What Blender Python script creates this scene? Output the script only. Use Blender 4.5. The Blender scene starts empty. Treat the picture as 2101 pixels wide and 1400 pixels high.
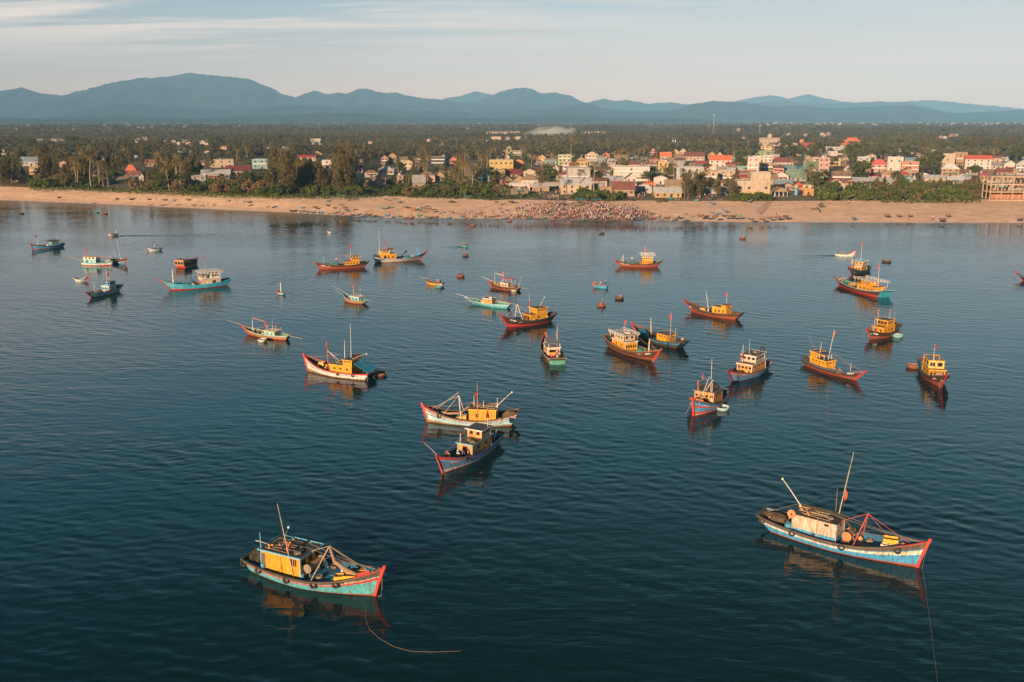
import bpy, math, random
import numpy as np
from mathutils import Vector, Matrix, noise
R = math.radians
rnd = random.Random(7)
sc = bpy.context.scene
col = sc.collection
# ------------------------------------------------------------------ camera
HC = 46.0; FPX = 1924.0; PITCH = math.atan(457/FPX)
cam = bpy.data.cameras.new('camera'); co = bpy.data.objects.new('camera', cam); col.objects.link(co)
co.location = (0, 0, HC); co.rotation_euler = (math.pi/2-PITCH, 0, 0)
cam.sensor_width = 36; cam.lens = 36*FPX/2101.0; cam.clip_start = 0.5; cam.clip_end = 60000
sc.camera = co
# ------------------------------------------------------------------ light, sky, exposure
SUN_EL = 13.0; SUN_AZ = (-0.46, -0.89)      # the sun stands behind the camera, to its left
sun = bpy.data.lights.new('sun', 'SUN'); so_ = bpy.data.objects.new('sun', sun); col.objects.link(so_)
sun.energy = 5.0; sun.angle = R(0.6); sun.color = (1.0, 0.69, 0.44)
sd = Vector((SUN_AZ[0]*math.cos(R(SUN_EL)), SUN_AZ[1]*math.cos(R(SUN_EL)), math.sin(R(SUN_EL))))
so_.rotation_euler = sd.to_track_quat('Z', 'Y').to_euler(); so_.location = (-200, -150, 300)
w = bpy.data.worlds.new("World"); sc.world = w; w.use_nodes = True
nt = w.node_tree; N = nt.nodes; Lk = nt.links; bg = N['Background']
sky = N.new('ShaderNodeTexSky'); sky.sky_type = 'NISHITA'; sky.sun_disc = False
sky.sun_elevation = R(SUN_EL); sky.sun_rotation = math.atan2(sd.x, sd.y); sky.air_density = 1.0; sky.dust_density = 0.4; sky.ozone_density = 2.5
tc = N.new('ShaderNodeTexCoord'); sep = N.new('ShaderNodeSeparateXYZ'); Lk.new(tc.outputs['Generated'], sep.inputs[0])
def mth(op, a, b=None, c=None, clamp=False):
    n = N.new('ShaderNodeMath'); n.operation = op; n.use_clamp = clamp
    for i, q in enumerate((a, b, c)):
        if q is None: continue
        if isinstance(q, (int, float)): n.inputs[i].default_value = q
        else: Lk.new(q, n.inputs[i])
    return n.outputs[0]
zz = mth('ADD', mth('MAXIMUM', sep.outputs[2], 0.0), 0.10)
cx_ = mth('DIVIDE', sep.outputs[0], zz); cy_ = mth('DIVIDE', sep.outputs[1], zz)
cmb = N.new('ShaderNodeCombineXYZ'); Lk.new(mth('MULTIPLY', cx_, 0.24), cmb.inputs[0]); Lk.new(mth('MULTIPLY', cy_, 1.15), cmb.inputs[1])
nz = N.new('ShaderNodeTexNoise'); nz.inputs['Scale'].default_value = 1.6; nz.inputs['Detail'].default_value = 8; nz.inputs['Roughness'].default_value = .62; nz.inputs['Distortion'].default_value = .6
Lk.new(cmb.outputs[0], nz.inputs['Vector'])
cl = mth('MULTIPLY', mth('SUBTRACT', nz.outputs[0], 0.44), 7.0, clamp=True)
lft = mth('MULTIPLY_ADD', sep.outputs[0], -1.6, 0.30, clamp=True)       # cirrus gathers towards the west
lft = mth('ADD', lft, 0.10, clamp=True)
up = mth('MULTIPLY', mth('SUBTRACT', sep.outputs[2], 0.018), 14.0, clamp=True)
cl = mth('MULTIPLY', mth('MULTIPLY', mth('MULTIPLY', cl, lft), up), mth('MULTIPLY', mth('MULTIPLY_ADD', sep.outputs[2], -6.0, 1.75, clamp=True), .95))
# clear air overhead, pale and warm towards the horizon
rmp = N.new('ShaderNodeValToRGB'); el = rmp.color_ramp.elements
SKYC = [(0.0, (.86, .455, .25)), (.035, (.82, .45, .26)), (.07, (.50, .375, .305)), (.12, (.275, .318, .345)), (.18, (.225, .325, .385)), (.26, (.165, .315, .385)), (.36, (.085, .25, .32)), (.46, (.017, .085, .125)), (.60, (.003, .018, .028)), (1.0, (.004, .018, .032))]
while len(el) < len(SKYC): el.new(.5)
for e_, (p_, c_) in zip(el, SKYC): e_.position = p_; e_.color = (*c_, 1)
Lk.new(sep.outputs[2], rmp.inputs[0])
def cmix(f, a_, b_, mode='MIX'):
    n_ = N.new('ShaderNodeMix'); n_.data_type = 'RGBA'; n_.blend_type = mode
    for i, v in ((0, f), (6, a_), (7, b_)):
        if isinstance(v, tuple): n_.inputs[i].default_value = (*v, 1)
        elif isinstance(v, (int, float)): n_.inputs[i].default_value = v
        else: Lk.new(v, n_.inputs[i])
    return n_.outputs[2]
rm10 = cmix(1.0, rmp.outputs[0], (10, 10, 10), 'MULTIPLY')
low = mth('MULTIPLY_ADD', sep.outputs[2], -1.0, 1.0, clamp=True)
base = cmix(mth('MULTIPLY_ADD', low, .10, .82), cmix(1.0, sky.outputs[0], (.30, .42, .48), 'MULTIPLY'), rm10)
base = cmix(mth('MULTIPLY', mth('MULTIPLY_ADD', sep.outputs[0], -1.3, .15, clamp=True), mth('MULTIPLY', sep.outputs[2], 9.0, clamp=True)), base, cmix(1.0, base, (.46, .70, .84), 'MULTIPLY'))
m2 = N.new('ShaderNodeMix'); m2.data_type = 'RGBA'; Lk.new(cl, m2.inputs[0]); Lk.new(base, m2.inputs[6]); m2.inputs[7].default_value = (6.3, 4.9, 4.0, 1)
Lk.new(m2.outputs[2], bg.inputs['Color']); bg.inputs['Strength'].default_value = 0.10
vs = sc.view_settings; vs.view_transform = 'Standard'; vs.look = 'None'; vs.gamma = 1; vs.exposure = 1.0
cy = sc.cycles
cy.use_denoising = True; cy.max_bounces = 6; cy.diffuse_bounces = 2; cy.glossy_bounces = 3; cy.transmission_bounces = 2
cy.volume_bounces = 0; cy.transparent_max_bounces = 6; cy.caustics_reflective = False; cy.caustics_refractive = False
cy.sample_clamp_indirect = 6; cy.use_adaptive_sampling = True; cy.adaptive_threshold = 0.01

def P(px, py, z=0.0):
    """point of the place seen at a pixel of the photograph, on the level z"""
    x = (px-1050.5)/FPX; v = (700-py)/FPX
    dy = math.cos(PITCH)+v*math.sin(PITCH); dz = -math.sin(PITCH)+v*math.cos(PITCH)
    t = (z-HC)/dz
    return Vector((x*t, dy*t, z))
def depth(p): return p[1]*math.cos(PITCH)+(HC-p[2])*math.sin(PITCH)
def proj(p):
    d = depth(p); u = -(HC-p[2])*math.cos(PITCH)+p[1]*math.sin(PITCH)
    return 1050.5+FPX*p[0]/d, 700-FPX*u/d

# ------------------------------------------------------------------ helpers
def tag(o, label=None, cat=None, group=None, kind=None):
    if label: o['label'] = label
    if cat: o['category'] = cat
    if group: o['group'] = group
    if kind: o['kind'] = kind
    return o
def empty(name, loc, rz=0.0):
    o = bpy.data.objects.new(name, None); col.objects.link(o); o.location = loc; o.rotation_euler = (0, 0, rz); o.empty_display_size = .2
    return o
def link(name, me, parent=None, loc=None, rz=0.0):
    o = bpy.data.objects.new(name, me); col.objects.link(o)
    if parent: o.parent = parent
    if loc is not None: o.location = loc
    if rz: o.rotation_euler = (0, 0, rz)
    return o
def lerp(a, b, t): return a+(b-a)*t
def interp(pts, x):
    if x <= pts[0][0]: return pts[0][1]
    for (a, b), (c, d) in zip(pts, pts[1:]):
        if x <= c: return b+(d-b)*(x-a)/(c-a)
    return pts[-1][1]

class MB:
    def __init__(s): s.v = []; s.f = []; s.m = []; s.mats = []
    def mi(s, m):
        if m not in s.mats: s.mats.append(m)
        return s.mats.index(m)
    def add(s, vs_, fs, m):
        b = len(s.v); s.v += [tuple(q) for q in vs_]; k = s.mi(m)
        for f in fs: s.f.append([b+i for i in f]); s.m.append(k)
    def box(s, c, d, m, rot=None, taper=1.0):
        x, y, z = d[0]/2, d[1]/2, d[2]/2
        vs_ = [Vector((i*x*(taper if k > 0 else 1), j*y*(taper if k > 0 else 1), k*z)) for k in (-1, 1) for i, j in ((-1, -1), (1, -1), (1, 1), (-1, 1))]
        if rot is not None:
            if isinstance(rot, (int, float)): rot = Matrix.Rotation(rot, 3, 'Z')
            vs_ = [rot @ q for q in vs_]
        c = Vector(c)
        s.add([q+c for q in vs_], [(3, 2, 1, 0), (4, 5, 6, 7), (0, 1, 5, 4), (1, 2, 6, 5), (2, 3, 7, 6), (3, 0, 4, 7)], m)
    def tube(s, pts, r, m, n=6):
        pts = [Vector(p) for p in pts]; rs = r if isinstance(r, (list, tuple)) else [r]*len(pts)
        vs_ = []; fs = []
        for i, p in enumerate(pts):
            t = (pts[min(i+1, len(pts)-1)]-pts[max(i-1, 0)]).normalized()
            a = t.cross(Vector((0, 0, 1)) if abs(t.z) < .9 else Vector((1, 0, 0))).normalized(); b = t.cross(a)
            for k in range(n):
                an = 2*math.pi*k/n; vs_.append(p+(a*math.cos(an)+b*math.sin(an))*rs[i])
        for i in range(len(pts)-1):
            for k in range(n):
                k2 = (k+1) % n; fs.append((i*n+k, i*n+k2, (i+1)*n+k2, (i+1)*n+k))
        fs.append(tuple(range(n-1, -1, -1))); fs.append(tuple((len(pts)-1)*n+k for k in range(n)))
        s.add(vs_, fs, m)
    def torus(s, c, nrm, R_, r, m, n=12, k=6):
        nrm = Vector(nrm).normalized(); a = nrm.orthogonal().normalized(); b = nrm.cross(a); c = Vector(c)
        vs_ = []; fs = []
        for i in range(n):
            t = 2*math.pi*i/n; d = a*math.cos(t)+b*math.sin(t)
            for j in range(k):
                u = 2*math.pi*j/k; vs_.append(c+d*(R_+r*math.cos(u))+nrm*r*math.sin(u))
        for i in range(n):
            for j in range(k):
                fs.append((i*k+j, ((i+1) % n)*k+j, ((i+1) % n)*k+(j+1) % k, i*k+(j+1) % k))
        s.add(vs_, fs, m)
    def lathe(s, c, prof, m, n=14, sx=1, sy=1):
        c = Vector(c); vs_ = []; fs = []
        for (r_, z) in prof:
            for k in range(n):
                a = 2*math.pi*k/n; vs_.append(c+Vector((r_*sx*math.cos(a), r_*sy*math.sin(a), z)))
        for i in range(len(prof)-1):
            for k in range(n):
                k2 = (k+1) % n; fs.append((i*n+k, i*n+k2, (i+1)*n+k2, (i+1)*n+k))
        fs.append(tuple(range(n-1, -1, -1))); fs.append(tuple((len(prof)-1)*n+k for k in range(n)))
        s.add(vs_, fs, m)
    def heap(s, c, d, m, n=10, seed=0, rough=.25):
        """an irregular heap (net, sacks): a bumpy low dome"""
        c = Vector(c); vs_ = []; fs = []; rows = 6
        for i in range(rows):
            u = i/(rows-1); rr = math.cos(u*math.pi/2)**.8 if i < rows-1 else 0.02; z = math.sin(u*math.pi/2)
            for k in range(n):
                a = 2*math.pi*k/n
                q = 1+rough*2*noise.noise(Vector((math.cos(a)*1.7+seed*3.1, math.sin(a)*1.7, u*2.3+seed)))
                vs_.append(c+Vector((d[0]/2*rr*math.cos(a)*q, d[1]/2*rr*math.sin(a)*q, d[2]*z*(.75+.25*q))))
        for i in range(rows-1):
            for k in range(n):
                k2 = (k+1) % n; fs.append((i*n+k, i*n+k2, (i+1)*n+k2, (i+1)*n+k))
        fs.append(tuple((rows-1)*n+k for k in range(n)))
        s.add(vs_, fs, m)
    def mesh(s, name, smooth=False):
        me = bpy.data.meshes.new(name); me.from_pydata(s.v, [], s.f)
        for m in s.mats: me.materials.append(m)
        me.polygons.foreach_set('material_index', s.m)
        if smooth: me.polygons.foreach_set('use_smooth', [True]*len(s.f))
        me.update(); return me
    def build(s, name, parent=None, loc=None, rz=0.0, smooth=False):
        return link(name, s.mesh(name, smooth), parent, loc, rz)

MATS = {}
def mat(key, c=None, rough=.65, var=.35, scale=1.5, grime=None, amt=.45, planks=None, pitch=.18, bump=.0, island=0.0, objr=0.0, transl=0.0, spec=.3, metal=0.0, streak=False):
    """procedural surface: base colour, blotchy wear, optional plank seams, per-object and per-leaf variation"""
    if key in MATS: return MATS[key]
    m = bpy.data.materials.new(key); m.use_nodes = True; MATS[key] = m
    t = m.node_tree; n = t.nodes; l = t.links; b = n['Principled BSDF']
    b.inputs['Roughness'].default_value = rough; b.inputs['Specular IOR Level'].default_value = spec; b.inputs['Metallic'].default_value = metal
    tc = n.new('ShaderNodeTexCoord')
    def nois(sc_, det=5, vec=None, rg=.6):
        q = n.new('ShaderNodeTexNoise'); q.inputs['Scale'].default_value = sc_; q.inputs['Detail'].default_value = det; q.inputs['Roughness'].default_value = rg
        l.new(vec or tc.outputs['Object'], q.inputs['Vector']); return q.outputs[0]
    def mx(fac, a, bcol, mode='MIX'):
        q = n.new('ShaderNodeMix'); q.data_type = 'RGBA'; q.blend_type = mode
        for i, v in ((0, fac), (6, a), (7, bcol)):
            if isinstance(v, tuple): q.inputs[i].default_value = (*v, 1)
            elif isinstance(v, (int, float)): q.inputs[i].default_value = v
            else: l.new(v, q.inputs[i])
        return q.outputs[2]
    def mr(v, a, b_, c_, d_):
        q = n.new('ShaderNodeMapRange'); l.new(v, q.inputs[0])
        for i, z in enumerate((a, b_, c_, d_)): q.inputs[i+1].default_value = z
        return q.outputs[0]
    lo = tuple(x*(1-var) for x in c); hi = tuple(min(1, x*(1+var*.7)) for x in c)
    out = mx(mr(nois(scale), .3, .7, 0, 1), lo, hi)
    if grime:
        sv = None
        if streak:
            mp = n.new('ShaderNodeMapping'); mp.inputs['Scale'].default_value = (1.5, 1.5, .32); l.new(tc.outputs['Object'], mp.inputs[0]); sv = mp.outputs[0]
        out = mx(mr(nois(scale*3.1, 7, sv, rg=.72), .60-.28*amt, .72-.20*amt, 0, .85), out, grime)
    hgt = None
    if planks:
        sp = n.new('ShaderNodeSeparateXYZ'); l.new(tc.outputs['Object'], sp.inputs[0])
        q = n.new('ShaderNodeMath'); q.operation = 'FRACT'; dv = n.new('ShaderNodeMath'); dv.operation = 'DIVIDE'
        l.new(sp.outputs['xyz'.index(planks)], dv.inputs[0]); dv.inputs[1].default_value = pitch; l.new(dv.outputs[0], q.inputs[0])
        seam = mr(q.outputs[0], 0, .16, 0, 1); out = mx(seam, mx(1.0, out, (.45, .45, .45), 'MULTIPLY'), out); hgt = seam
    if island:
        g = n.new('ShaderNodeNewGeometry'); out = mx(1.0, out, mx(mr(g.outputs['Random Per Island'], 0, 1, 0, 1), (1-island,)*3, (1+island, 1+island*.9, 1+island*.5)), 'MULTIPLY')
    if objr:
        g = n.new('ShaderNodeObjectInfo'); out = mx(1.0, out, mx(g.outputs['Random'], (1-objr,)*3, (1+objr*.9, 1+objr*.7, 1+objr*.4)), 'MULTIPLY')
    l.new(out, b.inputs['Base Color'])
    if bump or planks:
        bp = n.new('ShaderNodeBump'); bp.inputs['Strength'].default_value = .6; bp.inputs['Distance'].default_value = max(bump, .01)
        l.new(hgt if (hgt is not None and not bump) else nois(scale*6, 3), bp.inputs['Height']); l.new(bp.outputs[0], b.inputs['Normal'])
    if transl:
        tr = n.new('ShaderNodeBsdfTranslucent'); l.new(out, tr.inputs[0]); ms = n.new('ShaderNodeMixShader'); ms.inputs[0].default_value = transl
        l.new(b.outputs[0], ms.inputs[1]); l.new(tr.outputs[0], ms.inputs[2]); l.new(ms.outputs[0], n['Material Output'].inputs[0])
    return m
def paint(nm, c, amt=.45, planks=None, pitch=.2, **k):
    return mat(nm, c, rough=.5, var=.22, scale=.9, grime=k.pop('grime', (.10, .075, .05)), amt=amt, planks=planks, pitch=pitch, streak=True, **k)
# ------------------------------------------------------------------ the setting
SHORE = [(p.x, p.y) for p in (P(x, y) for x, y in ((-420, 404), (-150, 408), (0, 412), (300, 424), (460, 432), (600, 438), (800, 449), (1000, 450.5), (1200, 453), (1500, 457), (1700, 458), (2101, 459), (2400, 459)))]
SHORE = [(-1200, SHORE[0][1])]+SHORE+[(1200, SHORE[-1][1])]
TOP = [(p.x, p.y) for p in (P(x, y, 4.6) for x, y in ((-420, 380), (0, 383), (300, 393), (600, 405), (800, 403), (1000, 409), (1150, 411), (1300, 412), (1500, 413), (1800, 412), (2101, 408), (2400, 407)))]
def shore(x): return interp(SHORE, x)
def bw(x): return max(25, interp(TOP, x)-shore(x))
def zprof(d, W):
    if d < 0: return max(-3.0, d*.09)
    return interp([(0, 0), (4, .35), (10, .9), (W*.6, 2.9), (W, 4.6), (W+30, 5.4), (W+500, 5.6), (W+1600, 7), (20000, 9)], d)
def zg(x, y):
    d = y-shore(x); z = zprof(d, bw(x))
    if d > 12: z += .25*noise.noise(Vector((x*.06, y*.06, 0)))*min(1, (d-12)/20)
    return z
def ground_from_px(px, py):
    z = 5.0
    for _ in range(6):
        p = P(px, py, z); z = zg(p.x, p.y)
    p = P(px, py, z); return p
msand = mat('sand', (.72, .485, .33), rough=.9, var=.17, scale=.09, grime=(.50, .33, .225), amt=.5, bump=.16, spec=.1)
mwet = mat('wet_sand', (.30, .20, .135), rough=.35, var=.15, scale=.1, spec=.4)
mland = mat('land_soil', (.21, .16, .10), rough=.95, var=.35, scale=.02, grime=(.105, .10, .052), amt=.75, spec=.1)
def sheet(name, ds, cols, m, m2=None, ncut=0, span=None):
    vs_, fs, mi = [], [], []
    nx = len(cols)
    for d in ds:
        for u in cols:
            dd = d(0) if callable(d) else d
            x = u*(span or 860+.85*max(0, dd)); W = bw(x)
            dd = d(W+2.5*noise.noise(Vector((x*.05, 0, 0)))) if callable(d) else d
            y = shore(x)+dd; vs_.append((x, y, zg(x, y)))
    for i in range(len(ds)-1):
        for j in range(nx-1):
            a = i*nx+j; fs.append((a, a+1, a+nx+1, a+nx)); mi.append(1 if (m2 and i < ncut) else 0)
    me = bpy.data.meshes.new(name); me.from_pydata(vs_, [], fs); me.materials.append(m)
    if m2: me.materials.append(m2)
    me.polygons.foreach_set('material_index', mi); me.polygons.foreach_set('use_smooth', [True]*len(fs)); me.update()
    return tag(link(name, me), kind='structure')
cols = np.linspace(-1, 1, 201)
ds = [-900, -200, -60, -30, -12, -5, -2, 0, 2.0, 5.0] + [lambda W, k=k: 5.0+(W-5.0)*k/18 for k in range(1, 19)]
sheet('beach', ds, cols, msand, mwet, 8, span=860)
sheet('ground', [lambda W, k=k: W+k for k in (0, 4, 10, 20, 35, 60, 90, 130, 180, 240, 320, 420, 560)] + [760, 1000, 1400, 2000, 2900, 4200, 6500, 10000, 16000, 24000], cols, mland)
# water
def water_mat():
    m = bpy.data.materials.new('sea_water'); m.use_nodes = True; t = m.node_tree; n = t.nodes; l = t.links; b = n['Principled BSDF']
    b.inputs['Base Color'].default_value = (.0010, .0170, .0215, 1); b.inputs['Roughness'].default_value = .045; b.inputs['IOR'].default_value = 1.333
    tc = n.new('ShaderNodeTexCoord')
    def nz(sc_, rot, sx, sy, det, rg=.5, dist=0):
        mp = n.new('ShaderNodeMapping'); mp.inputs['Rotation'].default_value = (0, 0, R(rot)); mp.inputs['Scale'].default_value = (sx, sy, 1)
        l.new(tc.outputs['Object'], mp.inputs[0]); q = n.new('ShaderNodeTexNoise'); q.inputs['Scale'].default_value = sc_; q.inputs['Detail'].default_value = det
        q.inputs['Roughness'].default_value = rg; q.inputs['Distortion'].default_value = dist; l.new(mp.outputs[0], q.inputs['Vector']); return q.outputs[0]
    def ma(op, a, b_):
        q = n.new('ShaderNodeMath'); q.operation = op
        for i, v in enumerate((a, b_)):
            if isinstance(v, (int, float)): q.inputs[i].default_value = v
            else: l.new(v, q.inputs[i])
        return q.outputs[0]
    swell = nz(.07, 20, .45, 1, 2); chop = nz(.32, 24, .5, 1.15, 4, .55, .4); rip = nz(1.5, 15, .6, 1.1, 3, .55)
    patch = nz(.014, 5, .5, 1.6, 4, .6)
    q = n.new('ShaderNodeMapRange'); l.new(patch, q.inputs[0]); q.inputs[1].default_value = .36; q.inputs[2].default_value = .64; q.inputs[3].default_value = .40; q.inputs[4].default_value = 1.4
    h = ma('ADD', ma('MULTIPLY', swell, WSW), ma('MULTIPLY', ma('ADD', ma('MULTIPLY', chop, WCH), ma('MULTIPLY', rip, WRP)), q.outputs[0]))
    bp = n.new('ShaderNodeBump'); bp.inputs['Strength'].default_value = 1; bp.inputs['Distance'].default_value = 1; l.new(h, bp.inputs['Height']); l.new(bp.outputs[0], b.inputs['Normal'])
    return m
WSW, WCH, WRP = 0.0, .12, .024
wm = water_mat()
def water():
    # a real wavy surface: many short crossing wave trains, steeper in wind patches, dying out at the beach
    rs = np.random.RandomState(4); ys = [15.0]
    while ys[-1] < 560: ys.append(ys[-1]+.30+.0012*ys[-1])
    ys = np.array(ys); U = np.linspace(-1, 1, 880); X = U[None, :]*(58+.62*ys[:, None]); Y = np.repeat(ys[:, None], len(U), 1); Z = np.zeros_like(X)
    patch = np.zeros_like(X)
    for _ in range(10): th = rs.uniform(0, 6.28); L = rs.uniform(26, 110); patch += np.sin((X*math.cos(th)*.6+Y*math.sin(th)*1.5)*6.283/L+rs.uniform(0, 6.28))
    amp = np.clip(1+.16*patch, .45, 1.6)
    for k in range(44):
        lam = .72*(3.8/.72)**rs.rand(); th = math.radians(70+rs.normal()*34); kk = 6.283/lam; a_ = WST*math.sqrt(2/44)/kk*(1.2 if lam < 2 else .85); res = np.clip((lam/(.95*(.30+.0012*ys))-1.6)/1.2, 0, 1)[:, None]
        Z += a_*res*np.sin(kk*(X*math.cos(th)+Y*math.sin(th))+rs.uniform(0, 6.28)+.25*patch)
    sh = np.interp(X, [q[0] for q in SHORE], [q[1] for q in SHORE]); Z *= amp*np.clip((sh-Y)/14, .12, 1)
    Z[0, :] = -.3; Z[:, 0] = -.3; Z[:, -1] = -.3
    ny, nx = X.shape; V = np.stack([X, Y, Z], 2).reshape(-1, 3); i = np.arange(ny*nx).reshape(ny, nx); F = np.stack([i[:-1, :-1], i[:-1, 1:], i[1:, 1:], i[1:, :-1]], 2).reshape(-1, 4)
    nb = len(V); V = np.concatenate([V, [[-900, -600, -.3], [900, -600, -.3], [900, 640, -.3], [-900, 640, -.3]]]); F = np.concatenate([F, [[nb, nb+1, nb+2, nb+3]]])
    me = bpy.data.meshes.new('sea_water'); me.vertices.add(len(V)); me.vertices.foreach_set('co', V.reshape(-1)); me.loops.add(F.size); me.loops.foreach_set('vertex_index', F.reshape(-1).astype(np.int32)); me.polygons.add(len(F)); me.polygons.foreach_set('loop_start', np.arange(0, F.size, 4, dtype=np.int32)); me.polygons.foreach_set('loop_total', np.full(len(F), 4, dtype=np.int32)); me.polygons.foreach_set('use_smooth', np.ones(len(F), dtype=bool)); me.materials.append(wm); me.update(); me.validate()
    tag(link('sea_water', me), kind='structure')
WST = .045
water()
# surf lines at the left shore
mfoam = mat('foam', (.62, .58, .54), rough=.6, var=.2, scale=1)
fm = MB()
for (x0, x1, off) in ((P(20, 416).x, P(62, 417).x, -6), (P(78, 418).x, P(135, 420).x, -6), (P(165, 421).x, P(250, 423).x, -4), (P(300, 425).x, P(400, 429).x, -1.4)):
    pts = np.linspace(x0, x1, 24); vs_ = []
    for i, x in enumerate(pts):
        wd = .75*math.sin(math.pi*i/23)*(1+.5*noise.noise(Vector((x*.3, off, 0))))+.02; y = shore(x)+off+1.2*noise.noise(Vector((x*.12, off, 3)))
        vs_ += [(x, y-wd/2, .06), (x, y+wd/2, .06)]
    fm.add(vs_, [(2*i, 2*i+2, 2*i+3, 2*i+1) for i in range(23)], mfoam)
tag(fm.build('surf_foam'), kind='stuff', label='thin white lines of surf along the left shore')
# wakes: low ridges of water behind the boats under way
def wake(px0, py0, px1, py1, n=2, label=''):
    a, b = P(px0, py0), P(px1, py1); d = (b-a); L = d.length; d.normalize(); nn = Vector((-d.y, d.x, 0)); m = MB(); K = 60
    for k in range(n):
        vs_ = []
        for i in range(K+1):
            t = i/K; c = a+d*L*t+nn*((k-(n-1)/2)*(1.2+5*t)+1.0*noise.noise(Vector((t*4, k*3, px0)))); h = .15*(1-t)**.6*(.7+.5*noise.noise(Vector((t*22, k, 0)))); w_ = .5+1.0*t
            for u in (-1, -.5, 0, .5, 1): q = c+nn*w_*u; vs_.append((q.x, q.y, .03+max(0, h)*(1-u*u)))
        m.add(vs_, [(i*5+j, i*5+5+j, i*5+6+j, i*5+1+j) for i in range(K) for j in range(4)], wm)
    tag(m.build('wake', smooth=True), label, kind='stuff')
wake(244, 484.5, 440, 482, 2, 'dark wake trailing the small white boat'); wake(949, 507, 915, 509, 2, 'short wake of the small teal boat'); wake(1711, 525, 1640, 527, 2, 'wake of the pale boat with raised bow'); wake(683, 478.5, 720, 478.5, 1, 'faint wake of the tiny pale boat')
# hills
mhill = mat('hill_forest', (.026, .036, .022), rough=1, var=.6, scale=.004, grime=(.06, .055, .035), amt=.3, spec=.0)
def ridge(name, prof, D, thick, m=mhill, rough=.5):
    # crest given as angles seen from the drone; built as a solid range of its own size at distance D
    hw = {}
    pxs = np.arange(prof[0][0], prof[-1][0]+1, 3.0); vs_, fs = [], []
    K = 21
    for px in pxs:
        py = interp(prof, px)+2.2*noise.noise(Vector((px*.045, D, 0)))+1.5*noise.noise(Vector((px*.13, D, 0)))+1.0*noise.noise(Vector((px*.37, D, 0)))
        c = P(px, 300, 0); dirx = c.x/c.y; X = dirx*D
        v = (700-py)/FPX; dy = math.cos(PITCH)+v*math.sin(PITCH); dz = -math.sin(PITCH)+v*math.cos(PITCH); hgt = max(30, HC+D*dz/dy)
        for k in range(K):
            u = -1+2*k/(K-1); y = D+u*thick
            a = (1-abs(u))**1.25
            q = 1+rough*(1-a)*(1.3*noise.noise(Vector((X*.0014, y*.0009, D)))+1.3*noise.noise(Vector((X*.0045, y*.0016, D))))
            vs_.append((X*(1+.0*u), y, hgt*a*max(.1, q)-2))
    for i in range(len(pxs)-1):
        for k in range(K-1):
            a = i*K+k; fs.append((a, a+K, a+K+1, a+1))
    me = bpy.data.meshes.new(name); me.from_pydata(vs_, [], fs); me.materials.append(m); me.polygons.foreach_set('use_smooth', [True]*len(fs)); me.update()
    return tag(link(name, me), kind='structure')
ridge('hills', [(-140, 190), (-60, 178), (0, 181), (15, 187), (30, 184), (60, 180), (90, 190), (140, 196), (185, 184), (240, 170), (300, 160), (365, 157), (395, 149), (430, 153), (470, 157), (510, 160), (545, 172), (580, 190), (610, 200), (630, 192), (650, 186), (670, 192), (700, 191), (715, 192), (735, 184), (752, 181), (775, 188), (800, 191), (815, 188), (830, 195), (860, 200), (900, 204), (940, 210), (985, 207), (1030, 187), (1060, 180), (1090, 182), (1110, 192), (1140, 189), (1170, 198), (1200, 210), (1240, 226), (1280, 240)], 15500, 2600)
ridge('hills', [(860, 225), (900, 205), (940, 198), (980, 187), (1010, 195), (1060, 222), (1120, 240)], 18600, 1500)
ridge('hills', [(1340, 235), (1380, 212), (1440, 216), (1500, 208), (1540, 200), (1585, 195), (1610, 203), (1650, 193), (1700, 205), (1760, 212), (1830, 210), (1900, 205), (2000, 215), (2101, 224), (2240, 222)], 20000, 1400)
ridge('hills', [(1160, 236), (1200, 212), (1235, 202), (1260, 207), (1290, 206), (1330, 213), (1370, 209), (1420, 218), (1500, 216), (1550, 212), (1600, 206), (1660, 213), (1720, 212), (1800, 208), (1860, 211), (1910, 222), (1960, 232), (2040, 236), (2240, 230)], 16800, 1900)
ridge('hills', [(60, 246), (130, 236), (200, 222), (250, 213), (290, 212), (340, 220), (420, 222), (500, 226), (560, 219), (640, 216), (700, 222), (760, 217), (830, 228), (900, 228), (1000, 232), (1080, 226), (1150, 222), (1200, 213), (1250, 224), (1300, 228), (1390, 225), (1420, 212), (1460, 207), (1520, 210), (1580, 218), (1640, 217), (1700, 222), (1800, 218), (1860, 216), (1900, 224), (1950, 233), (2000, 230), (2101, 225), (2250, 224)], 12600, 1500)
ridge('hills', [(-140, 236), (0, 240), (90, 244), (180, 240), (260, 238), (330, 240), (420, 243), (520, 238), (600, 236), (660, 231), (740, 233), (800, 239), (900, 241), (1000, 242), (1100, 239), (1180, 236), (1240, 241), (1330, 243), (1450, 243)], 9800, 900)
# haze: one closed box of air round the whole scene
hm = bpy.data.materials.new('haze'); hm.use_nodes = True; hn = hm.node_tree.nodes
hn.remove(hn['Principled BSDF']); pv = hn.new('ShaderNodeVolumePrincipled'); pv.inputs['Density'].default_value = 5.8e-5; pv.inputs['Color'].default_value = (.25, .54, .88, 1); pv.inputs['Anisotropy'].default_value = -0.25
hm.node_tree.links.new(pv.outputs[0], hn['Material Output'].inputs['Volume'])
hb = MB(); hb.box((0, 10900, 545-4), (36000, 23400, 1098), hm); tag(hb.build('haze'), 'pale blue air that fades the far hills', kind='stuff')
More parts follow.
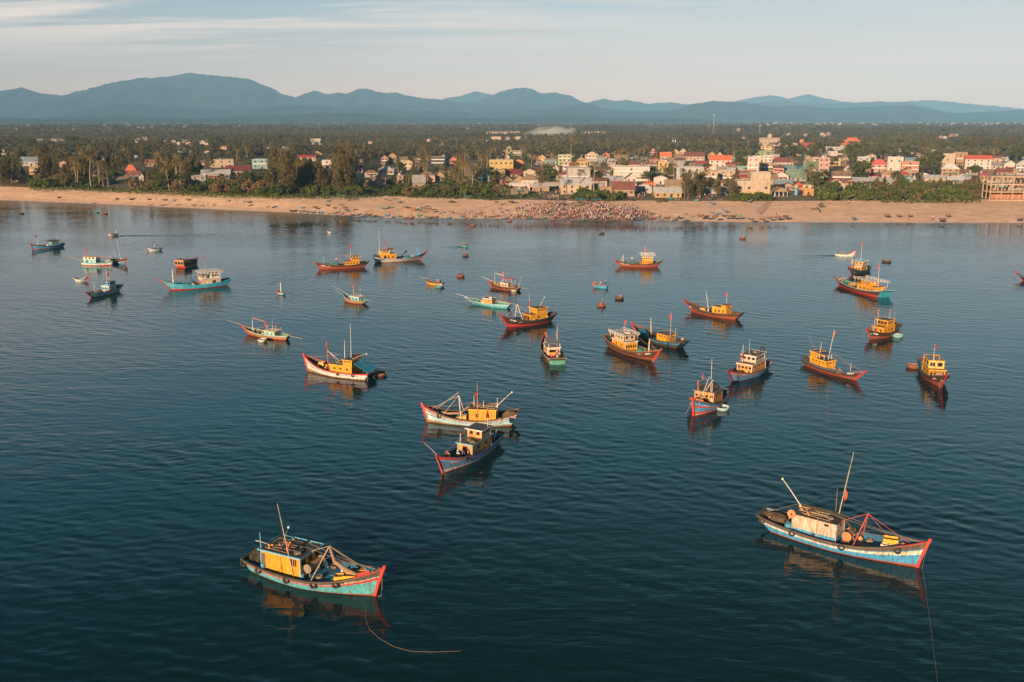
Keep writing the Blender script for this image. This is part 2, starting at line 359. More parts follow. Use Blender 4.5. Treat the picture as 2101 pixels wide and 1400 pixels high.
# ------------------------------------------------------------------ people (one continuous skinned body per pose)
SK = mat('skin', (.30, .165, .10), rough=.6, var=.1)
HAIR = mat('hair', (.012, .010, .009), rough=.5, var=.2)
STRAW = mat('straw_hat', (.62, .50, .32), rough=.8, var=.15, scale=6)
CLOTH = {k: mat('cloth_'+k, c, rough=.85, var=.18, scale=4) for k, c in dict(
    red=(.42, .03, .03), pink=(.58, .25, .24), white=(.62, .58, .54), blue=(.05, .11, .26), navy=(.02, .03, .07), black=(.015, .015, .017),
    orange=(.60, .22, .07), brown=(.16, .085, .05), green=(.05, .15, .08), grey=(.20, .20, .20), salmon=(.60, .31, .21), maroon=(.16, .03, .04), yellow=(.60, .38, .06), purple=(.17, .08, .17)).items()}
def skin_body(name, J, E, parts):
    """J: joints (x,y,z,radius); E: bones; parts: slot of each joint 0 skin 1 shirt 2 trousers 3 hair"""
    me = bpy.data.meshes.new(name); me.from_pydata([j[:3] for j in J], E, []); me.update()
    o = bpy.data.objects.new(name, me); col.objects.link(o)
    md = o.modifiers.new('skin', 'SKIN'); md.use_smooth_shade = True
    sl = me.skin_vertices[0].data if me.skin_vertices else None
    if sl is None:
        me.attributes.new; 
    for i, j in enumerate(J): sl[i].radius = (j[3], j[4] if len(j) > 4 else j[3])
    sl[0].use_root = True
    ss = o.modifiers.new('sub', 'SUBSURF'); ss.levels = 1; ss.render_levels = 1
    dg = bpy.context.evaluated_depsgraph_get(); ev = o.evaluated_get(dg); out = bpy.data.meshes.new_from_object(ev); out.name = name
    bpy.data.objects.remove(o)
    for s in (SK, CLOTH['white'], CLOTH['navy'], HAIR): out.materials.append(s)
    mi = []
    JV = [Vector(j[:3]) for j in J]
    for p in out.polygons:
        c = p.center; k = min(range(len(J)), key=lambda q: (JV[q]-c).length-J[q][3]*.6); mi.append(parts[k])
    out.polygons.foreach_set('material_index', mi); out.polygons.foreach_set('use_smooth', [True]*len(mi)); out.update(); return out
def pose(kind):
    J, E, pt = [], [], []
    def j(x, y, z, r, s, par=None, r2=None):
        J.append((x, y, z, r, r2 or r)); pt.append(s)
        if par is not None: E.append((par, len(J)-1))
        return len(J)-1
    lean = {'stand': 0, 'walk': .06, 'bend': .55, 'sit': .12, 'carry': .03, 'squat': .25}[kind]
    hipz = {'stand': .86, 'walk': .85, 'bend': .80, 'sit': .16, 'carry': .86, 'squat': .30}[kind]
    def up(h): return (h*math.sin(lean), hipz+h*math.cos(lean))
    a = j(0, 0, hipz, .125, 2, None, .105)
    x, z = up(.24); b = j(x, 0, z, .125, 1, a, .10)
    x, z = up(.46); c = j(x, 0, z, .145, 1, b, .105)
    x, z = up(.55); d = j(x, 0, z, .055, 0, c)
    x, z = up(.66); e = j(x+.02, 0, z, .088, 0, d)
    x, z = up(.75); h = j(x+.005, 0, z, .085, 3, e)
    for s in (-1, 1):
        x, z = up(.46); sh = j(x, s*.19, z-.01, .058, 1, c)
        if kind == 'carry': el = (x+.20, s*.22, z-.20); hd = (x+.40, s*.14, z-.12)
        elif kind == 'bend': el = (x+.08, s*.22, z-.26); hd = (x+.16, s*.16, z-.50)
        elif kind in ('sit', 'squat'): el = (x+.10, s*.24, z-.24); hd = (x+.32, s*.13, z-.26)
        elif kind == 'walk': el = (x+.10*s, s*.23, z-.27); hd = (x+.26*s, s*.22, z-.46)
        else: el = (x+.02, s*.24, z-.28); hd = (x+.07, s*.22, z-.53)
        q = j(*el, .044, 1, sh); q2 = j(*hd, .034, 0, q); dx = [hd[i]-el[i] for i in range(3)]; L_ = math.sqrt(sum(v*v for v in dx))
        j(*[hd[i]+dx[i]/L_*.13 for i in range(3)], .028, 0, q2, .016)
        hp = j(0, s*.095, hipz-.06, .095, 2, a)
        if kind == 'sit': kn = (.42, s*.12, hipz+.02); ft = (.50, s*.12, -.34)
        elif kind == 'squat': kn = (.36, s*.16, .48); ft = (.10, s*.14, .09)
        elif kind == 'walk': kn = (.16*s+.06, s*.10, .46); ft = (.30*s-.05, s*.10, .08)
        elif kind == 'bend': kn = (.05, s*.12, .42); ft = (-.04, s*.13, .08)
        else: kn = (.02, s*.10, .46); ft = (0, s*.10, .08)
        k1 = j(*kn, .062, 2, hp); f1 = j(*ft, .042, 0, k1); j(ft[0]+.17, ft[1], ft[2]-.04, .035, 0, f1, .022)
    return skin_body('person', J, E, pt)
POSES = {k: pose(k) for k in ('stand', 'walk', 'bend', 'sit', 'carry', 'squat')}
HEADPOS = {'stand': (0, 1.60), 'walk': (.06, 1.59), 'bend': (.41, 1.43), 'sit': (.10, .90), 'carry': (.03, 1.60), 'squat': (.19, 1.02)}
hb_ = MB(); hb_.lathe((0, 0, 0), [(.21, -.03), (.215, -.02), (.11, .08), (.015, .15)], STRAW, 14); HATCONE = hb_.mesh('conical_hat', True)
hb_ = MB(); hb_.lathe((0, 0, 0), [(.17, -.02), (.17, -.005), (.10, 0), (.095, .08), (.05, .11)], CLOTH['white'], 12); HATROUND = hb_.mesh('round_hat', True)
CAPM = {}
def person(p, rz, kind, shirt, legs, hat=None, label=None, group=None, scale=1.0):
    o = link('person', POSES[kind], None, p, rz); o.scale = (scale,)*3
    for i, m in ((1, CLOTH.get(shirt) or SK), (2, CLOTH[legs])):
        o.material_slots[i].link = 'OBJECT'; o.material_slots[i].material = m
    tag(o, label, 'person', group)
    if hat:
        hx, hz = HEADPOS[kind]
        h = link('hat', HATCONE if hat == 'cone' else HATROUND, o, (hx+.01, 0, hz+.06))
        if hat not in ('cone', 'white'):
            h.material_slots[0].link = 'OBJECT'; h.material_slots[0].material = CLOTH[hat]
    return o
# lettering, turned into plain meshes once
def text_mesh(s):
    cu = bpy.data.curves.new('t', 'FONT'); cu.body = s; cu.size = 1.0; cu.resolution_u = 2
    o = bpy.data.objects.new('t', cu); col.objects.link(o); dg = bpy.context.evaluated_depsgraph_get()
    me = bpy.data.meshes.new_from_object(o.evaluated_get(dg)); bpy.data.objects.remove(o)
    V = [tuple(v.co) for v in me.vertices]; F = [tuple(p.vertices) for p in me.polygons]; bpy.data.meshes.remove(me)
    return V, F
TXT = {s: text_mesh(s) for s in ('BCHEA', 'BĐ180DF', 'NA9224', 'NA90531', 'NA84213', 'QNA 9137', 'QNA91225 TS', 'NA9018')}
# ------------------------------------------------------------------ paints and boat materials
TURQ = paint('turquoise_paint', (.085, .40, .47), .55, 'z', .17, grime=(.10, .13, .07)); TURQL = paint('pale_turquoise_paint', (.36, .57, .62), .4, 'z', .17)
BLUE = paint('blue_paint', (.045, .29, .54), .45, 'z', .17); BLUED = paint('deep_blue_paint', (.02, .10, .19), .4); CYAN = paint('cyan_paint', (.04, .42, .60), .3, 'z', .2)
REDP = paint('red_paint', (.52, .04, .03), .45); REDD = paint('dark_red_paint', (.28, .02, .025), .35); RUST = paint('antifouling_rust', (.30, .085, .045), .5, grime=(.12, .08, .04))
CREAM = paint('cream_paint', (.64, .55, .40), .5); WHITEP = paint('white_paint', (.66, .61, .56), .4); OCHRE = paint('ochre_bottom', (.30, .19, .08), .6)
BROWN = paint('brown_hull', (.088, .042, .027), .5, 'z', .17, grime=(.05, .03, .02)); BROWND = paint('dark_brown_hull', (.05, .022, .016), .4, 'z', .17); ORNG = paint('orange_red_bottom', (.29, .062, .030), .5)
TAN = paint('varnished_wood', (.34, .20, .09), .4, 'z', .15); WOOD = paint('weathered_wood', (.115, .085, .06), .5, grime=(.05, .04, .03)); WOODL = paint('grey_wood', (.24, .19, .14), .4)
GREY = paint('grey_hull', (.40, .39, .37), .45, 'z', .17); NAVYP = paint('navy_hull', (.022, .06, .085), .4, 'z', .17); GREENT = paint('green_transom', (.10, .36, .27), .4, 'z', .15)
YEL = paint('yellow_cabin_planks', (.58, .265, .02), .42, 'x', .16, grime=(.22, .12, .03)); YELP = paint('yellow_paint', (.70, .36, .03), .3); GOLD = paint('golden_paint', (.62, .40, .12), .35)
WHC = paint('pale_cabin_planks', (.52, .41, .32), .55, 'x', .16, grime=(.28, .18, .11)); CYC = paint('cyan_cabin', (.20, .46, .50), .3, 'x', .16); ORC = paint('orange_cabin', (.60, .27, .08), .4, 'x', .16)
ROOFD = paint('dark_roof_felt', (.035, .030, .030), .5, grime=(.10, .08, .06)); ROOFG = paint('grey_roof', (.20, .19, .19), .4); ROOFB = paint('brown_roof', (.10, .06, .04), .5)
DARK = mat('dark_opening', (.012, .012, .014), rough=.3, var=.2); RUB = mat('tyre_rubber', (.022, .022, .022), rough=.8, var=.3, scale=5, grime=(.11, .09, .07), amt=.3)
POLE = paint('bamboo_pole', (.42, .32, .20), .35); WPOLE = paint('white_pole', (.62, .57, .52), .25); REDPOLE = paint('red_pole', (.48, .09, .06), .3); ORPOLE = paint('orange_pole', (.50, .20, .08), .3); BLPOLE = paint('blue_pole', (.10, .36, .50), .3)
ROPE = mat('rope', (.26, .20, .14), rough=.9, var=.2, scale=8); FLAGR = mat('flag_red', (.62, .035, .025), rough=.8, var=.15, transl=.35); FLAGO = mat('flag_orange', (.62, .16, .06), rough=.8, var=.15, transl=.35); STAR = mat('flag_star', (.75, .55, .05), rough=.8, var=.05)
NETG = mat('net_green', (.03, .20, .13), rough=.95, var=.5, scale=5, grime=(.10, .20, .12), amt=.5, bump=.12); NETB = mat('net_brown', (.13, .085, .05), rough=.95, var=.5, scale=5, grime=(.05, .04, .03), amt=.5, bump=.12)
NETD = mat('net_dark', (.035, .035, .025), rough=.95, var=.5, scale=5, grime=(.10, .08, .05), amt=.45, bump=.12); NETT = mat('net_tan', (.34, .22, .13), rough=.95, var=.4, scale=5, grime=(.18, .12, .08), amt=.5, bump=.1); NETS = mat('sack_pale', (.46, .40, .34), rough=.9, var=.25, scale=3, bump=.08)
TARP = mat('blue_tarpaulin', (.02, .17, .30), rough=.45, var=.25, scale=1.2, grime=(.06, .26, .36), amt=.4, bump=.08); FLOAT = mat('orange_float', (.65, .27, .06), rough=.5, var=.2); BARB = paint('blue_barrel_plastic', (.06, .28, .42), .2); REDB = paint('red_plastic', (.55, .03, .03), .15)
DKB = paint('blue_deck', (.025, .13, .23), .45, 'y', .22, grime=(.03, .05, .06)); DKD = paint('dark_deck', (.045, .04, .036), .5, 'y', .22); DKG = paint('green_deck', (.03, .17, .12), .4, 'y', .22); DKW = paint('wood_deck', (.15, .10, .065), .5, 'y', .22)
WHTXT = mat('lettering_white', (.68, .64, .58), rough=.6, var=.08); CRTXT = mat('lettering_cream', (.70, .52, .28), rough=.6, var=.1)

class Boat:
    def __init__(s, name, label, bow, stern, tip=None, aft=None, beam=3.7, g=(1.25, 1.05, 2.2), bo=1.6, so=.6, tw=.62, bands=None, deck=DKB, cap=WOOD, stem=REDP, transom=None, bul=.5, off=True, group='fishing boats anchored off the beach', shape=1.9, stemw=.2, cat='boat', sm=.45, inner=None):
        s.K = 1.14 if name == 'fishing_boat' else 1.0; beam *= s.K*(1.03 if name == 'fishing_boat' else 1)
        A = P(*bow); C = P(*stern)
        d = (A-C); d.z = 0; d.normalize(); n = Vector((-d.y, d.x, 0))
        if n.dot(C) < 0: n = -n
        if off: C = C+n*beam*.5*tw*.75; d = (A-C).normalized()
        s.C, s.d = C, d; s.L = (A-C).length; s.rz = math.atan2(d.y, d.x); s.beam = beam; s.tw = tw; s.shape = shape; s.sm = sm
        ga, gm, gb = g
        def solve(px, org, sgn):
            """overhang and height of a hull end from where its upper tip is seen"""
            q = P(*px); ray = (q-Vector((0, 0, HC))); pl = Vector((-d.y, d.x, 0))
            den = ray.dot(pl)
            if abs(den)/ray.length < .12: return None
            t = (org-Vector((0, 0, HC))).dot(pl)/den; pt = Vector((0, 0, HC))+ray*t
            return (pt-org).dot(d)*sgn, pt.z
        if tip:
            r = solve(tip, A, 1)
            if r: bo = min(3.2, max(.5, r[0])); gb = min(3.1, max(1.3, r[1]))
        if aft:
            r = solve(aft, P(*stern), -1)
            if r: so = min(1.8, max(.15, r[0])); ga = min(2.3, max(.8, r[1]))
        s.bo, s.so, s.g = bo, so, (ga, gm, gb); s.bul = bul
        s.root = empty(name, C, s.rz); tag(s.root, label, cat, group); s.label = label
        s.T = Matrix.Translation(C) @ Matrix.Rotation(s.rz, 4, 'Z')
        s.ends = (C, A); Boat.ALL.append(s)
        bands = bands or [(.12, RUST), (.6, BLUE), (.75, CREAM), (1, WOOD)]
        hb = MB(); NS = 26
        ts = [(-.45, bands[0][1]), (0, bands[0][1])]; prev = 0
        for e, m in bands:
            k = max(1, int(round((e-prev)/.14)))
            for i in range(1, k+1): ts.append((prev+(e-prev)*i/k, m))
            prev = e
        ss_ = [1-(1-i/NS)**1.25 for i in range(NS+1)]
        grid = {}
        for side in (-1, 1):
            vs_ = [s.hull(q, t, side) for q in ss_ for t, _ in ts]; nt_ = len(ts)
            for j in range(nt_-1):
                fs = []
                for i in range(NS):
                    a = i*nt_+j; f = (a, a+nt_, a+nt_+1, a+1); fs.append(f if side < 0 else f[::-1])
                used = sorted({q for f in fs for q in f}); mp = {q: k for k, q in enumerate(used)}
                hb.add([vs_[q] for q in used], [[mp[q] for q in f] for f in fs], ts[j+1][1])
        for j in range(len(ts)-1):
            a, b = s.hull(0, ts[j][0], -1), s.hull(0, ts[j][0], 1); c, e = s.hull(0, ts[j+1][0], 1), s.hull(0, ts[j+1][0], -1)
            hb.add([a, b, c, e], [(3, 2, 1, 0)], transom or ts[j+1][1])
        me = hb.mesh('hull'); hl = link('hull', me, s.root)
        # inner bulwark and deck
        ib = MB(); vi = []; th = .09
        for q in ss_[:-1]:
            for side in (-1, 1):
                p = s.hull(q, 1, side); y = side*max(.02, abs(p.y)-th); dz_ = s.deckz(q); p2 = s.hull(q, dz_/s.sheer(q), side); vi += [(p.x-.02, y, p.z), (p2.x-.02, side*max(.015, abs(p2.y)-th), dz_)]
        fs = []; fd = []
        for i in range(NS-1):
            a = i*4; fs += [(a, a+4, a+5, a+1), (a+2, a+3, a+7, a+6)]; fd += [(a+1, a+5, a+7, a+3)]
        dk = MB(); dk.add(vi, fs, inner or deck); dk.add(vi, fd, deck)
        p0, p1 = vi[0], vi[2]; dk.add([vi[0], vi[1], vi[3], vi[2]], [(0, 1, 2, 3)], inner or deck)
        dk.build('deck', s.root)
        cp = MB()
        ln = [[], []]
        for q in ss_:
            for k, side in enumerate((-1, 1)):
                p = s.hull(q, 1, side); ln[k].append(p)
        for k in (0, 1):
            for a, b in zip(ln[k], ln[k][1:]): 
                if (b-a).length > 1e-4: s.bar(cp, a+Vector((0, 0, .02)), b+Vector((0, 0, .02)), .17, .09, cap)
        s.bar(cp, ln[0][0]+Vector((0, 0, .03)), ln[1][0]+Vector((0, 0, .03)), .17, .09, cap)
        cp.build('gunwale', s.root)
        if stem:
            st = MB(); pr = None
            for t in (-.3, 0, .25, .5, .75, 1.0, 1.13):
                p = s.hull(1, t, 1); p.y = 0; p = p+Vector((.05, 0, 0))
                if pr: s.bar(st, pr, p, stemw, .30, stem)
                pr = p
            st.build('stem_post', s.root)
            # painted bow cheeks of the cap
            bk = MB()
            for k in (0, 1):
                i0 = int(NS*.80)
                for a, b in zip(ln[k][i0:], ln[k][i0+1:]): s.bar(bk, a+Vector((0, 0, .075)), b+Vector((0, 0, .075)), .19, .05, stem)
            bk.build('bow_rail', s.root)
    def bar(s, mb, a, b, w_, h_, m):
        a, b = Vector(a), Vector(b); t = (b-a); L = t.length
        if L < 1e-5: return
        t.normalize(); up = Vector((0, 0, 1)) if abs(t.z) < .9 else Vector((1, 0, 0)); sd_ = t.cross(up).normalized(); u2 = sd_.cross(t)
        mb.box((a+b)/2, (L+.02, w_, h_), m, rot=Matrix((t, -sd_, u2)).transposed())
    def sheer(s, q):
        ga, gm, gb = s.g
        return gm+(gb-gm)*max(0, (q-.42)/.58)**2.1+(ga-gm)*max(0, (.42-q)/.42)**1.8
    def hull(s, q, t, side):
        te = max(0, t)
        x = lerp(lerp(0, -s.so, te), lerp(s.L, s.L+s.bo, te**1.15), q)
        sm = s.sm
        if q < sm: F = s.tw+(1-s.tw)*(1-((sm-q)/sm)**2)
        else:
            F = 1-((q-sm)/(1-sm))**(s.shape-.35+.75*te)
        y = s.beam/2*F*(.80+.20*te**.7 if t >= 0 else .80+t*.8)
        return Vector((x, side*max(.03, y), t*s.sheer(q) if t > 0 else t*1.0))
    def deckz(s, q): return s.sheer(q)-s.bul-.35*max(0, (q-.5)/.5)**2*(s.g[2]-s.g[1])
    def q_of(s, x): return (x+s.so)/(s.L+s.so+s.bo)
    def xq(s, q): return q*(s.L+s.so+s.bo)-s.so
    def hb(s, x): return s.hull(min(1, max(0, s.q_of(x))), 1, 1).y
    def dz(s, x): return s.deckz(min(1, max(0, s.q_of(x))))
    ALL = []
    def W(s, p): return s.T @ Vector(p)
    # --- deckhouse: walls, roof, windows, door
    def cabin(s, q0, q1, w_, h, wall=YEL, roof=ROOFD, trim=BLPOLE, nwin=3, fwin=2, win=(.42, .42), wz=.62, door=True, name='cabin', z0=None, over=.18, base=None, y0=0.0, winm=None, awin=0):
        w_ *= s.K; h *= 1+(s.K-1)*.75; y0 *= s.K
        x0, x1 = s.xq(q0), s.xq(q1); z = (min(s.dz(x0), s.dz(x1), s.dz((x0+x1)/2))-.03) if z0 is None else z0
        L = x1-x0; cxm = (x0+x1)/2
        m = MB(); m.box((cxm, y0, z+h/2), (L, w_, h), wall)
        if base: m.box((cxm, y0, z+.16*h), (L+.03, w_+.03, .32*h), base)
        for ex in (x0, x1):
            for ey in (-1, 1): m.box((ex, y0+ey*w_/2, z+h/2), (.09, .09, h-.02), trim or wall)
        c = m.build(name, s.root)
        r = MB(); r.box((cxm, y0, z+h+.05), (L+2*over, w_+2*over, .09), roof)
        if trim:
            for ey in (-1, 1): r.box((cxm, y0+ey*(w_/2+over), z+h+.06), (L+2*over+.05, .06, .15), trim)
            for ex in (x0-over, x1+over): r.box((ex, y0, z+h+.058), (.06, w_+2*over-.07, .146), trim)
        r.build('roof', c)
        dm = winm or DARK
        for ey in (-1, 1):
            for i in range(nwin):
                wx = x0+L*(i+.75)/(nwin+.5); b = MB(); b.box((wx, y0+ey*(w_/2+.008), z+h*wz), (win[0], .05, win[1]), dm); b.box((wx, y0+ey*(w_/2+.02), z+h*wz-win[1]/2-.03), (win[0]+.1, .06, .05), trim or wall); b.build('window', c)
        for i in range(fwin):
            wy = y0-w_/2+w_*(i+.5)/fwin; b = MB(); b.box((x1+.008, wy, z+h*wz), (.05, min(win[0]*1.2, w_/fwin*.7), win[1]), dm); b.build('window', c)
        for i in range(awin):
            wy = y0-w_/2+w_*(i+.5)/awin; b = MB(); b.box((x0-.008, wy, z+h*wz), (.05, w_/awin*.7, win[1]), dm); b.build('window', c)
        if door:
            b = MB(); b.box((x0+.28*L if door != 'front' else x1+.01, y0-w_/2-.008 if door != 'front' else y0, z+.42*h), (.6, .05, .8*h) if door != 'front' else (.05, .7, .8*h), DARK); b.build('door', c)
        s.ztop = z+h+.1
        return c
    def mast(s, q, y, h, lean=(0, 0), r=.06, m=POLE, flag=None, z0=None, fl=None, name='mast', stays=0):
        x = s.xq(q); z = s.dz(x) if z0 is None else z0
        b = MB(); p0 = Vector((x, y, z-.02)); p1 = Vector((x+lean[0], y+lean[1], z+h)); b.tube([p0, lerp(p0, p1, .5), p1], [r, r*.8, r*.45], m, 6)
        o = b.build(name, s.root)
        if stays:
            t = MB()
            for e in ((1, 0), (-1, .7), (-1, -.7))[:stays]: t.tube([lerp(p0, p1, .9), (x+e[0]*h*.55, y+e[1]*s.beam*.5, max(z, s.dz(x+e[0]*h*.55)+s.bul*.8))], .015, ROPE, 4)
            t.build('stay_rope', s.root)
        if flag:
            m_, f0, ht, wd = flag; f = MB(); a = lerp(p0, p1, f0); vs_ = []; n_ = 7; seed = rnd.random()*9
            for i in range(n_+1):
                u = i/n_
                for k in range(5):
                    v = k/4; prof = math.sin(min(1, (u+.05)*1.1)*math.pi)**.6 if wd < .7*ht else 1
                    vs_.append(a+Vector((v*wd*prof, .10*math.sin(v*7+u*3+seed)+.05, -ht*u-(.10*v if wd > .7*ht else v*.15))))
            f.add(vs_, [(i*5+k, i*5+k+1, i*5+k+6, i*5+k+5) for i in range(n_) for k in range(4)], m_)
            if wd > .7*ht:
                c0 = a+Vector((wd*.5, .14, -ht*.5)); 
                for sg in (.06, -.20):
                    pts = [(c0.x+(.28 if i % 2 == 0 else .11)*ht*math.sin(i*math.pi/5), c0.y+sg, c0.z+(.28 if i % 2 == 0 else .11)*ht*math.cos(i*math.pi/5)) for i in range(10)]
                    f.add(pts+[(c0.x, c0.y+sg, c0.z)], [(i, (i+1) % 10, 10) for i in range(10)], STAR)
            f.build('flag', o)
        return o
    def aframe(s, q, h, m=POLE, lean=1.2, back=True, r=.055, fore=True, z0=None, name='gantry'):
        x = s.xq(q); b = MB(); y = s.hb(x)*.85; z = s.dz(x)+s.bul*.3; top = Vector((x+lean, 0, z+h))
        for e in (-1, 1): b.tube([(x, e*y, z), top+Vector((0, e*.08, 0))], r, m, 6)
        b.tube([lerp(Vector((x, -y, z)), top, .55), lerp(Vector((x, y, z)), top, .55)], r*.7, m, 5)
        o = b.build(name, s.root)
        st = MB()
        if fore: xf = s.xq(.93); st.tube([top, (xf, 0, s.dz(xf)+.5)], .022, m, 5); st.tube([top, (lerp(x, xf, .6), s.hb(lerp(x, xf, .6))*.8, s.dz(lerp(x, xf, .6))+.3)], .02, m, 5)
        if back: st.tube([top, (x-2.6, 0, z+1.6)], .03, m, 5)
        if st.v: st.build('stay', o)
        return top
    def pole(s, p0, p1, r=.045, m=POLE, name='pole', tipm=None):
        b = MB(); p0, p1 = Vector(p0), Vector(p1); b.tube([p0, lerp(p0, p1, .5)+Vector((0, 0, .05)), p1], [r, r*.85, r*.6], m, 6)
        if tipm: b.box(p1, (.16, .16, .2), tipm)
        return b.build(name, s.root)
    def sprit(s, L=3.2, up=.6, m=POLE): 
        p = s.hull(1, 1, 1); return s.pole((p.x-1.2, 0, p.z+.05), (p.x+L, 0, p.z+up), .05, m, 'bowsprit')
    def tyre(s, q, side, R_=.34):
        p = s.hull(q, .80, side); b = MB(); nrm = (0, side, .12); b.torus(p+Vector((0, side*.12, -.02)), nrm, R_-.10, .10, RUB, 14, 7)
        b.tube([p+Vector((0, side*.05, .28)), s.hull(q, 1, side)+Vector((0, 0, .1))], .02, ROPE, 4); b.build('tyre_fender', s.root)
    def text(s, txt, q, side, t, size, m=WHTXT, name='registration_number'):
        V, F = TXT[txt]; wd = max(v[0] for v in V); vs_ = []
        for (tx, ty, _) in V:
            # read from outside: starboard text runs towards the bow, port text towards the stern
            k = (tx-wd/2)*size; q_ = q+(k if side < 0 else -k)/(s.L+s.so+s.bo); tt = t+ty*size/s.sheer(q_)
            p = s.hull(q_, tt, side); vs_.append((p.x, p.y+side*.03, p.z))
        b = MB(); b.add(vs_, F, m); b.build(name, s.root)
    def eye(s, q, side, t, L=1.3, h=.34, m=WHTXT):
        vs_, fs, n_ = [], [], 12
        for i in range(n_+1):
            u = i/n_; e = math.sin(math.pi*u)**.7*h/2
            for sg in (-1, 1):
                q_ = q+(u-.5)*L/(s.L+s.so+s.bo); tt = t+sg*e/s.sheer(q_)+.03*(u-.5); p = s.hull(q_, tt, side); vs_.append((p.x, p.y+side*.025, p.z))
        b = MB(); b.add(vs_, [(2*i, 2*i+2, 2*i+3, 2*i+1) for i in range(n_)], m)
        vs2 = []
        for i in range(10):
            a = 2*math.pi*i/10; q_ = q+(.12+.10*math.cos(a)*1.6)*L/1.3/(s.L+s.so+s.bo); tt = t+math.sin(a)*h*.26/s.sheer(q_); p = s.hull(q_, tt, side); vs2.append((p.x, p.y+side*.035, p.z))
        b.add(vs2, [tuple(range(10))], DARK); b.build('painted_eye', s.root)
    def lattice(s, q0, q1, w_, z, m=WPOLE, roof=None, post=1.5, name='canopy_frame', n=6):
        w_ *= s.K; x0, x1 = s.xq(q0), s.xq(q1); b = MB(); zt = z+post
        for ex in (x0, (x0+x1)/2, x1):
            for ey in (-1, 1): b.tube([(ex, ey*w_/2, z), (ex, ey*w_/2, zt)], .04, m, 5)
        for ey in (-1, 1):
            for dz_ in (0, .35): s.bar(b, (x0-.6, ey*(w_/2+.15), zt+dz_), (x1+.6, ey*(w_/2+.15), zt+dz_), .06, .07, m)
            for i in range(n*2): xx = lerp(x0-.6, x1+.6, i/(n*2-1)); s.bar(b, (xx, ey*(w_/2+.15), zt+.03), (xx, ey*(w_/2+.15), zt+.32), .05, .05, m)
        for i in range(n): xx = lerp(x0-.5, x1+.5, i/(n-1)); s.bar(b, (xx, -w_/2-.12, zt+.05), (xx, w_/2+.12, zt+.05), .05, .05, m)
        o = b.build(name, s.root)
        if roof: r = MB(); r.box(((x0+x1)/2, 0, zt+.12), (x1-x0+.6, w_+.1, .06), roof); r.build('roof', o)
        for i in range(n):
            for e in (-1, 1): lb = MB(); lb.lathe((lerp(x0-.5, x1+.5, (i+.5)/n), e*(w_/2+.18), zt-.28), [(.03, .22), (.10, .12), (.10, 0), (.03, -.05)], WHTXT, 8); lb.build('fishing_lamp', o)
    def rope(s, pts, r=.025, name='anchor_rope'):
        b = MB(); b.tube(pts, r, ROPE, 5); b.build(name, s.root)
    def bowrope(s, dx=.5, dy=0., far=None):
        p = s.hull(1, .95, 1); a = Vector((p.x, 0, p.z)); e = Vector((s.L+s.bo*.4+dx, dy, -.05)); mid = lerp(a, e, .55)+Vector((.25, 0, -.15))
        s.rope([a, lerp(a, mid, .5)+Vector((.08, 0, -.05)), mid, e])
    def roller(s, q, m=ORPOLE, R_=.4, w_=None, y=0):
        x = s.xq(q); z = s.dz(x)+.95; w_ = w_ or s.hb(x)*1.1; b = MB()
        for e in (-1, 1):
            for k in (-.35, .35): b.tube([(x+k, y+e*w_/2, s.dz(x)), (x, y+e*w_/2, z)], .05, m, 5)
            b.tube([(x, y+e*w_/2-.06, z), (x, y+e*w_/2+.06, z)], R_*1.05, m, 14)
        b.tube([(x, y-w_/2, z), (x, y+w_/2, z)], R_*.78, NETT, 14); b.build('net_drum', s.root)
    def roofgear(s, q0, q1, w_, z, floats=True, m=WOOD, n=7):
        b = MB(); x0, x1 = s.xq(q0), s.xq(q1)
        for i in range(n):
            y = rnd.uniform(-w_/2, w_/2); a = rnd.uniform(0, .3); b.tube([(lerp(x0, x1, a), y, z+.06+.05*rnd.random()), (lerp(x0, x1, a+.65), y+rnd.uniform(-.4, .4), z+.10+.12*rnd.random())], rnd.uniform(.025, .05), rnd.choice([WOOD, POLE, WOODL, m]), 5)
        for i in range(3): b.box((lerp(x0, x1, rnd.random()), rnd.uniform(-w_/2.4, w_/2.4), z+.12), (rnd.uniform(.4, .9), rnd.uniform(.3, .7), .2), rnd.choice([WOOD, WOODL, NETB, NETD]), rnd.random())
        o = b.build('roof_rack', s.root)
        if floats:
            for i in range(8):
                f = MB(); f.lathe((lerp(x0, x1, rnd.random()*.7), rnd.uniform(-w_/2.1, w_/2.1), z+.12), [(.02, -.11), (.11, -.06), (.13, 0), (.11, .07), (.02, .12)], FLOAT, 8); f.build('net_float', o)
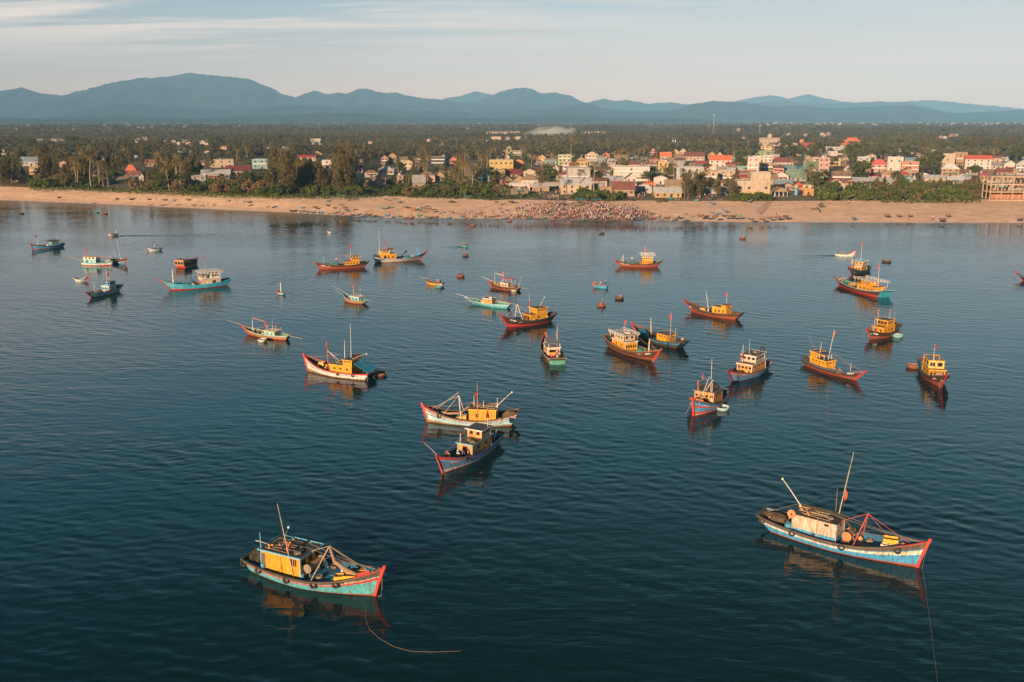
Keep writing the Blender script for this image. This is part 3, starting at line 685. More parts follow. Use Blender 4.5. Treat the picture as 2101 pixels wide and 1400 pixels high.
    def clutter(s, n=6, q0=.55, q1=.9, seed=0):
        """small loose gear lying about the deck, each a thing of its own"""
        rr = random.Random(seed+len(s.label)); sh = s.label.split(',')[0]; v = 1 if Vector((-s.d.y, s.d.x, 0)).dot(s.C) < 0 else -1; used = set()
        kinds = ['rope coil', 'wooden box', 'orange buoy', 'plastic basin', 'jerry can', 'bamboo basket', 'folded net', 'white foam box']; rr.shuffle(kinds)
        for k in kinds[:n]:
            q = rr.uniform(q0, q1); x = s.xq(q); y = rr.choice([-1, 1])*max(.05, s.room(x, .4)-.45)*rr.uniform(.3, 1); b = MB(); z = s.dz(x)
            side = 'near' if y*v > 0 else 'far'
            if k == 'rope coil':
                for i in range(3): b.torus((0, 0, .06+.09*i), (0, 0, 1), .36-.05*i, .055, ROPE, 12, 5)
            elif k == 'wooden box': b.box((0, 0, .22), (.8, .55, .44), WOODL); b.box((0, 0, .46), (.84, .59, .05), WOOD)
            elif k == 'orange buoy': b.lathe((0, 0, .02), [(.04, 0), (.24, .12), (.28, .27), (.22, .42), (.05, .52), (.05, .6)], FLOAT, 12)
            elif k == 'plastic basin': b.lathe((0, 0, .01), [(.26, 0), (.38, .24), (.41, .26), (.35, .24), (.24, .05)], rr.choice([REDB, BARB, WHITEP]), 14)
            elif k == 'jerry can': b.box((0, 0, .24), (.34, .22, .46), rr.choice([BARB, YELP, WHITEP]), taper=.9); b.tube([(.05, 0, .46), (.12, 0, .56)], .04, DARK, 6)
            elif k == 'bamboo basket': b.lathe((0, 0, 0), [(.26, 0), (.34, .32), (.36, .36), (.30, .34), (.24, .06)], NETT, 12)
            elif k == 'folded net': b.heap((0, 0, -.02), (1.2, .8, .42), rr.choice([NETG, NETB, NETD]), 14, seed+q, .35)
            else: b.box((0, 0, .2), (.7, .45, .38), WHTXT); b.box((0, 0, .41), (.74, .49, .06), WHTXT)
            w_ = ('%s by the %s rail of the %s' % (k, side, sh)).split()[:16]
            while w_[-1] in ('and', 'with', 'a', 'of', 'the', 'its', 'at', 'on', 'in', 'an', 'under', 'below'): w_.pop()
            s.load(k.replace(' ', '_'), k, ' '.join(w_), b, (x, y, z), rz=rr.random()*3)
        rg = MB(); a = s.hull(.97, 1, 1); zt = getattr(s, 'ztop', 2.5)
        for e in (-1, 1): rg.tube([(s.xq(.45), e*.4, zt+.6), lerp(Vector((s.xq(.45), e*.4, zt+.6)), Vector((a.x, 0, a.z)), .5)+Vector((0, 0, -.25)), (a.x, 0, a.z)], .016, ROPE, 4)
        c = s.hull(0.02, 1, 1); rg.tube([(s.xq(.25), 0, zt+.8), (c.x, 0, c.z)], .016, ROPE, 4); rg.build('rigging', s.root)
    # --- loads: things of their own
    def load(s, name, cat, label, mb, p, group=None, rz=0.0):
        o = mb.build(name, None, s.W(p), s.rz+rz); tag(o, label, cat, group); return o
    def room(s, x, hl, dz=0.0):
        """half width free inside the bulwarks over a length"""
        r = 9
        for e in (-hl, hl):
            q = min(.985, max(.01, s.q_of(x+e))); z = s.deckz(q)+dz; r = min(r, abs(s.hull(q, min(1, z/s.sheer(q)), 1).y)-.14)
        return max(.12, r)
    def net(s, q, y, d, m, label, seed=1, rough=.35, dz=0):
        x = s.xq(q); hw = s.room(x, d[0]*.42, dz); d = (d[0], min(d[1], 1.75*hw), d[2]); y = max(-(hw-d[1]*.55), min(hw-d[1]*.55, y)) if hw > d[1]*.55 else 0; b = MB(); b.heap((0, 0, 0), d, m, 18, seed, rough); 
        fl = [(d[0]*.35*math.cos(a), d[1]*.35*math.sin(a), d[2]*.62) for a in (0.3, 2, 4)]
        for f in fl: b.lathe(f, [(.01, -.1), (.09, -.05), (.1, 0), (.08, .06), (.01, .09)], FLOAT if m is not NETS else WOODL, 7)
        return s.load('net_pile', 'net', label, b, (x, y, s.dz(x)-.05+dz))
    def crate(s, q, y, label, m=YELP, d=(.8, .55, .42), rz=0., stack=1, dz=0.):
        x = s.xq(q); hw = s.room(x, d[0]/2, dz); yl = max(0, hw-d[1]*.62); y = max(-yl, min(yl, y))
        for k in range(stack):
            b = MB(); a, c, h = d; t = .04; 
            b.box((0, 0, t/2), (a, c, t), m)
            for e in (-1, 1): b.box((e*(a/2-t/2), 0, h/2+t/2), (t, c, h-t), m); b.box((0, e*(c/2-t/2), h/2+t/2), (a-2*t, t, h-t), m)
            b.box((0, 0, h*.55), (a-2.2*t, c-2.2*t, h*.5), NETT if k == stack-1 else DARK)
            s.load('fish_crate', 'crate', label if stack == 1 else label+(', top of the stack' if k == stack-1 else ', lower in the stack'), b, (x, y, s.dz(x)+dz+k*h), rz=rz)
    def barrel(s, q, y, label, m=BARB, r=.29, h=.85, dz=0.):
        x = s.xq(q); yl = max(0, s.room(x, r, dz)-r*1.05); y = max(-yl, min(yl, y)); b = MB(); b.lathe((0, 0, 0), [(r*.9, 0), (r, .06), (r, h*.33), (r*1.05, h*.36), (r, h*.4), (r, h*.66), (r*1.05, h*.69), (r, h*.72), (r, h-.06), (r*.88, h), (r*.84, h-.05)], m, 16)
        s.load('barrel', 'barrel', label, b, (x, y, s.dz(x)+dz))
    def man(s, q, y, kind, shirt, legs, hat, label, rz=0., dz=0., group=None):
        x = s.xq(q); yl = max(0, s.room(x, .2, dz)-.2); y = max(-yl, min(yl, y)); z = s.dz(x)+dz+(.30 if kind == 'sit' else 0)
        return person(s.W((x, y, z)), s.rz+rz, kind, shirt, legs, hat, label, group)
def coracle(px, py, m, dia, label, inner=NETB, group='round basket boats', rz=0., load=None, name='basket_boat'):
    p = P(px, py); b = MB(); r = dia/2
    b.lathe((0, 0, 0), [(r*.30, -.22), (r*.62, -.14), (r*.88, .12), (r*1.0, .48), (r*1.02, .56), (r*.95, .56), (r*.90, .42), (r*.80, .14), (r*.55, .0), (r*.05, -.03)], m, 22)
    o = b.build(name, None, p, rz, True); tag(o, label, 'basket boat', group)
    t = MB(); t.torus((0, 0, .57), (0, 0, 1), r*.99, .05, WOODL, 22, 6); t.build('rim', o)
    t = MB(); t.box((0, 0, .34), (.2, r*1.82, .05), WOODL); t.box((r*.45, 0, .34), (.16, r*1.6, .05), WOODL); t.build('thwart', o)
    return o, p
# ------------------------------------------------------------------ the boats, near to far
G = 'fishing boats anchored off the beach'
def vis(b): return 1 if Vector((-b.d.y, b.d.x, 0)).dot(b.C) < 0 else -1
# turquoise boat, lower left
b = Boat('fishing_boat', 'turquoise fishing boat with red stripe and long yellow cabin, nearest at the lower left', (768.6, 1222.5), (518, 1172), (786, 1166), (501, 1145), 4.4,
         bands=[(.06, RUST), (.60, TURQ), (.72, REDP), (.76, TURQL), (1, WOOD)], tw=.6, bul=.28, g=(1.5, 1.15, 2.3))
c = b.cabin(.17, .47, 2.9, 2.0, YEL, ROOFD, BLPOLE, nwin=0, fwin=3, win=(.5, .6), wz=.72, over=.22, door=False)
zt = b.ztop
for i in range(3): wv = MB(); wv.box((b.xq(.405)+.26*i, -1.66, zt-.72), (.15, .05, .75), DARK); wv.build('window', c)
wv = MB(); wv.box((b.xq(.185), -1.66, zt-1.2), (.55, .06, 1.5), WOOD); wv.build('door', c)
b.roofgear(.17, .46, 2.9, zt, True, n=12)
fr = MB(); x0, x1 = b.xq(.27), b.xq(.50)
for p0, p1 in (((x0, 1.75, zt+.12), (x1, 1.75, zt+.12)), ((x1, -.2, zt+.12), (x1, 1.75, zt+.12)), ((x0, -.2, zt+.12), (x0, 1.75, zt+.12))): b.bar(fr, p0, p1, .09, .12, BLPOLE)
fr.build('roof_frame', b.root)
pn = MB(); pn.box(((x0+x1)/2, .8, zt+.06), (x1-x0-.1, 1.7, .05), ROOFD, ); pn.build('awning', b.root)
b.mast(.42, -1.75, 7.6, (-1.7, .2), .06, POLE, (FLAGO, .52, 1.5, .32))
b.mast(.33, -1.62, 3.4, (-.3, 0), .07, BROWN, None, name='post'); b.mast(.17, -1.5, 3.9, (-.1, 0), .09, BLPOLE, name='post')
b.pole((b.xq(.15), -1.9, zt+.9), (b.xq(.19), -.9, zt+.2), .06, WPOLE); b.pole((b.xq(.25), .3, zt+.1), (b.xq(.27), .9, zt+1.6), .05, WOODL, tipm=WHTXT)
top = b.aframe(.56, 3.2, POLE, 1.0, True, .055)
b.roller(.50, WOODL, .46, 2.3)
nn = MB(); pts = [top+Vector((0, 0, -.1)), Vector((b.xq(.66), -.2, 2.8)), Vector((b.xq(.74), -.3, 2.25)), Vector((b.xq(.84), -.35, 1.95)), Vector((b.xq(.95), 0, 2.35))]
nn.tube(pts, [.10, .18, .24, .20, .05], NETT, 8); nn.build('furled_net', b.root)
for q in (.012, .16, .40, .60, .745): b.tyre(q, -1, .40)
pn = MB(); pa = b.hull(.86, .97, -1); pb = b.hull(.93, .97, -1); b.bar(pn, pa+Vector((0, .12, .26)), pb+Vector((0, .12, .26)), .06, .34, REDP); pn.build('bow_board', b.root)
b.text('BCHEA', .83, -1, .76, .34, CRTXT)
hatch = MB()
for i in range(3): hatch.box((b.xq(.64+.055*i), .5, b.dz(b.xq(.64+.05*i))+.06), (.7, 1.3, .14), DKB)
hatch.build('hatch', b.root)
b.net(.075, .1, (2.0, 2.3, 1.15), NETD, 'dark green net heaped on the stern of the turquoise boat at lower left', 3)
b.crate(.74, -1.05, 'yellow fish crate by the near rail of the turquoise boat, beside its twin', YELP, (1.3, .8, .62), .5, dz=.12)
b.crate(.79, -.85, 'yellow fish crate by the near rail of the turquoise boat, nearer the bow', YELP, (1.25, .8, .6), .4, dz=.12)
b.crate(.80, .75, 'grey slatted crate at the far rail on the foredeck of the turquoise boat', WOODL, (1.6, 1.0, .5), .5, dz=.1)
b.crate(.835, .35, 'small yellow crate in the middle of the foredeck of the turquoise boat', YELP, (.8, .6, .5), .6, dz=.1)
b.barrel(.91, .25, 'blue plastic barrel standing in the bow of the turquoise boat at lower left', BARB, .48, 1.0, dz=.1)
b.barrel(.475, -1.5, 'small pale blue bucket at the cabin corner of the turquoise boat', BARB, .2, .45)
b.barrel(.185, -1.75, 'blue drum beside the aft end of the yellow cabin at lower left', BARB, .24, .7)
p = b.hull(1, .9, 1)
e1 = b.root.matrix_basis.inverted()
b.rope([(p.x, 0, p.z), (b.L+.9, 0, 1.0), (b.L+.8, 0, .2), (b.L+.3, 0, -.05)])
loc = lambda px, py: e1 @ P(px, py, .05)
b.rope([loc(752, 1240), loc(750, 1268), loc(757, 1290), loc(778, 1310), loc(808, 1327), loc(845, 1337), loc(890, 1338), loc(945, 1336)], .012, 'floating_rope')
# blue boat, lower right
b = Boat('fishing_boat', 'blue fishing boat with cream stripe and whitewashed cabin, alone at lower right', (1881, 1164), (1583, 1092), (1905, 1112), (1556, 1056), 3.9,
         bands=[(.10, ORNG), (.50, BLUE), (.68, CREAM), (.74, BLUE), (1, WOOD)], tw=.62, bul=.5, g=(1.7, 1.2, 2.5))
b.cabin(.23, .50, 2.4, 2.1, WHC, ROOFD, None, nwin=0, fwin=1, win=(.35, .3), wz=.8, door=False, base=BLUE, over=.1)
zt = b.ztop; c = b.root
wv = MB(); wv.box((b.xq(.44), -1.375, zt-.45), (.5, .05, .22), DARK); wv.build('window', c); wv = MB(); wv.box((b.xq(.365), -1.375, zt-1.9), (.4, .05, .16), DARK); wv.build('vent', c)
b.roofgear(.23, .49, 2.3, zt, True, n=16)
nt2 = MB(); nt2.tube([(b.xq(.24), .4, zt+.55), (b.xq(.33), .45, zt+.42), (b.xq(.44), .4, zt+.5), (b.xq(.52), .3, zt+.1), (b.xq(.60), .2, 1.6)], [.12, .2, .2, .18, .1], NETD, 8); nt2.build('furled_net', b.root)
b.pole((b.xq(.25), .2, zt+.3), (b.xq(.11), .6, zt+2.9), .055, WPOLE, tipm=WHTXT)
b.mast(.47, .7, 7.8, (1.0, .2), .065, POLE, (FLAGO, .45, 1.5, .34), z0=zt-.1); b.mast(.45, .8, 3.3, (0, 0), .04, WOODL, z0=zt-.1, name='antenna')
b.mast(.385, -1.4, 2.6, (0, 0), .09, ORPOLE, name='exhaust_pipe')
b.mast(.23, -1.1, 2.6, (0, 0), .07, BLPOLE, name='post')
b.aframe(.605, 3.6, REDPOLE, .9, True, .06)
b.roller(.555, ORPOLE, .50, 1.6)
d = MB(); x = b.xq(.225); z = zt-.1; 
d.tube([(x, -1.55, z), (x, -1.4, z)], .48, ORPOLE, 18); d.tube([(x, -1.57, z), (x, -1.38, z)], .12, DARK, 8); d.tube([(x, -1.3, z), (x-.5, -.9, z-.9)], .06, ORPOLE, 6); d.build('winch_wheel', b.root)
for q in (.02, .235, .55, .86): b.tyre(q, -1, .40)
b.text('NA9018', .90, -1, .52, .28, CRTXT)
b.net(.10, .1, (2.6, 2.3, .9), NETB, 'brown net heaped on the stern of the blue boat at lower right', 5)
b.barrel(.205, -1.35, 'blue barrel beside the aft end of the whitewashed cabin', BARB, .36, .9)
b.crate(.79, .35, 'large yellow fish box on the foredeck of the blue boat at lower right', YELP, (1.5, 1.0, 1.15), .3)
b.crate(.79, -.85, 'pale wooden box at the near rail of the blue boat at lower right', CREAM, (1.3, .6, .75), .05)
b.barrel(.845, -.15, 'pale blue drum behind the bow of the blue boat at lower right', BARB, .26, .75)
dw = MB(); x = b.xq(.865); z = b.dz(x)+.55; dw.tube([(x, .05, z), (x+.3, -.2, z)], .38, ORPOLE, 14); dw.tube([(x-.02, .07, z), (x+.32, -.22, z)], .15, DARK, 8); dw.box((x+.15, -.05, z-.35), (.2, .3, .4), WOOD); dw.build('anchor_winch', b.root)
tb = MB(); tb.box((b.xq(.63), -.75, b.dz(b.xq(.63))+.14), (1.1, .4, .28), REDP, .2); tb.build('hatch', b.root)
p = b.hull(1, 1, 1); e1 = b.root.matrix_basis.inverted(); loc = lambda px, py: e1 @ P(px, py, .05)
b.rope([(p.x, 0, p.z), loc(1891, 1172)+Vector((0, 0, .4)), loc(1898, 1200), loc(1906, 1260), loc(1915, 1330), loc(1926, 1420)], .012)
# pair in the middle: back boat
b = Boat('fishing_boat', 'pale turquoise fishing boat with yellow cabin and A-frame, behind the blue boat lettered BĐ180DF', (878, 865), (1048, 874), (867, 831), (1063, 846), 3.9,
         bands=[(.16, OCHRE), (.50, TURQL), (.55, BROWN), (.70, TURQL), (.78, REDD), (.86, CREAM), (1, WOOD)], tw=.5, bul=.45, deck=DKD, g=(1.6, 1.0, 2.5))
b.cabin(.23, .50, 2.6, 1.85, YEL, ROOFD, YELP, nwin=2, fwin=2, win=(.45, .6), wz=.55)
zt = b.ztop; b.roofgear(.23, .50, 2.6, zt, False, n=14)
b.mast(.415, 1.5, 6.4, (0, 0), .07, ORPOLE, (FLAGR, .80, 1.1, .32)); b.mast(.46, .4, 2.0, (0, 0), .05, WPOLE, z0=zt-.05, name='antenna'); b.mast(.36, .6, 1.2, (0, 0), .05, WPOLE, z0=zt-.05, name='antenna')
b.aframe(.58, 3.6, WPOLE, .6, False, .06); b.pole((b.xq(.58)+.6, 0, 4.9), (b.xq(.85), .5, 2.2), .05, POLE)
b.pole((b.xq(.24), .2, zt), (b.xq(.07), .5, zt+2.6), .05, WPOLE, tipm=WHTXT); b.mast(.22, .3, 3.4, (0, 0), .07, WPOLE, name='post')
nn = MB(); nn.tube([(b.xq(.52), .2, zt), (b.xq(.60), .3, 1.6), (b.xq(.72), .3, 1.5), (b.xq(.80), .2, 1.7)], [.1, .16, .2, .1], NETT, 8); nn.build('furled_net', b.root)
b.tyre(.82, 1, .38); b.text('NA9018', .88, 1, .57, .26, CRTXT)
b.net(.09, .2, (2.4, 2.0, .9), NETB, 'brown net filling the stern of the pale turquoise boat in mid picture', 8)
b.crate(.56, 1.1, 'yellow crate by the cabin front of the pale turquoise boat', YELP, (.8, .6, .85)); b.crate(.62, 1.15, 'lower yellow crate by the near rail of the pale turquoise boat', GOLD, (.8, .6, .5))
b.crate(.80, .2, 'tan roll crate on the foredeck of the pale turquoise boat', NETT, (1.4, .6, .5)); b.net(.83, .7, (1.0, .8, .4), NETS, 'pale sacks in the bow of the pale turquoise boat', 11, .2)
b.barrel(.56, .3, 'blue drum before the cabin of the pale turquoise boat', BARB, .3, .8)
b.bowrope(-.2)
# pair: front boat
b = Boat('fishing_boat', 'blue and red fishing boat lettered BĐ180DF, bow towards us, crew on its foredeck', (909, 972), (1022, 912), (897, 938), (1033, 887), 3.4,
         bands=[(.07, REDP), (.22, TURQL), (.28, REDP), (.52, BLUE), (.58, REDP), (.82, BLUE), (1, REDP)], tw=.5, bul=.55, deck=DKD, cap=BLUED, inner=DKB, g=(1.6, 1.15, 2.2), off=True)
V_ = vis(b)
b.cabin(.26, .58, 2.1, 1.65, ORC, ROOFB, BLPOLE, nwin=2, fwin=0, win=(.5, .45), door='front')
zt = b.ztop; b.roofgear(.30, .58, 2.0, zt, False, n=8)
b.cabin(.27, .42, 1.9, 1.1, ORC, ROOFD, WPOLE, nwin=2, fwin=2, win=(.4, .45), door=False, name='wheelhouse', z0=zt-.04, over=.3)
b.mast(.30, .95*V_, 5.8, (0, 0), .05, WPOLE, (FLAGR, .98, 1.4, .30)); b.mast(.57, -.9*V_, 3.0, (-.15, 0), .07, WPOLE, name='post'); b.pole((b.xq(.2), 1.0, 1.2), (b.xq(.12), 1.2, 4.2), .05, WPOLE)
b.text('BĐ180DF', .845, V_, .60, .36, WHTXT); b.tyre(.72, V_, .32)
b.pole((b.xq(.90), -.6*V_, 2.0), (b.xq(.93)+.3, -2.6*V_, 4.0), .03, WPOLE, 'fishing_pole')
b.man(.70, .1, 'sit', 'white', 'navy', 'white', 'person in white with a white hat sitting mid foredeck of the boat BĐ180DF', .4)
b.man(.645, -.4, 'squat', 'brown', 'black', 'cone', 'person in a straw hat crouching by the cabin door of the boat BĐ180DF', 1.2)
b.man(.66, .8*V_, 'bend', 'blue', 'black', None, 'bareheaded person bending at the near rail of the boat BĐ180DF', -1.0)
b.man(.84, -.2, 'stand', 'maroon', 'maroon', 'pink', 'person in dark red and pink hat standing in the bow of boat BĐ180DF', 2.4, -.2)
b.crate(.80, -.55*V_, 'stack of tan baskets on the foredeck of the boat BĐ180DF', GOLD, (.6, .55, .5), 0, 2)
b.net(.79, .65*V_, (1.5, .8, .5), NETS, 'pale folded sacks along the near rail of the boat BĐ180DF', 14, .2)
b.net(.12, 0, (1.6, 1.3, .6), NETD, 'dark net in the stern of the boat BĐ180DF', 15)
b.bowrope(-.1, .8)
# white and red boat with blue tarpaulin, left of centre
b = Boat('fishing_boat', 'white hulled fishing boat with red rail, yellow cabin and blue tarpaulin over its stern', (632.6, 761), (748, 781), (624, 729), (756, 768), 3.9,
         bands=[(.20, OCHRE), (.56, WHITEP), (.60, REDD), (.84, TURQL), (1, REDP)], tw=.72, bul=.5, deck=DKD, cap=REDP, transom=BROWND, g=(1.3, 1.1, 2.7))
b.cabin(.24, .55, 2.5, 1.5, YEL, ROOFG, YELP, nwin=3, fwin=2, win=(.42, .34), wz=.66)
zt = b.ztop; b.cabin(.24, .36, 2.3, .95, YEL, ROOFD, YELP, nwin=3, fwin=2, win=(.3, .3), wz=.8, door=False, name='wheelhouse', z0=zt-.04); z2 = b.ztop
b.roofgear(.38, .54, 2.2, zt, False, n=6)
tp = MB(); xa, xb = b.xq(.22), b.xq(.03); tp.add([(xa, -1.7, 3.1), (xa, 1.3, 2.9), (xb-.6, 1.7, 1.55), (xb-.6, -1.6, 1.8), (xa, -1.7, 3.05), (xa, 1.3, 2.85), (xb-.6, 1.7, 1.5), (xb-.6, -1.6, 1.75)], [(0, 1, 2, 3), (7, 6, 5, 4), (0, 4, 5, 1), (1, 5, 6, 2), (2, 6, 7, 3), (3, 7, 4, 0)], TARP); tp.build('awning', b.root)
for q, y in ((.0, -1.5), (.0, 1.5)): b.mast(q+.02, y, 1.0, (0, 0), .05, POLE, name='awning_post')
b.mast(.62, .5, 5.6, (.1, 0), .09, REDPOLE, (FLAGO, 1.0, 1.3, .26)); b.pole((b.xq(.62), .4, 4.6), (b.xq(.54), -.5, zt), .07, REDPOLE); b.pole((b.xq(.62), .5, 4.5), (b.xq(.46), .2, zt+.3), .05, WPOLE)
b.mast(.42, -.5, 4.2, (-.1, 0), .06, WPOLE, z0=zt-.05, name='antenna'); b.mast(.33, -.6, 6.4, (-.1, 0), .05, WPOLE, z0=z2-.05, name='antenna')
b.pole((b.xq(.27), .3, z2), (b.xq(.05), .6, z2+1.4), .06, POLE, tipm=WHTXT)
rr = MB(); rr.lathe((b.xq(.26), -.9, z2+.05), [(.5, 0), (1.0, .35), (1.02, .42), (.45, .1)], BROWND, 16); rr.build('roof_basket', b.root)
b.tyre(.19, 1, .32); b.tyre(.40, 1, .3)
b.crate(.76, -.5, 'yellow crate on the white boat with blue tarpaulin', GOLD, (1.1, .7, .45), 0, 2); b.crate(.80, .5, 'yellow crate under white sacks on the foredeck of the white boat with blue tarpaulin', YELP, (1.0, .7, .5), .3)
b.net(.77, .9, (.9, .6, .6), NETS, 'white sacks by the near rail of the white boat with blue tarpaulin', 17, .2); b.net(.56, 1.2, (.7, .5, .5), FLOAT, 'orange floats by the cabin front of the white boat with blue tarpaulin', 18, .2)
b.rope([(-.3, 1.2, 1.1), (-.75, 1.4, .6), (-.6, 1.5, -.05)], .05, 'stern_rope')
b.bowrope(-.3)
coracle(781, 771, paint('coracle_brown', (.19, .075, .04), .35), 2.35, 'brown basket boat tied behind the boat with the blue tarpaulin')
# bow-on blue boat, right of centre
b = Boat('fishing_boat', 'blue boat with red stem seen bow on, orange cabin, pale basket boat at its side', (1423, 853), (1487, 822), (1422, 820), (1490, 802), 4.5,
         bands=[(.06, CREAM), (.22, REDP), (.52, BLUE), (.66, REDP), (.84, BLUE), (1, BLUED)], tw=.6, bul=.5, deck=DKD, cap=WOOD, g=(1.6, 1.2, 2.5), stemw=.32, bo=1.0)
V_ = vis(b)
b.cabin(.28, .60, 2.9, 2.0, ORC, ROOFB, WOODL, nwin=2, fwin=4, win=(.4, .4), wz=.7, door=False); zt = b.ztop
b.roofgear(.28, .60, 2.4, zt, False, n=10); 
b.mast(.58, 1.0, 5.6, (.2, 0), .045, WPOLE, None, z0=zt-.05, name='antenna'); b.mast(.60, 1.3, 3.8, (0, 0), .07, WPOLE, name='post'); b.mast(.60, -1.1, 3.9, (0, 0), .05, WPOLE, (FLAGO, 1.0, 1.3, .5)); b.mast(.40, -1.3, 4.6, (0, 0), .08, ORPOLE, name='post')
b.pole((b.xq(.93), .7, 2.0), (b.xq(.72), 1.3, 6.0), .045, WPOLE); b.pole((b.xq(.55), 0, zt), (b.xq(.50), .9, zt+1.7), .05, WPOLE, tipm=WHTXT); b.pole((b.xq(.35), -.6, zt+1.1), (b.xq(.30), -2.2, zt+1.3), .06, NETT)
cr = MB(); cr.heap((b.xq(.34), .4, zt), (1.9, 1.7, .8), ROOFD, 14, 4, .2); cr.build('tarpaulin_bundle', b.root)
bb = MB(); pa = b.hull(.93, .9, -1); pb = b.hull(.985, .9, -1)
for e in (-1, 1): pa = b.hull(.88, 1, e); pb = b.hull(.97, 1, e); b.bar(bb, pa+Vector((0, 0, .2)), pb+Vector((0, 0, .2)), .06, .3, ORPOLE)
bb.build('bow_board', b.root)
b.text('NA9224', .84, V_, .69, .30); b.text('NA9224', .90, -V_, .69, .26)
b.net(.72, 0, (2.4, 2.0, 1.0), NETB, 'brown net heaped before the orange cabin of the bow-on blue boat', 21); b.net(.10, 0, (1.8, 1.6, .9), NETD, 'dark net on the stern of the bow-on blue boat', 22)
b.bowrope(-.2, -1.4*V_)
coracle(1482, 841, TURQL, 2.3, 'pale turquoise basket boat with a dark inside, beside the bow-on blue boat')
# two-tier boat behind it
b = Boat('fishing_boat', 'blue boat with two-storey cream cabin, just behind the bow-on blue boat', (1504, 785), (1574, 758), (1495, 763), (1588, 740), 4.0,
         bands=[(.08, REDD), (.42, BLUE), (.50, REDD), (.66, BLUE), (.72, REDD), (.84, TURQ), (1, REDP)], tw=.55, bul=.5, deck=DKD, cap=WOOD, stem=REDD, g=(1.5, 1.2, 2.4), bo=1.1)
V_ = vis(b)
b.cabin(.24, .60, 2.5, 1.6, ORC, ROOFB, WPOLE, nwin=3, fwin=4, win=(.38, .4), wz=.68); zt = b.ztop
b.cabin(.26, .50, 2.3, 1.15, WHC, ROOFB, WPOLE, nwin=3, fwin=3, win=(.45, .45), wz=.6, door=False, name='wheelhouse', z0=zt-.04, over=.25); z2 = b.ztop; b.roofgear(.27, .5, 2.2, z2, False, n=8)
b.mast(.56, .8*-V_, 3.4, (0, 0), .05, WPOLE, (FLAGR, .55, 1.0, .5), z0=zt-.05); b.mast(.50, 0, 3.0, (.1, 0), .03, WPOLE, None, z0=z2-.05, name='antenna'); b.pole((b.xq(.63), -.9*V_, 1.2), (b.xq(.58), -.8*V_, 5.0), .05, ORPOLE)
b.pole((b.xq(.2), -.4, 2.4), (b.xq(-.06), -1.5, 3.1), .12, NETB, 'outrigger'); rr = MB(); rr.torus((b.xq(-.08), -1.6, 2.9), (1, 0, .2), .45, .13, RUB, 12, 6); rr.build('tyre_fender', b.root)
b.text('NA9224', .80, V_, .70, .28)
b.net(.72, .2, (1.7, 1.6, .8), NETD, 'black net on the foredeck of the boat with the two-storey cream cabin', 25); b.crate(.64, .75*V_, 'yellow crate by the cabin of the boat with the two-storey cream cabin', GOLD, (.8, .7, .7)); b.barrel(.9, -.3, 'white tub in the bow of the boat with the two-storey cream cabin', WHITEP, .3, .6)
b.net(.08, 0, (1.6, 1.4, .8), NETD, 'dark net over the stern of the boat with the two-storey cream cabin', 26)
# brown boat right, bow right
b = Boat('fishing_boat', 'brown boat with orange bottom and blue rail, yellow stern cabin and two tall poles', (1753, 780), (1651, 749), (1775, 763), (1643, 733), 3.0,
         bands=[(.32, ORNG), (.86, BROWN), (1, BLUE)], tw=.5, bul=.5, deck=DKB, cap=BLUED, g=(1.3, 1.0, 1.9), stem=REDP)
b.cabin(.20, .46, 2.0, 1.45, YEL, ROOFD, YELP, nwin=4, fwin=3, win=(.26, .26), wz=.78, door=False); zt = b.ztop
b.cabin(.20, .27, 1.9, .95, YEL, ROOFD, YELP, nwin=0, fwin=0, door=False, name='wheelhouse', z0=zt-.04)
pn = MB(); pn.box((b.xq(.31), 0, zt+1.05), (b.xq(.42)-b.xq(.2), 2.1, .06), ROOFD)
for q in (.29, .41):
    for e in (-1, 1): pn.tube([(b.xq(q), e*.9, zt-.05), (b.xq(q), e*.9, zt+1.05)], .04, WPOLE, 5)
pn.build('canopy', b.root)
b.mast(.31, -.6, 3.2, (.3, 0), .05, WPOLE, z0=zt-.05, name='antenna'); b.mast(.40, .3, 5.8, (.9, 0), .05, WPOLE, (FLAGO, 1.0, 1.4, .3), z0=zt-.05); b.pole((b.xq(.18), .3, zt+.9), (b.xq(.0), .8, zt+3.2), .035, WOODL)
b.mast(.78, 0, 2.2, (0, 0), .07, POLE, name='post'); b.pole((b.xq(.46), 0, zt), (b.xq(.78), 0, 2.6), .02, ROPE, 'stay_rope')
b.eye(.865, -1, .72, 1.5, .34); b.text('NA90531', .72, -1, .58, .30, CRTXT)
b.net(.06, 0, (2.2, 1.6, .9), NETD, 'dark net piled on the stern of the brown boat with two tall poles', 28); b.net(.52, .1, (.8, .8, .6), NETT, 'orange tan net below the cabin windows of the brown boat with two tall poles', 29); b.net(.60, -.3, (.8, .5, .25), NETS, 'white sack on the blue deck of the brown boat with two tall poles', 30, .2)
b.bowrope(-.8, .2)
# brown two-tier boat upper right
b = Boat('fishing_boat', 'dark brown boat with two orange flags, pale blue basket boat at its side', (1786, 696), (1837, 686), (1779, 676), (1850, 665), 3.3,
         bands=[(.35, ORNG), (1, BROWND)], tw=.55, bul=.5, deck=DKB, cap=BROWND, g=(1.5, 1.1, 2.2), bo=1.0)
V_ = vis(b)
b.cabin(.28, .64, 2.2, 1.5, YEL, ROOFB, YELP, nwin=3, fwin=2, win=(.3, .45)); zt = b.ztop
b.cabin(.30, .52, 2.1, 1.15, YEL, ROOFD, YELP, nwin=2, fwin=3, win=(.4, .5), door=False, name='wheelhouse', z0=zt-.04, over=.3); z2 = b.ztop
b.mast(.56, .8*-V_, 3.6, (0, 0), .03, WPOLE, (FLAGO, 1.0, 1.3, .3), z0=zt); b.mast(.33, .3, 2.2, (0, 0), .03, WPOLE, (FLAGO, 1.0, .9, .55), z0=z2); b.mast(.22, .6, 4.2, (-.2, 0), .06, WOODL, name='post')
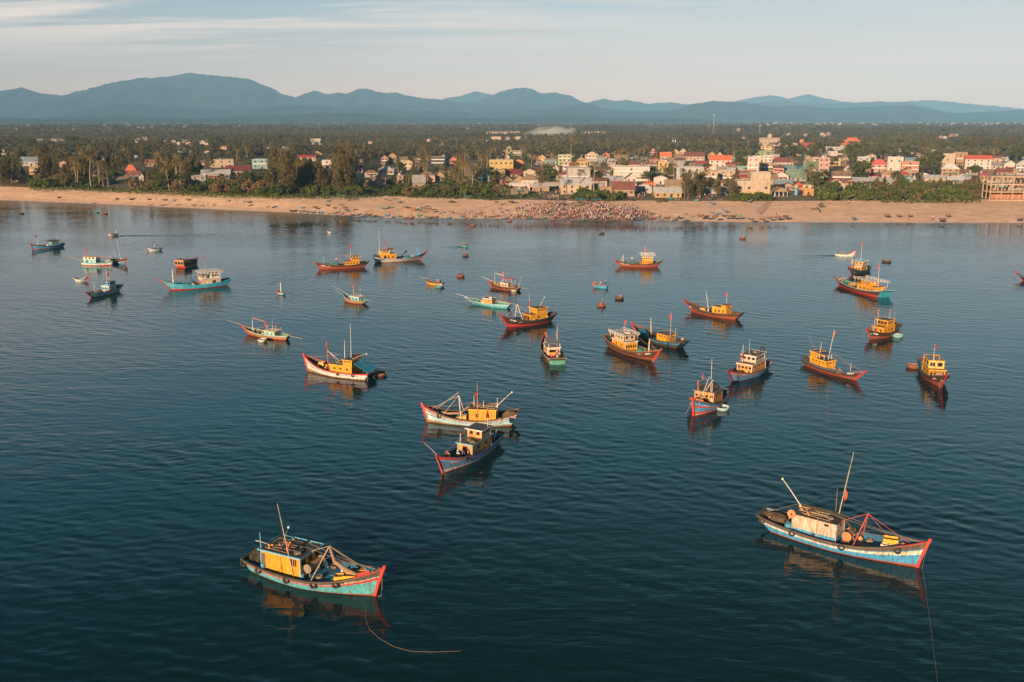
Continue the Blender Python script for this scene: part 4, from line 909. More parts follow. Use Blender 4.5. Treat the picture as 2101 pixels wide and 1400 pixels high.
b.mast(.64, -.9*V_, 3.2, (0, 0), .05, WPOLE, name='post'); b.pole((b.xq(.2), -.2, 2.0), (b.xq(-.02), -.8, 2.2), .05, WOOD)
b.eye(.86, V_, .66, 1.4, .4); b.crate(.70, .6*V_, 'yellow crate by the front of the two-storey yellow cabin', YELP, (.8, .6, .7))
b.net(.12, 0, (1.8, 1.5, .8), NETD, 'dark net on the stern of the boat with the two-storey yellow cabin', 33)
b.bowrope(.6, -1.6*V_)
coracle(1841, 692, CYC, 2.4, 'pale blue basket boat moored beside the two-storey yellow cabin boat')
cp_, _ = coracle(1838, 684, BROWND, 1.9, 'dark basket boat squeezed behind the pale blue one at upper right')
# brown boat far right, bow to us, national flag
b = Boat('fishing_boat', 'brown boat bow towards us at far right, under a starred flag', (1930, 795), (1889, 760), (1944, 771), (1887, 734), 3.5,
         bands=[(.34, ORNG), (1, BROWN)], tw=.6, bul=.5, deck=DKB, cap=BLUED, g=(1.5, 1.15, 2.3), bo=1.3)
V_ = vis(b)
b.cabin(.27, .60, 2.3, 1.4, YEL, ROOFB, YELP, nwin=2, fwin=4, win=(.28, .7), wz=.5, door=False); zt = b.ztop
b.cabin(.28, .54, 2.2, 1.25, GOLD, ROOFG, YELP, nwin=2, fwin=2, win=(.7, .7), wz=.55, door=False, name='wheelhouse', z0=zt-.04, over=.1); z2 = b.ztop
b.mast(.56, -.7*V_ if V_ > 0 else -.7, 4.6, (0, 0), .035, WPOLE, (FLAGR, 1.0, .75, 1.15), z0=zt)
hp = MB(); x = b.xq(.52); hp.tube([(x, -.45, z2-.1), (x, -.45, z2+.9), (x, .45, z2+.9), (x, .45, z2-.1)], .05, YELP, 6); hp.build('roof_hoop', b.root)
b.mast(.20, -.9, 3.9, (0, 0), .05, WOOD, name='post'); b.roller(.68, WOODL, .35, 1.1)
b.eye(.83, -V_, .66, 1.4, .34); b.eye(.83, V_, .66, 1.4, .34); b.text('NA84213', .70, -V_, .6, .26)
b.man(.16, -.6, 'stand', 'grey', 'black', None, 'person in grey standing at the stern of the boat under the starred flag', .6, .5); b.net(.70, .5, (1.0, .8, .5), NETS, 'white sacks on the foredeck of the boat under the starred flag', 36, .2); b.net(.10, 0, (1.6, 1.5, .7), NETD, 'dark net on the stern of the boat under the starred flag', 37)
b.rope([(b.L+1.0, -.3, 2.1), (b.L+.9, -.4, 1.0), (b.L+1.0, -.5, -.05)], .03)
coracle(1874, 755, paint('coracle_rust', (.22, .09, .05), .3), 2.6, 'rusty brown basket boat left of the boat under the starred flag')
# two boats side by side, centre right
b = Boat('fishing_boat', 'brown boat with orange red waterline, green net and white-framed cabin canopy', (1339, 743), (1248.6, 712), (1355, 719), (1240.6, 688), 3.9,
         bands=[(.16, BROWND), (.30, ORNG), (.36, BROWN), (1, BROWN)], tw=.6, bul=.5, deck=DKG, cap=TAN, g=(1.7, 1.15, 2.2), inner=BROWN)
b.cabin(.20, .46, 2.4, 1.55, YEL, ROOFB, WPOLE, nwin=2, fwin=5, win=(.25, .6), wz=.5, door=False); zt = b.ztop
b.cabin(.22, .42, 2.2, 1.05, WHC, ROOFG, ORPOLE, nwin=3, fwin=2, win=(.4, .5), door=False, name='wheelhouse', z0=zt-.04, over=.1); z2 = b.ztop
b.lattice(.18, .44, 2.9, z2-.9, WPOLE, None, 1.0); b.mast(.30, .3, 2.8, (0, 0), .03, WPOLE, (FLAGR, 1.0, 1.2, .3), z0=z2); 
pb = MB(); pb.box((b.xq(.36), .2, z2+.25), (1.0, .8, .35), CREAM); pb.build('roof_box', b.root)
b.mast(.80, -.2, 3.3, (.3, 0), .16, CREAM, name='derrick_post'); b.pole((b.xq(.80)+.3, -.2, 3.9), (b.xq(.93), .1, 2.3), .035, REDPOLE); b.tyre(.30, -1, .25)
b.eye(.875, -1, .74, 1.5, .34); b.text('NA84213', .765, -1, .62, .34)
pr = MB(); pr.box((b.xq(.21), -1.45, 1.25), (1.5, .5, .3), REDP); pr.build('deck_box', b.root)
b.net(.645, .1, (2.4, 2.2, 1.0), NETG, 'bright green net heaped on the deck of the brown boat with white-framed canopy', 41); b.net(.56, -.6, (.9, .8, .4), NETT, 'tan net beside the green net on the brown boat with white-framed canopy', 42)
b.man(.10, .2, 'squat', 'grey', 'navy', None, 'person crouching at the stern of the brown boat with white-framed canopy', .8)
b.bowrope(-.6, -.3)
b = Boat('fishing_boat', 'navy blue boat half hidden behind the brown boat, net frame and person on its stern', (1308, 691), (1386, 716), (1297, 664), (1401, 702), 3.7,
         bands=[(.25, BROWND), (.62, NAVYP), (.72, BLUE), (1, NAVYP)], tw=.6, bul=.5, deck=DKD, cap=WOOD, g=(1.4, 1.05, 2.3))
b.cabin(.27, .44, 2.1, 1.7, YEL, ROOFB, None, nwin=3, fwin=2, win=(.3, .3), wz=.75); zt = b.ztop
b.mast(.60, .4, 4.4, (.3, 0), .09, WPOLE); b.mast(.25, .4, 6.2, (0, 0), .035, WPOLE, (FLAGR, 1.0, 1.3, .4)); b.mast(.13, .9, 3.4, (0, 0), .05, POLE, name='post'); b.pole((b.xq(.40), .5, zt+.5), (b.xq(.13), .8, zt+1.0), .05, NETT, 'outrigger')
nf = MB(); xa, xb = b.xq(.24), b.xq(.12)
for i in range(7): nf.tube([(lerp(xa, xb, i/6), 1.0, zt-.1), (lerp(xa, xb, i/6)-.7, 1.5, .9)], .05, WOOD, 5)
b.bar(nf, (xa, 1.0, zt-.1), (xb, 1.0, zt-.1), .08, .08, WOOD); nf.build('net_frame', b.root)
cr = MB(); cr.heap((b.xq(.8), 0, b.dz(b.xq(.8))), (2.8, 1.9, .9), TARP, 14, 6, .2); cr.build('tarpaulin_cover', b.root)
b.man(.05, .2, 'sit', 'salmon', 'navy', None, 'person in salmon sitting at the very stern of the navy blue boat', 2.6, .2)
# black-brown boat with yellow cabin, centre
b = Boat('fishing_boat', 'dark brown boat with red waterline, two-storey yellow cabin and pale A-frame, mid picture', (1042, 671), (1130, 659), (1026, 646), (1146, 642), 3.7,
         bands=[(.22, REDP), (1, BROWND)], tw=.5, bul=.5, deck=DKD, cap=BLUED, g=(1.7, 1.1, 2.6))
b.cabin(.22, .52, 2.4, 1.45, YEL, ROOFB, YELP, nwin=1, fwin=2, win=(.4, .5)); zt = b.ztop
b.cabin(.22, .40, 2.3, 1.1, YEL, ROOFD, YELP, nwin=5, fwin=3, win=(.24, .24), wz=.7, door=False, name='wheelhouse', z0=zt-.04, over=.3); z2 = b.ztop
b.roofgear(.40, .52, 2.0, zt, False, n=6); b.aframe(.66, 3.9, WPOLE, .6, True, .06); b.mast(.50, .7, 5.2, (.25, 0), .04, WPOLE, (FLAGR, .62, 1.0, .3), z0=zt-.05); b.pole((b.xq(.28), -.2, z2), (b.xq(.16), -.8, z2+1.9), .06, WPOLE, tipm=WHTXT)
b.pole((b.xq(.78), .4, 1.6), (b.xq(.60), .2, 3.5), .05, WOOD); b.eye(.845, 1, .72, 1.7, .38); b.text('NA9018', .735, 1, .55, .30)
for q in (.50, .24): f = MB(); p = b.hull(q, 1, 1); f.lathe(p+Vector((0, .05, .05)), [(.02, 0), (.22, .1), (.22, .3), (.02, .42)], FLOAT, 8); f.build('buoy', b.root)
b.man(.58, .5, 'stand', 'maroon', 'black', None, 'person in dark red standing before the two-storey yellow cabin, mid picture', 1.0); b.man(.62, -.3, 'stand', 'purple', 'black', None, 'person in violet standing on the foredeck of the dark brown boat, mid picture', 2.0); b.man(.545, 1.0, 'squat', 'brown', 'black', 'brown', 'person crouching at the cabin corner of the dark brown boat, mid picture', 0)
b.net(.80, .6, (1.4, 1.0, .6), NETT, 'tan sack heap in the bow of the dark brown boat, mid picture', 46); b.net(.07, 0, (2.0, 1.5, .9), NETB, 'brown net on the stern of the dark brown boat, mid picture', 47); b.barrel(.88, -.2, 'rust orange drum in the bow of the dark brown boat, mid picture', REDP, .3, .6)
b.bowrope(1.2, 1.2)
# seen from behind, green transom
b = Boat('fishing_boat', 'boat seen from behind with a green transom and open wooden shelter', (1119, 712), (1143, 748.5), (1118, 686), None, 3.4,
         bands=[(.35, OCHRE), (.8, BROWN), (1, TURQL)], tw=.85, bul=.45, deck=DKD, cap=WOODL, transom=GREENT, off=False, g=(1.35, 1.1, 2.1), bo=1.2, so=.5)
b.cabin(.30, .55, 2.2, 1.5, ORC, ROOFG, WPOLE, nwin=2, fwin=2, win=(.5, .5), awin=1, door=False); zt = b.ztop
pn = MB(); x0, x1 = b.xq(.24), b.xq(.56); pn.box(((x0+x1)/2, 0, zt+.95), (x1-x0, 2.5, .07), ROOFG)
for xx in (x0+.1, x1-.1):
    for e in (-1, 1): pn.tube([(xx, e*1.1, b.dz(xx)), (xx, e*1.1, zt+.92)], .05, WPOLE, 5)
b.bar(pn, (x0+.1, -1.1, zt-.1), (x0+.1, 1.1, zt-.1), .1, .12, WPOLE); pn.build('shelter', b.root)
b.mast(.40, -.95, 4.0, (0, 0), .04, WPOLE, (FLAGO, .75, 1.3, .3), z0=zt); b.mast(.62, .7, 3.6, (0, 0), .05, WPOLE, name='post')
b.man(.22, -1.1, 'sit', 'white', 'navy', 'white', 'person in white sitting at the shelter of the boat with the green transom', 1.2); b.man(.24, -.5, 'stand', 'pink', 'maroon', None, 'person in pink standing under the shelter of the boat with the green transom', 2)
b.barrel(.20, .65, 'red bucket on the stern deck of the boat with the green transom', REDB, .24, .5); b.barrel(.17, -.4, 'grey bucket on the stern deck of the boat with the green transom', WHITEP, .24, .45)
b.net(.10, 0, (1.4, 2.2, .4), NETB, 'brown net along the green transom', 51); b.net(.72, .5, (1.0, .9, .7), TARP, 'blue tarpaulin bundle in the bow of the boat with the green transom', 52); b.net(.76, -.5, (1.0, .8, .9), FLAGR, 'red cloth bundle in the bow of the boat with the green transom', 53); b.net(.46, 1.35, (1.1, .5, 1.0), NETT, 'tan sacks by the left wall of the boat with the green transom', 54)
# ------------------------------------------------------------------ boats further out
def dinghy(label, bow, stern, m, m2=None, tip=None, aft=None, beam=1.7, men=(), cap=WOODL, stem=None, g=(.7, .5, 1.0), sprit=0, mast=None, cat='boat', net=None):
    b = Boat('small_boat', label, bow, stern, tip, aft, beam, g=g, bo=.7, so=.3, tw=.5, bands=[(.3, m2 or m), (1, m)], deck=DKW, cap=cap, stem=stem, bul=.28, stemw=.12, group='small open boats on the bay', cat=cat)
    for i, (q, y, k, sh, lg, hat, lab, rz) in enumerate(men): b.man(q, y, k, sh, lg, hat, lab, rz)
    if sprit: b.sprit(sprit, .5)
    if mast: b.mast(*mast[0], **mast[1])
    if net: b.net(.5, 0, (1.2, .9, .4), net[0], net[1], 3)
    return b
# left group
b = Boat('fishing_boat', 'bright blue boat with red bow and flag on its foremast, farthest left', (68, 513), (130, 507), (63, 501), (133, 500), 3.2, bands=[(.12, REDP), (.8, BLUE), (1, BROWND)], tw=.5, deck=DKD, g=(1.4, 1.0, 2.2))
b.cabin(.18, .42, 2.1, 1.6, CYC, ROOFG, None, nwin=2, fwin=2); zt = b.ztop; b.lattice(.18, .50, 2.3, zt-.7, WOOD, ROOFD, .9, n=4); b.mast(.80, 0, 4.6, (0, 0), .10, WPOLE, (FLAGR, 1.0, 1.5, .5)); b.mast(.2, .3, 3.0, (0, 0), .05, WPOLE, z0=zt); b.sprit(4.5, .5, WOOD); b.pole((b.xq(.06), 0, 1.4), (b.xq(-.25), -.5, 2.6), .05, WOOD, 'outrigger')
b.crate(.50, .5, 'white box beside the cabin of the bright blue boat at far left', WHITEP, (.9, .8, .9)); b.pole((b.xq(.8), 0, 2.6), (b.xq(.5), 0, zt), .03, ROPE, 'stay_rope')
dinghy('small white boat under way with four people, trailing a dark wake', (223, 486), (242, 484), WHITEP, TURQL, (220, 480), None, 1.6, [(.8, 0, 'sit', 'pink', 'navy', None, 'person in pink seated in the bow of the small white boat under way', 0), (.6, .2, 'sit', 'red', 'black', None, 'person in red seated amidships in the small white boat under way', 1), (.4, -.2, 'sit', 'brown', 'black', None, 'person in brown seated amidships in the small white boat under way', 3), (.15, 0, 'stand', 'white', 'black', 'white', 'person in white standing at the stern of the small white boat under way', 0)], mast=((.55, 0, 2.6), dict(r=.05, m=REDPOLE)))
b = dinghy('small pale blue boat full of gear with a red pennant, at upper left', (305, 516), (331, 514), TURQL, WHITEP, (302, 509), (334, 508), 2.0, [(.45, .2, 'sit', 'navy', 'black', None, 'person in navy seated among gear in the small pale blue boat', .3)], stem=REDP, g=(1.0, .7, 1.3), mast=((.5, 0, 3.2), dict(r=.06, m=WPOLE, flag=(FLAGR, 1.0, 1.0, .4))), net=(NETB, 'brown net in the small pale blue boat at upper left'))
b.pole((b.xq(.5), 0, 2.9), (b.xq(.15), .2, .9), .06, WOOD)
b = Boat('fishing_boat', 'cyan and white boat with orange cabin top and yellow net at its bow', (226, 545), (169, 544), (230, 535), (167, 538), 3.0, bands=[(.2, REDP), (.5, WHITEP), (1, CYC)], tw=.55, deck=DKD, g=(1.1, .9, 1.3), stem=None)
b.cabin(.12, .52, 2.2, 1.5, CYC, ORNG, WPOLE, nwin=2, fwin=2, winm=NETG); zt = b.ztop
dm = MB()
for i in range(4):
    for e in (-1, 1): dm.box((lerp(b.xq(.14), b.xq(.50), i/3), e*1.0, zt+.25), (.5, .08, .5), WHITEP)
dm.box(((b.xq(.12)+b.xq(.52))/2, 0, zt+.55), (b.xq(.52)-b.xq(.12)+.5, 2.3, .08), GOLD); dm.build('wheelhouse', b.root)
b.mast(.14, 0, 3.0, (0, 0), .05, REDPOLE, (FLAGR, 1.0, 1.2, .6), z0=zt); b.pole((b.xq(.0), 0, 1.3), (b.xq(-.45), 0, 2.4), .07, POLE, 'outrigger'); b.pole((b.xq(.5), 0, zt+.5), (b.xq(.95), .3, zt+.6), .07, REDPOLE, 'outrigger', tipm=WHTXT)
b.net(.88, 0, (2.4, 2.2, 1.1), mat('net_yellow', (.36, .30, .12), rough=.95, var=.4, scale=5), 'yellow green net piled over the bow of the cyan boat with orange cabin top', 61)
b = Boat('fishing_boat', 'dark teal boat with red bow and tall white mast, behind the yellow net', (255, 543), (231, 540), (258, 530), None, 2.8, bands=[(.5, BLUE), (.62, CREAM), (1, BROWND)], tw=.6, deck=DKD, g=(1.2, 1.0, 2.0))
b.mast(.62, 0, 7.5, (-1.6, 0), .07, TURQL); b.sprit(4.2, .8, WOOD); b.crate(.75, 0, 'red box on the foredeck of the dark teal boat behind the yellow net', REDP, (1.2, .8, .4)); b.net(.3, 0, (1.8, 1.4, .7), NETD, 'dark net in the dark teal boat behind the yellow net', 62); b.pole((b.xq(.1), .5, 1), (b.xq(-.1), 1.0, 4.2), .05, POLE)
dinghy('small empty green and white boat with raised red bow, left of the tall mast', (177, 577), (156, 578), TURQL, WHITEP, (181, 571), (150, 570), 1.7, [], stem=REDP, g=(1.1, .6, 1.2), cap=CREAM, net=(NETD, 'dark net in the small empty green and white boat'))
b = Boat('fishing_boat', 'light blue boat with tan net on its foredeck and a red tub, left side', (188.6, 611), (244, 598), (177, 601), (253.6, 584), 3.0, bands=[(.08, REDD), (1, CYC)], tw=.45, deck=DKD, cap=WOOD, g=(1.4, 1.0, 1.9), stem=REDP)
b.cabin(.26, .46, 2.0, 1.5, CYC, WHITEP, WPOLE, nwin=1, fwin=3, win=(.35, .5)); zt = b.ztop; b.cabin(.27, .42, 1.9, .9, BLUE, ROOFG, None, nwin=2, fwin=3, door=False, name='wheelhouse', z0=zt-.04, over=.2); z2 = b.ztop
b.mast(.46, .6, 7.0, (-.1, 0), .06, WPOLE); b.mast(.30, -.4, 2.4, (0, 0), .04, WPOLE, (FLAGR, 1.0, 1.5, .5), z0=z2); b.mast(.78, 0, 3.0, (-.3, 0), .05, WPOLE)
b.net(.66, .1, (3.0, 2.0, 1.0), NETT, 'tan net heaped on the foredeck of the light blue boat at left', 64); b.crate(.46, .9, 'red tub by the cabin of the light blue boat at left', REDB, (1.2, .9, .7)); b.net(.08, 0, (1.6, 1.2, .7), NETB, 'brown net on the stern of the light blue boat at left', 65)
b = Boat('fishing_boat', 'dark red boat with a boxy tan stern cabin, seen from behind', (403, 542), (380, 549), (405, 529), None, 3.4, bands=[(.12, WHITEP), (.45, BROWND), (.55, REDP), (1, BROWND)], tw=.95, deck=DKD, transom=REDP, g=(1.5, 1.2, 2.0), stem=REDD, bo=.9)
b.cabin(-.02, .40, 3.0, 1.5, TAN, ROOFG, ORPOLE, nwin=3, fwin=2, awin=3, win=(.5, .8), wz=.45, door=False); b.net(.72, 0, (1.8, 1.4, .8), NETD, 'dark gear heap before the boxy tan stern cabin', 66); b.mast(.6, .3, 2.4, (0, 0), .06, WOOD)
b = Boat('fishing_boat', 'long bright cyan boat with cream post mast, lamp racks and a beige two-storey cabin', (352.6, 596), (466.6, 586), (326.7, 575), (474.5, 572), 4.0, bands=[(.14, REDP), (1, CYAN)], tw=.55, deck=DKG, cap=CYAN, inner=BLUED, g=(1.6, 1.15, 2.4))
b.cabin(.17, .44, 2.5, 1.7, WHC, WHITEP, WPOLE, nwin=2, fwin=2, win=(.5, .9), wz=.5); zt = b.ztop
b.cabin(.18, .30, 2.4, 1.1, WHITEP, WHITEP, WPOLE, nwin=3, fwin=2, win=(.5, .5), door=False, name='wheelhouse', z0=zt-.04, over=.1); b.cabin(.36, .45, 1.6, .8, CREAM, ORNG, None, nwin=1, fwin=1, door=False, name='locker', z0=zt-.04)
b.lattice(.16, .44, 3.0, zt+.2, WPOLE, WHITEP, 1.5, n=7); b.mast(.36, .4, 7.4, (0, 0), .06, ORPOLE, (FLAGR, .85, 1.0, .3), z0=zt); b.mast(.81, 0, 4.9, (0, 0), .24, CREAM, (FLAGO, 1.05, 1.0, .3), name='derrick_post'); b.pole((b.xq(.81), .2, 4.2), (b.xq(.74), .8, 1.6), .03, ROPE, 'stay_rope')
b.pole((b.xq(.44), .6, zt+1.2), (b.xq(.60), .9, zt+.9), .05, WPOLE, 'outrigger', tipm=WHTXT); b.text('QNA91225 TS', .80, 1, .45, .5); b.eye(.90, 1, .66, 1.6, .36, CREAM)
cb = MB(); x = b.xq(.33); cb.box((x, 1.5, b.dz(x)+.8), (1.5, .4, 1.0), CREAM); cb.build('side_locker', b.root)
b.net(.65, 0, (3.4, 2.4, .9), NETG, 'green net heaped on the deck of the long bright cyan boat', 67); b.net(.55, .8, (1.1, .9, .8), NETS, 'pale sacks beside the winch on the long bright cyan boat', 68, .2); b.net(.08, 0, (2.0, 1.6, .7), NETD, 'dark net on the stern of the long bright cyan boat', 69)
wn = MB(); x = b.xq(.53); z = b.dz(x); wn.tube([(x, .2, z), (x+.9, .2, z+2.6)], .14, WOOD, 6); wn.tube([(x-.8, .2, z+.3), (x+.2, .2, z+1.2)], .3, NETD, 8); wn.tube([(x+.7, .2, z+2.6), (x+1.1, .2, z+2.7)], .25, DARK, 8); wn.build('net_hauler', b.root)
b.man(.47, .7, 'stand', 'red', 'navy', None, 'person in red standing before the beige cabin of the long bright cyan boat', 1)
b = dinghy('tiny pale blue boat with a thick white mast, alone left of centre', (573, 605), (583, 605), TURQL, BLUE, None, None, 1.9, [], stem=REDP, g=(.8, .6, 1.0), mast=((.5, 0, 3.0), dict(r=.16, m=WPOLE)), net=(NETB, 'brown net in the tiny pale blue boat with thick mast'))
b = Boat('fishing_boat', 'small varnished brown boat with long poles at both ends and pale cyan cabin', (510.6, 687), (586, 698.8), (498, 670), (590, 690), 2.6, bands=[(.3, ORNG), (.8, TAN), (1, TURQ)], tw=.35, deck=DKG, cap=CREAM, g=(1.0, .85, 2.0), stem=REDD)
b.cabin(.24, .46, 1.7, 1.2, CYC, WHITEP, YELP, nwin=2, fwin=2, win=(.3, .3)); zt = b.ztop; pn = MB(); pn.box((b.xq(.30), 0, zt+1.3), (2.4, 2.0, .06), ROOFG)
for q in (.22, .40):
    for e in (-1, 1): pn.tube([(b.xq(q), e*.8, zt-.05), (b.xq(q), e*.8, zt+1.3)], .04, WPOLE, 5)
pn.build('canopy', b.root)
b.mast(.46, .3, 3.4, (0, 0), .05, REDPOLE, (FLAGR, .95, 1.3, .4)); b.mast(.34, 0, 2.2, (0, 0), .03, WPOLE, z0=zt); b.mast(.78, 0, 3.0, (-.1, 0), .08, WPOLE, name='post'); b.pole((b.xq(.78)-.1, 0, 3.9), (b.xq(.46), .2, 3.4), .13, NETT, 'boom')
b.sprit(4.4, .9, POLE); b.pole((b.xq(.05), 0, 1.0), (b.xq(-.30), .2, .8), .06, POLE, 'outrigger')
b.crate(.50, .4, 'yellow crate before the cyan cabin of the small varnished brown boat', YELP, (.9, .6, .5)); b.net(.66, -.2, (1.6, 1.2, .5), NETG, 'green net on the foredeck of the small varnished brown boat', 71); b.man(.62, .3, 'sit', 'red', 'navy', 'white', 'person in red with white hat seated on the small varnished brown boat', 1)
coracle(538, 701, WHITEP, 1.9, 'white basket boat against the side of the small varnished brown boat')
# centre, far
dinghy('tiny pale boat with two people near the beach, left of centre', (673, 478), (680, 478), WHITEP, TURQL, None, None, 1.5, [(.6, 0, 'sit', 'maroon', 'black', None, 'person in dark red in the tiny pale boat near the beach', 0), (.25, 0, 'stand', 'pink', 'navy', None, 'person in pink standing in the tiny pale boat near the beach', 0)])
b = Boat('fishing_boat', 'red brown boat with green nets and yellow cabin, left of the grey boat', (656.8, 552.5), (747, 549), (646.6, 538.5), (760, 536), 3.9, bands=[(.55, ORNG), (.75, BROWN), (1, BROWND)], tw=.45, deck=DKG, g=(1.6, 1.1, 2.3), stem=REDD)
b.cabin(.20, .45, 2.5, 1.5, YEL, ORNG, None, nwin=4, fwin=2, win=(.4, .5)); zt = b.ztop; b.cabin(.20, .34, 2.3, 1.1, YEL, ROOFD, None, nwin=3, fwin=2, door=False, name='wheelhouse', z0=zt-.04); b.lattice(.17, .42, 2.8, zt+.2, WOODL, None, 1.3, n=6)
b.mast(.34, 0, 5.4, (0, 0), .05, WPOLE, (FLAGR, 1.0, 2.0, .4), z0=zt); b.aframe(.84, 3.0, BLPOLE, 0, False, .06); b.eye(.89, 1, .62, 1.6, .3); b.text('NA90531', .79, 1, .5, .4); b.pole((b.xq(.05), 0, 1.5), (b.xq(-.06), -.5, 2.0), .05, WOOD)
b.net(.66, 0, (3.4, 2.4, 1.0), NETG, 'green net on the deck of the red brown boat left of the grey boat', 73); b.net(.80, .5, (1.2, .8, .6), NETT, 'tan sacks behind the blue post of the red brown boat left of the grey boat', 74)
wn = MB(); x = b.xq(.56); wn.tube([(x, .3, b.dz(x)), (x+.8, .3, b.dz(x)+2.2)], .13, NETD, 6); wn.tube([(x+.7, .1, b.dz(x)+2.1), (x+.9, .5, b.dz(x)+2.4)], .35, ORPOLE, 8); wn.build('net_hauler', b.root)
b.man(.48, .6, 'stand', 'red', 'black', None, 'person in red on the red brown boat left of the grey boat', 0)
b = Boat('fishing_boat', 'grey hulled boat with red bow tip, yellow cabin and tall white antenna', (861.6, 533.7), (774, 539.7), (876, 516), (767.4, 527), 4.2, bands=[(.1, RUST), (1, GREY)], tw=.6, deck=DKG, inner=BLUE, cap=BLUE, g=(1.6, 1.1, 2.5), stem=REDD)
b.cabin(.13, .40, 2.6, 1.9, YEL, ROOFG, YELP, nwin=3, fwin=2, win=(.45, .7), wz=.5); zt = b.ztop; b.cabin(.13, .28, 2.4, 1.0, GOLD, ORNG, None, nwin=3, fwin=2, door=False, name='wheelhouse', z0=zt-.04); b.lattice(.08, .36, 3.0, zt+.3, WOODL, None, 1.1, n=5)
b.mast(.12, 0, 8.0, (0, 0), .06, WPOLE, z0=zt); b.mast(.22, .4, 5.2, (0, 0), .05, REDPOLE, (FLAGO, .8, 1.2, .3), z0=zt); b.mast(.27, -.4, 5.4, (0, 0), .05, REDPOLE, (FLAGO, .75, 1.2, .3), z0=zt)
cp = MB(); cp.box((b.xq(.32), 0, zt+1.4), (1.9, 1.5, .6), ROOFD); cp.build('water_tank', b.root); b.aframe(.82, 3.2, BLPOLE, 0, False, .07)
wn = MB(); x = b.xq(.46); wn.tube([(x, -.3, b.dz(x)), (x+1.4, -.3, b.dz(x)+1.6), (x+2.6, -.3, b.dz(x)+2.2)], .15, DARK, 6); wn.tube([(x+2.5, -.6, b.dz(x)+2.6), (x+2.7, 0, b.dz(x)+2.5)], .4, DARK, 8); wn.build('net_hauler', b.root)
b.net(.62, -.1, (3.0, 2.4, .8), NETG, 'green net on the deck of the grey hulled boat', 75); b.net(.76, .3, (1.4, 1.1, .8), NETT, 'tan bundle behind the blue posts of the grey hulled boat', 76); b.net(.05, 0, (1.5, 2.0, 1.3), NETD, 'dark heap at the stern of the grey hulled boat', 77); b.eye(.88, -1, .6, 1.6, .3, CREAM)
dinghy('small teal boat with two people in white hats, trailing a wake', (950, 507), (958.5, 507), TURQ, CYAN, None, None, 1.6, [(.75, 0, 'sit', 'pink', 'navy', 'white', 'person with a white hat in the bow half of the small teal boat', 0), (.2, 0, 'sit', 'maroon', 'black', 'white', 'person with a white hat in the stern half of the small teal boat', 0)])
b = dinghy('yellow boat with long bow pole and three people at its stern', (877, 583), (906, 588), YELP, ORPOLE, (873, 576), None, 1.9, [(.32, 0, 'sit', 'pink', 'navy', 'white', 'person with white hat in the yellow boat, nearest its bow', 0), (.18, .3, 'sit', 'orange', 'black', 'white', 'person in orange with white hat at the stern of the yellow boat', 1), (.2, -.3, 'stand', 'brown', 'black', None, 'bareheaded person standing at the stern of the yellow boat', 0)], g=(.9, .65, 1.2), cap=WOOD, sprit=2.6, mast=((.66, 0, 3.0), dict(r=.07, m=WOOD, lean=(.2, 0))))
coracle(901, 590, TURQ, 2.4, 'turquoise basket boat touching the stern of the yellow boat')
b = Boat('fishing_boat', 'small orange brown boat with pale cabin and twin bow poles, below the yellow boat', (707.4, 618), (743, 624.5), (702, 600), (752, 618.5), 2.5, bands=[(.3, RUST), (1, TAN)], tw=.4, deck=DKG, cap=TURQ, g=(1.1, .9, 2.0), stem=None)
b.cabin(.25, .55, 1.7, 1.2, CYC, WHITEP, WPOLE, nwin=2, fwin=2, win=(.4, .5)); zt = b.ztop; pn = MB(); pn.box((b.xq(.35), 0, zt+1.1), (1.9, 1.6, .06), ROOFG)
for q in (.26, .46):
    for e in (-1, 1): pn.tube([(b.xq(q), e*.7, zt-.05), (b.xq(q), e*.7, zt+1.1)], .04, WOODL, 5)
pn.build('canopy', b.root); b.mast(.55, 0, 4.4, (0, 0), .05, WPOLE, (FLAGR, .98, 1.2, .35)); b.mast(.25, .3, 4.0, (0, 0), .04, WPOLE); b.sprit(3.6, 1.3, POLE); b.pole((b.L+.6, .3, 1.9), (b.L+3.2, .9, 3.0), .04, POLE, 'outrigger'); b.pole((b.xq(.05), 0, 1.0), (b.xq(-.12), 0, 1.1), .05, POLE)
b.man(.60, .2, 'sit', 'salmon', 'navy', 'white', 'person in salmon seated before the cabin of the small orange brown boat', 0); b.barrel(.75, 0, 'white tub in the bow of the small orange brown boat', WHITEP, .35, .5)
b = Boat('fishing_boat', 'small brown boat with white cabin, red canopy and long boom, above the teal one', (1010, 590), (1061, 597.4), (1002.5, 577), (1065, 591.5), 2.7, bands=[(.3, RUST), (1, BROWN)], tw=.45, deck=DKW, cap=TAN, g=(1.1, .9, 1.8), stem=REDD)
b.cabin(.32, .54, 1.8, 1.3, WHC, ORNG, WPOLE, nwin=2, fwin=2); zt = b.ztop; pn = MB(); pn.box((b.xq(.36), 0, zt+1.2), (3.6, 2.0, .1), REDPOLE)
for q in (.22, .50):
    for e in (-1, 1): pn.tube([(b.xq(q), e*.8, zt-.3), (b.xq(q), e*.8, zt+1.2)], .04, WPOLE, 5)
pn.build('canopy', b.root); b.mast(.52, 0, 4.6, (0, 0), .06, ORPOLE, (FLAGO, 1.0, 1.8, .5)); b.mast(.80, 0, 3.2, (0, 0), .09, CREAM, name='post'); b.pole((b.xq(.8), 0, 4.2), (b.xq(.52), .1, 3.6), .10, CREAM, 'boom'); b.sprit(2.4, 1.0, WPOLE); b.pole((b.xq(.04), .2, 1.0), (b.xq(-.06), .3, 4.2), .03, WPOLE); b.pole((b.xq(.03), 0, .9), (b.xq(-.28), 0, .7), .04, POLE, 'outrigger')
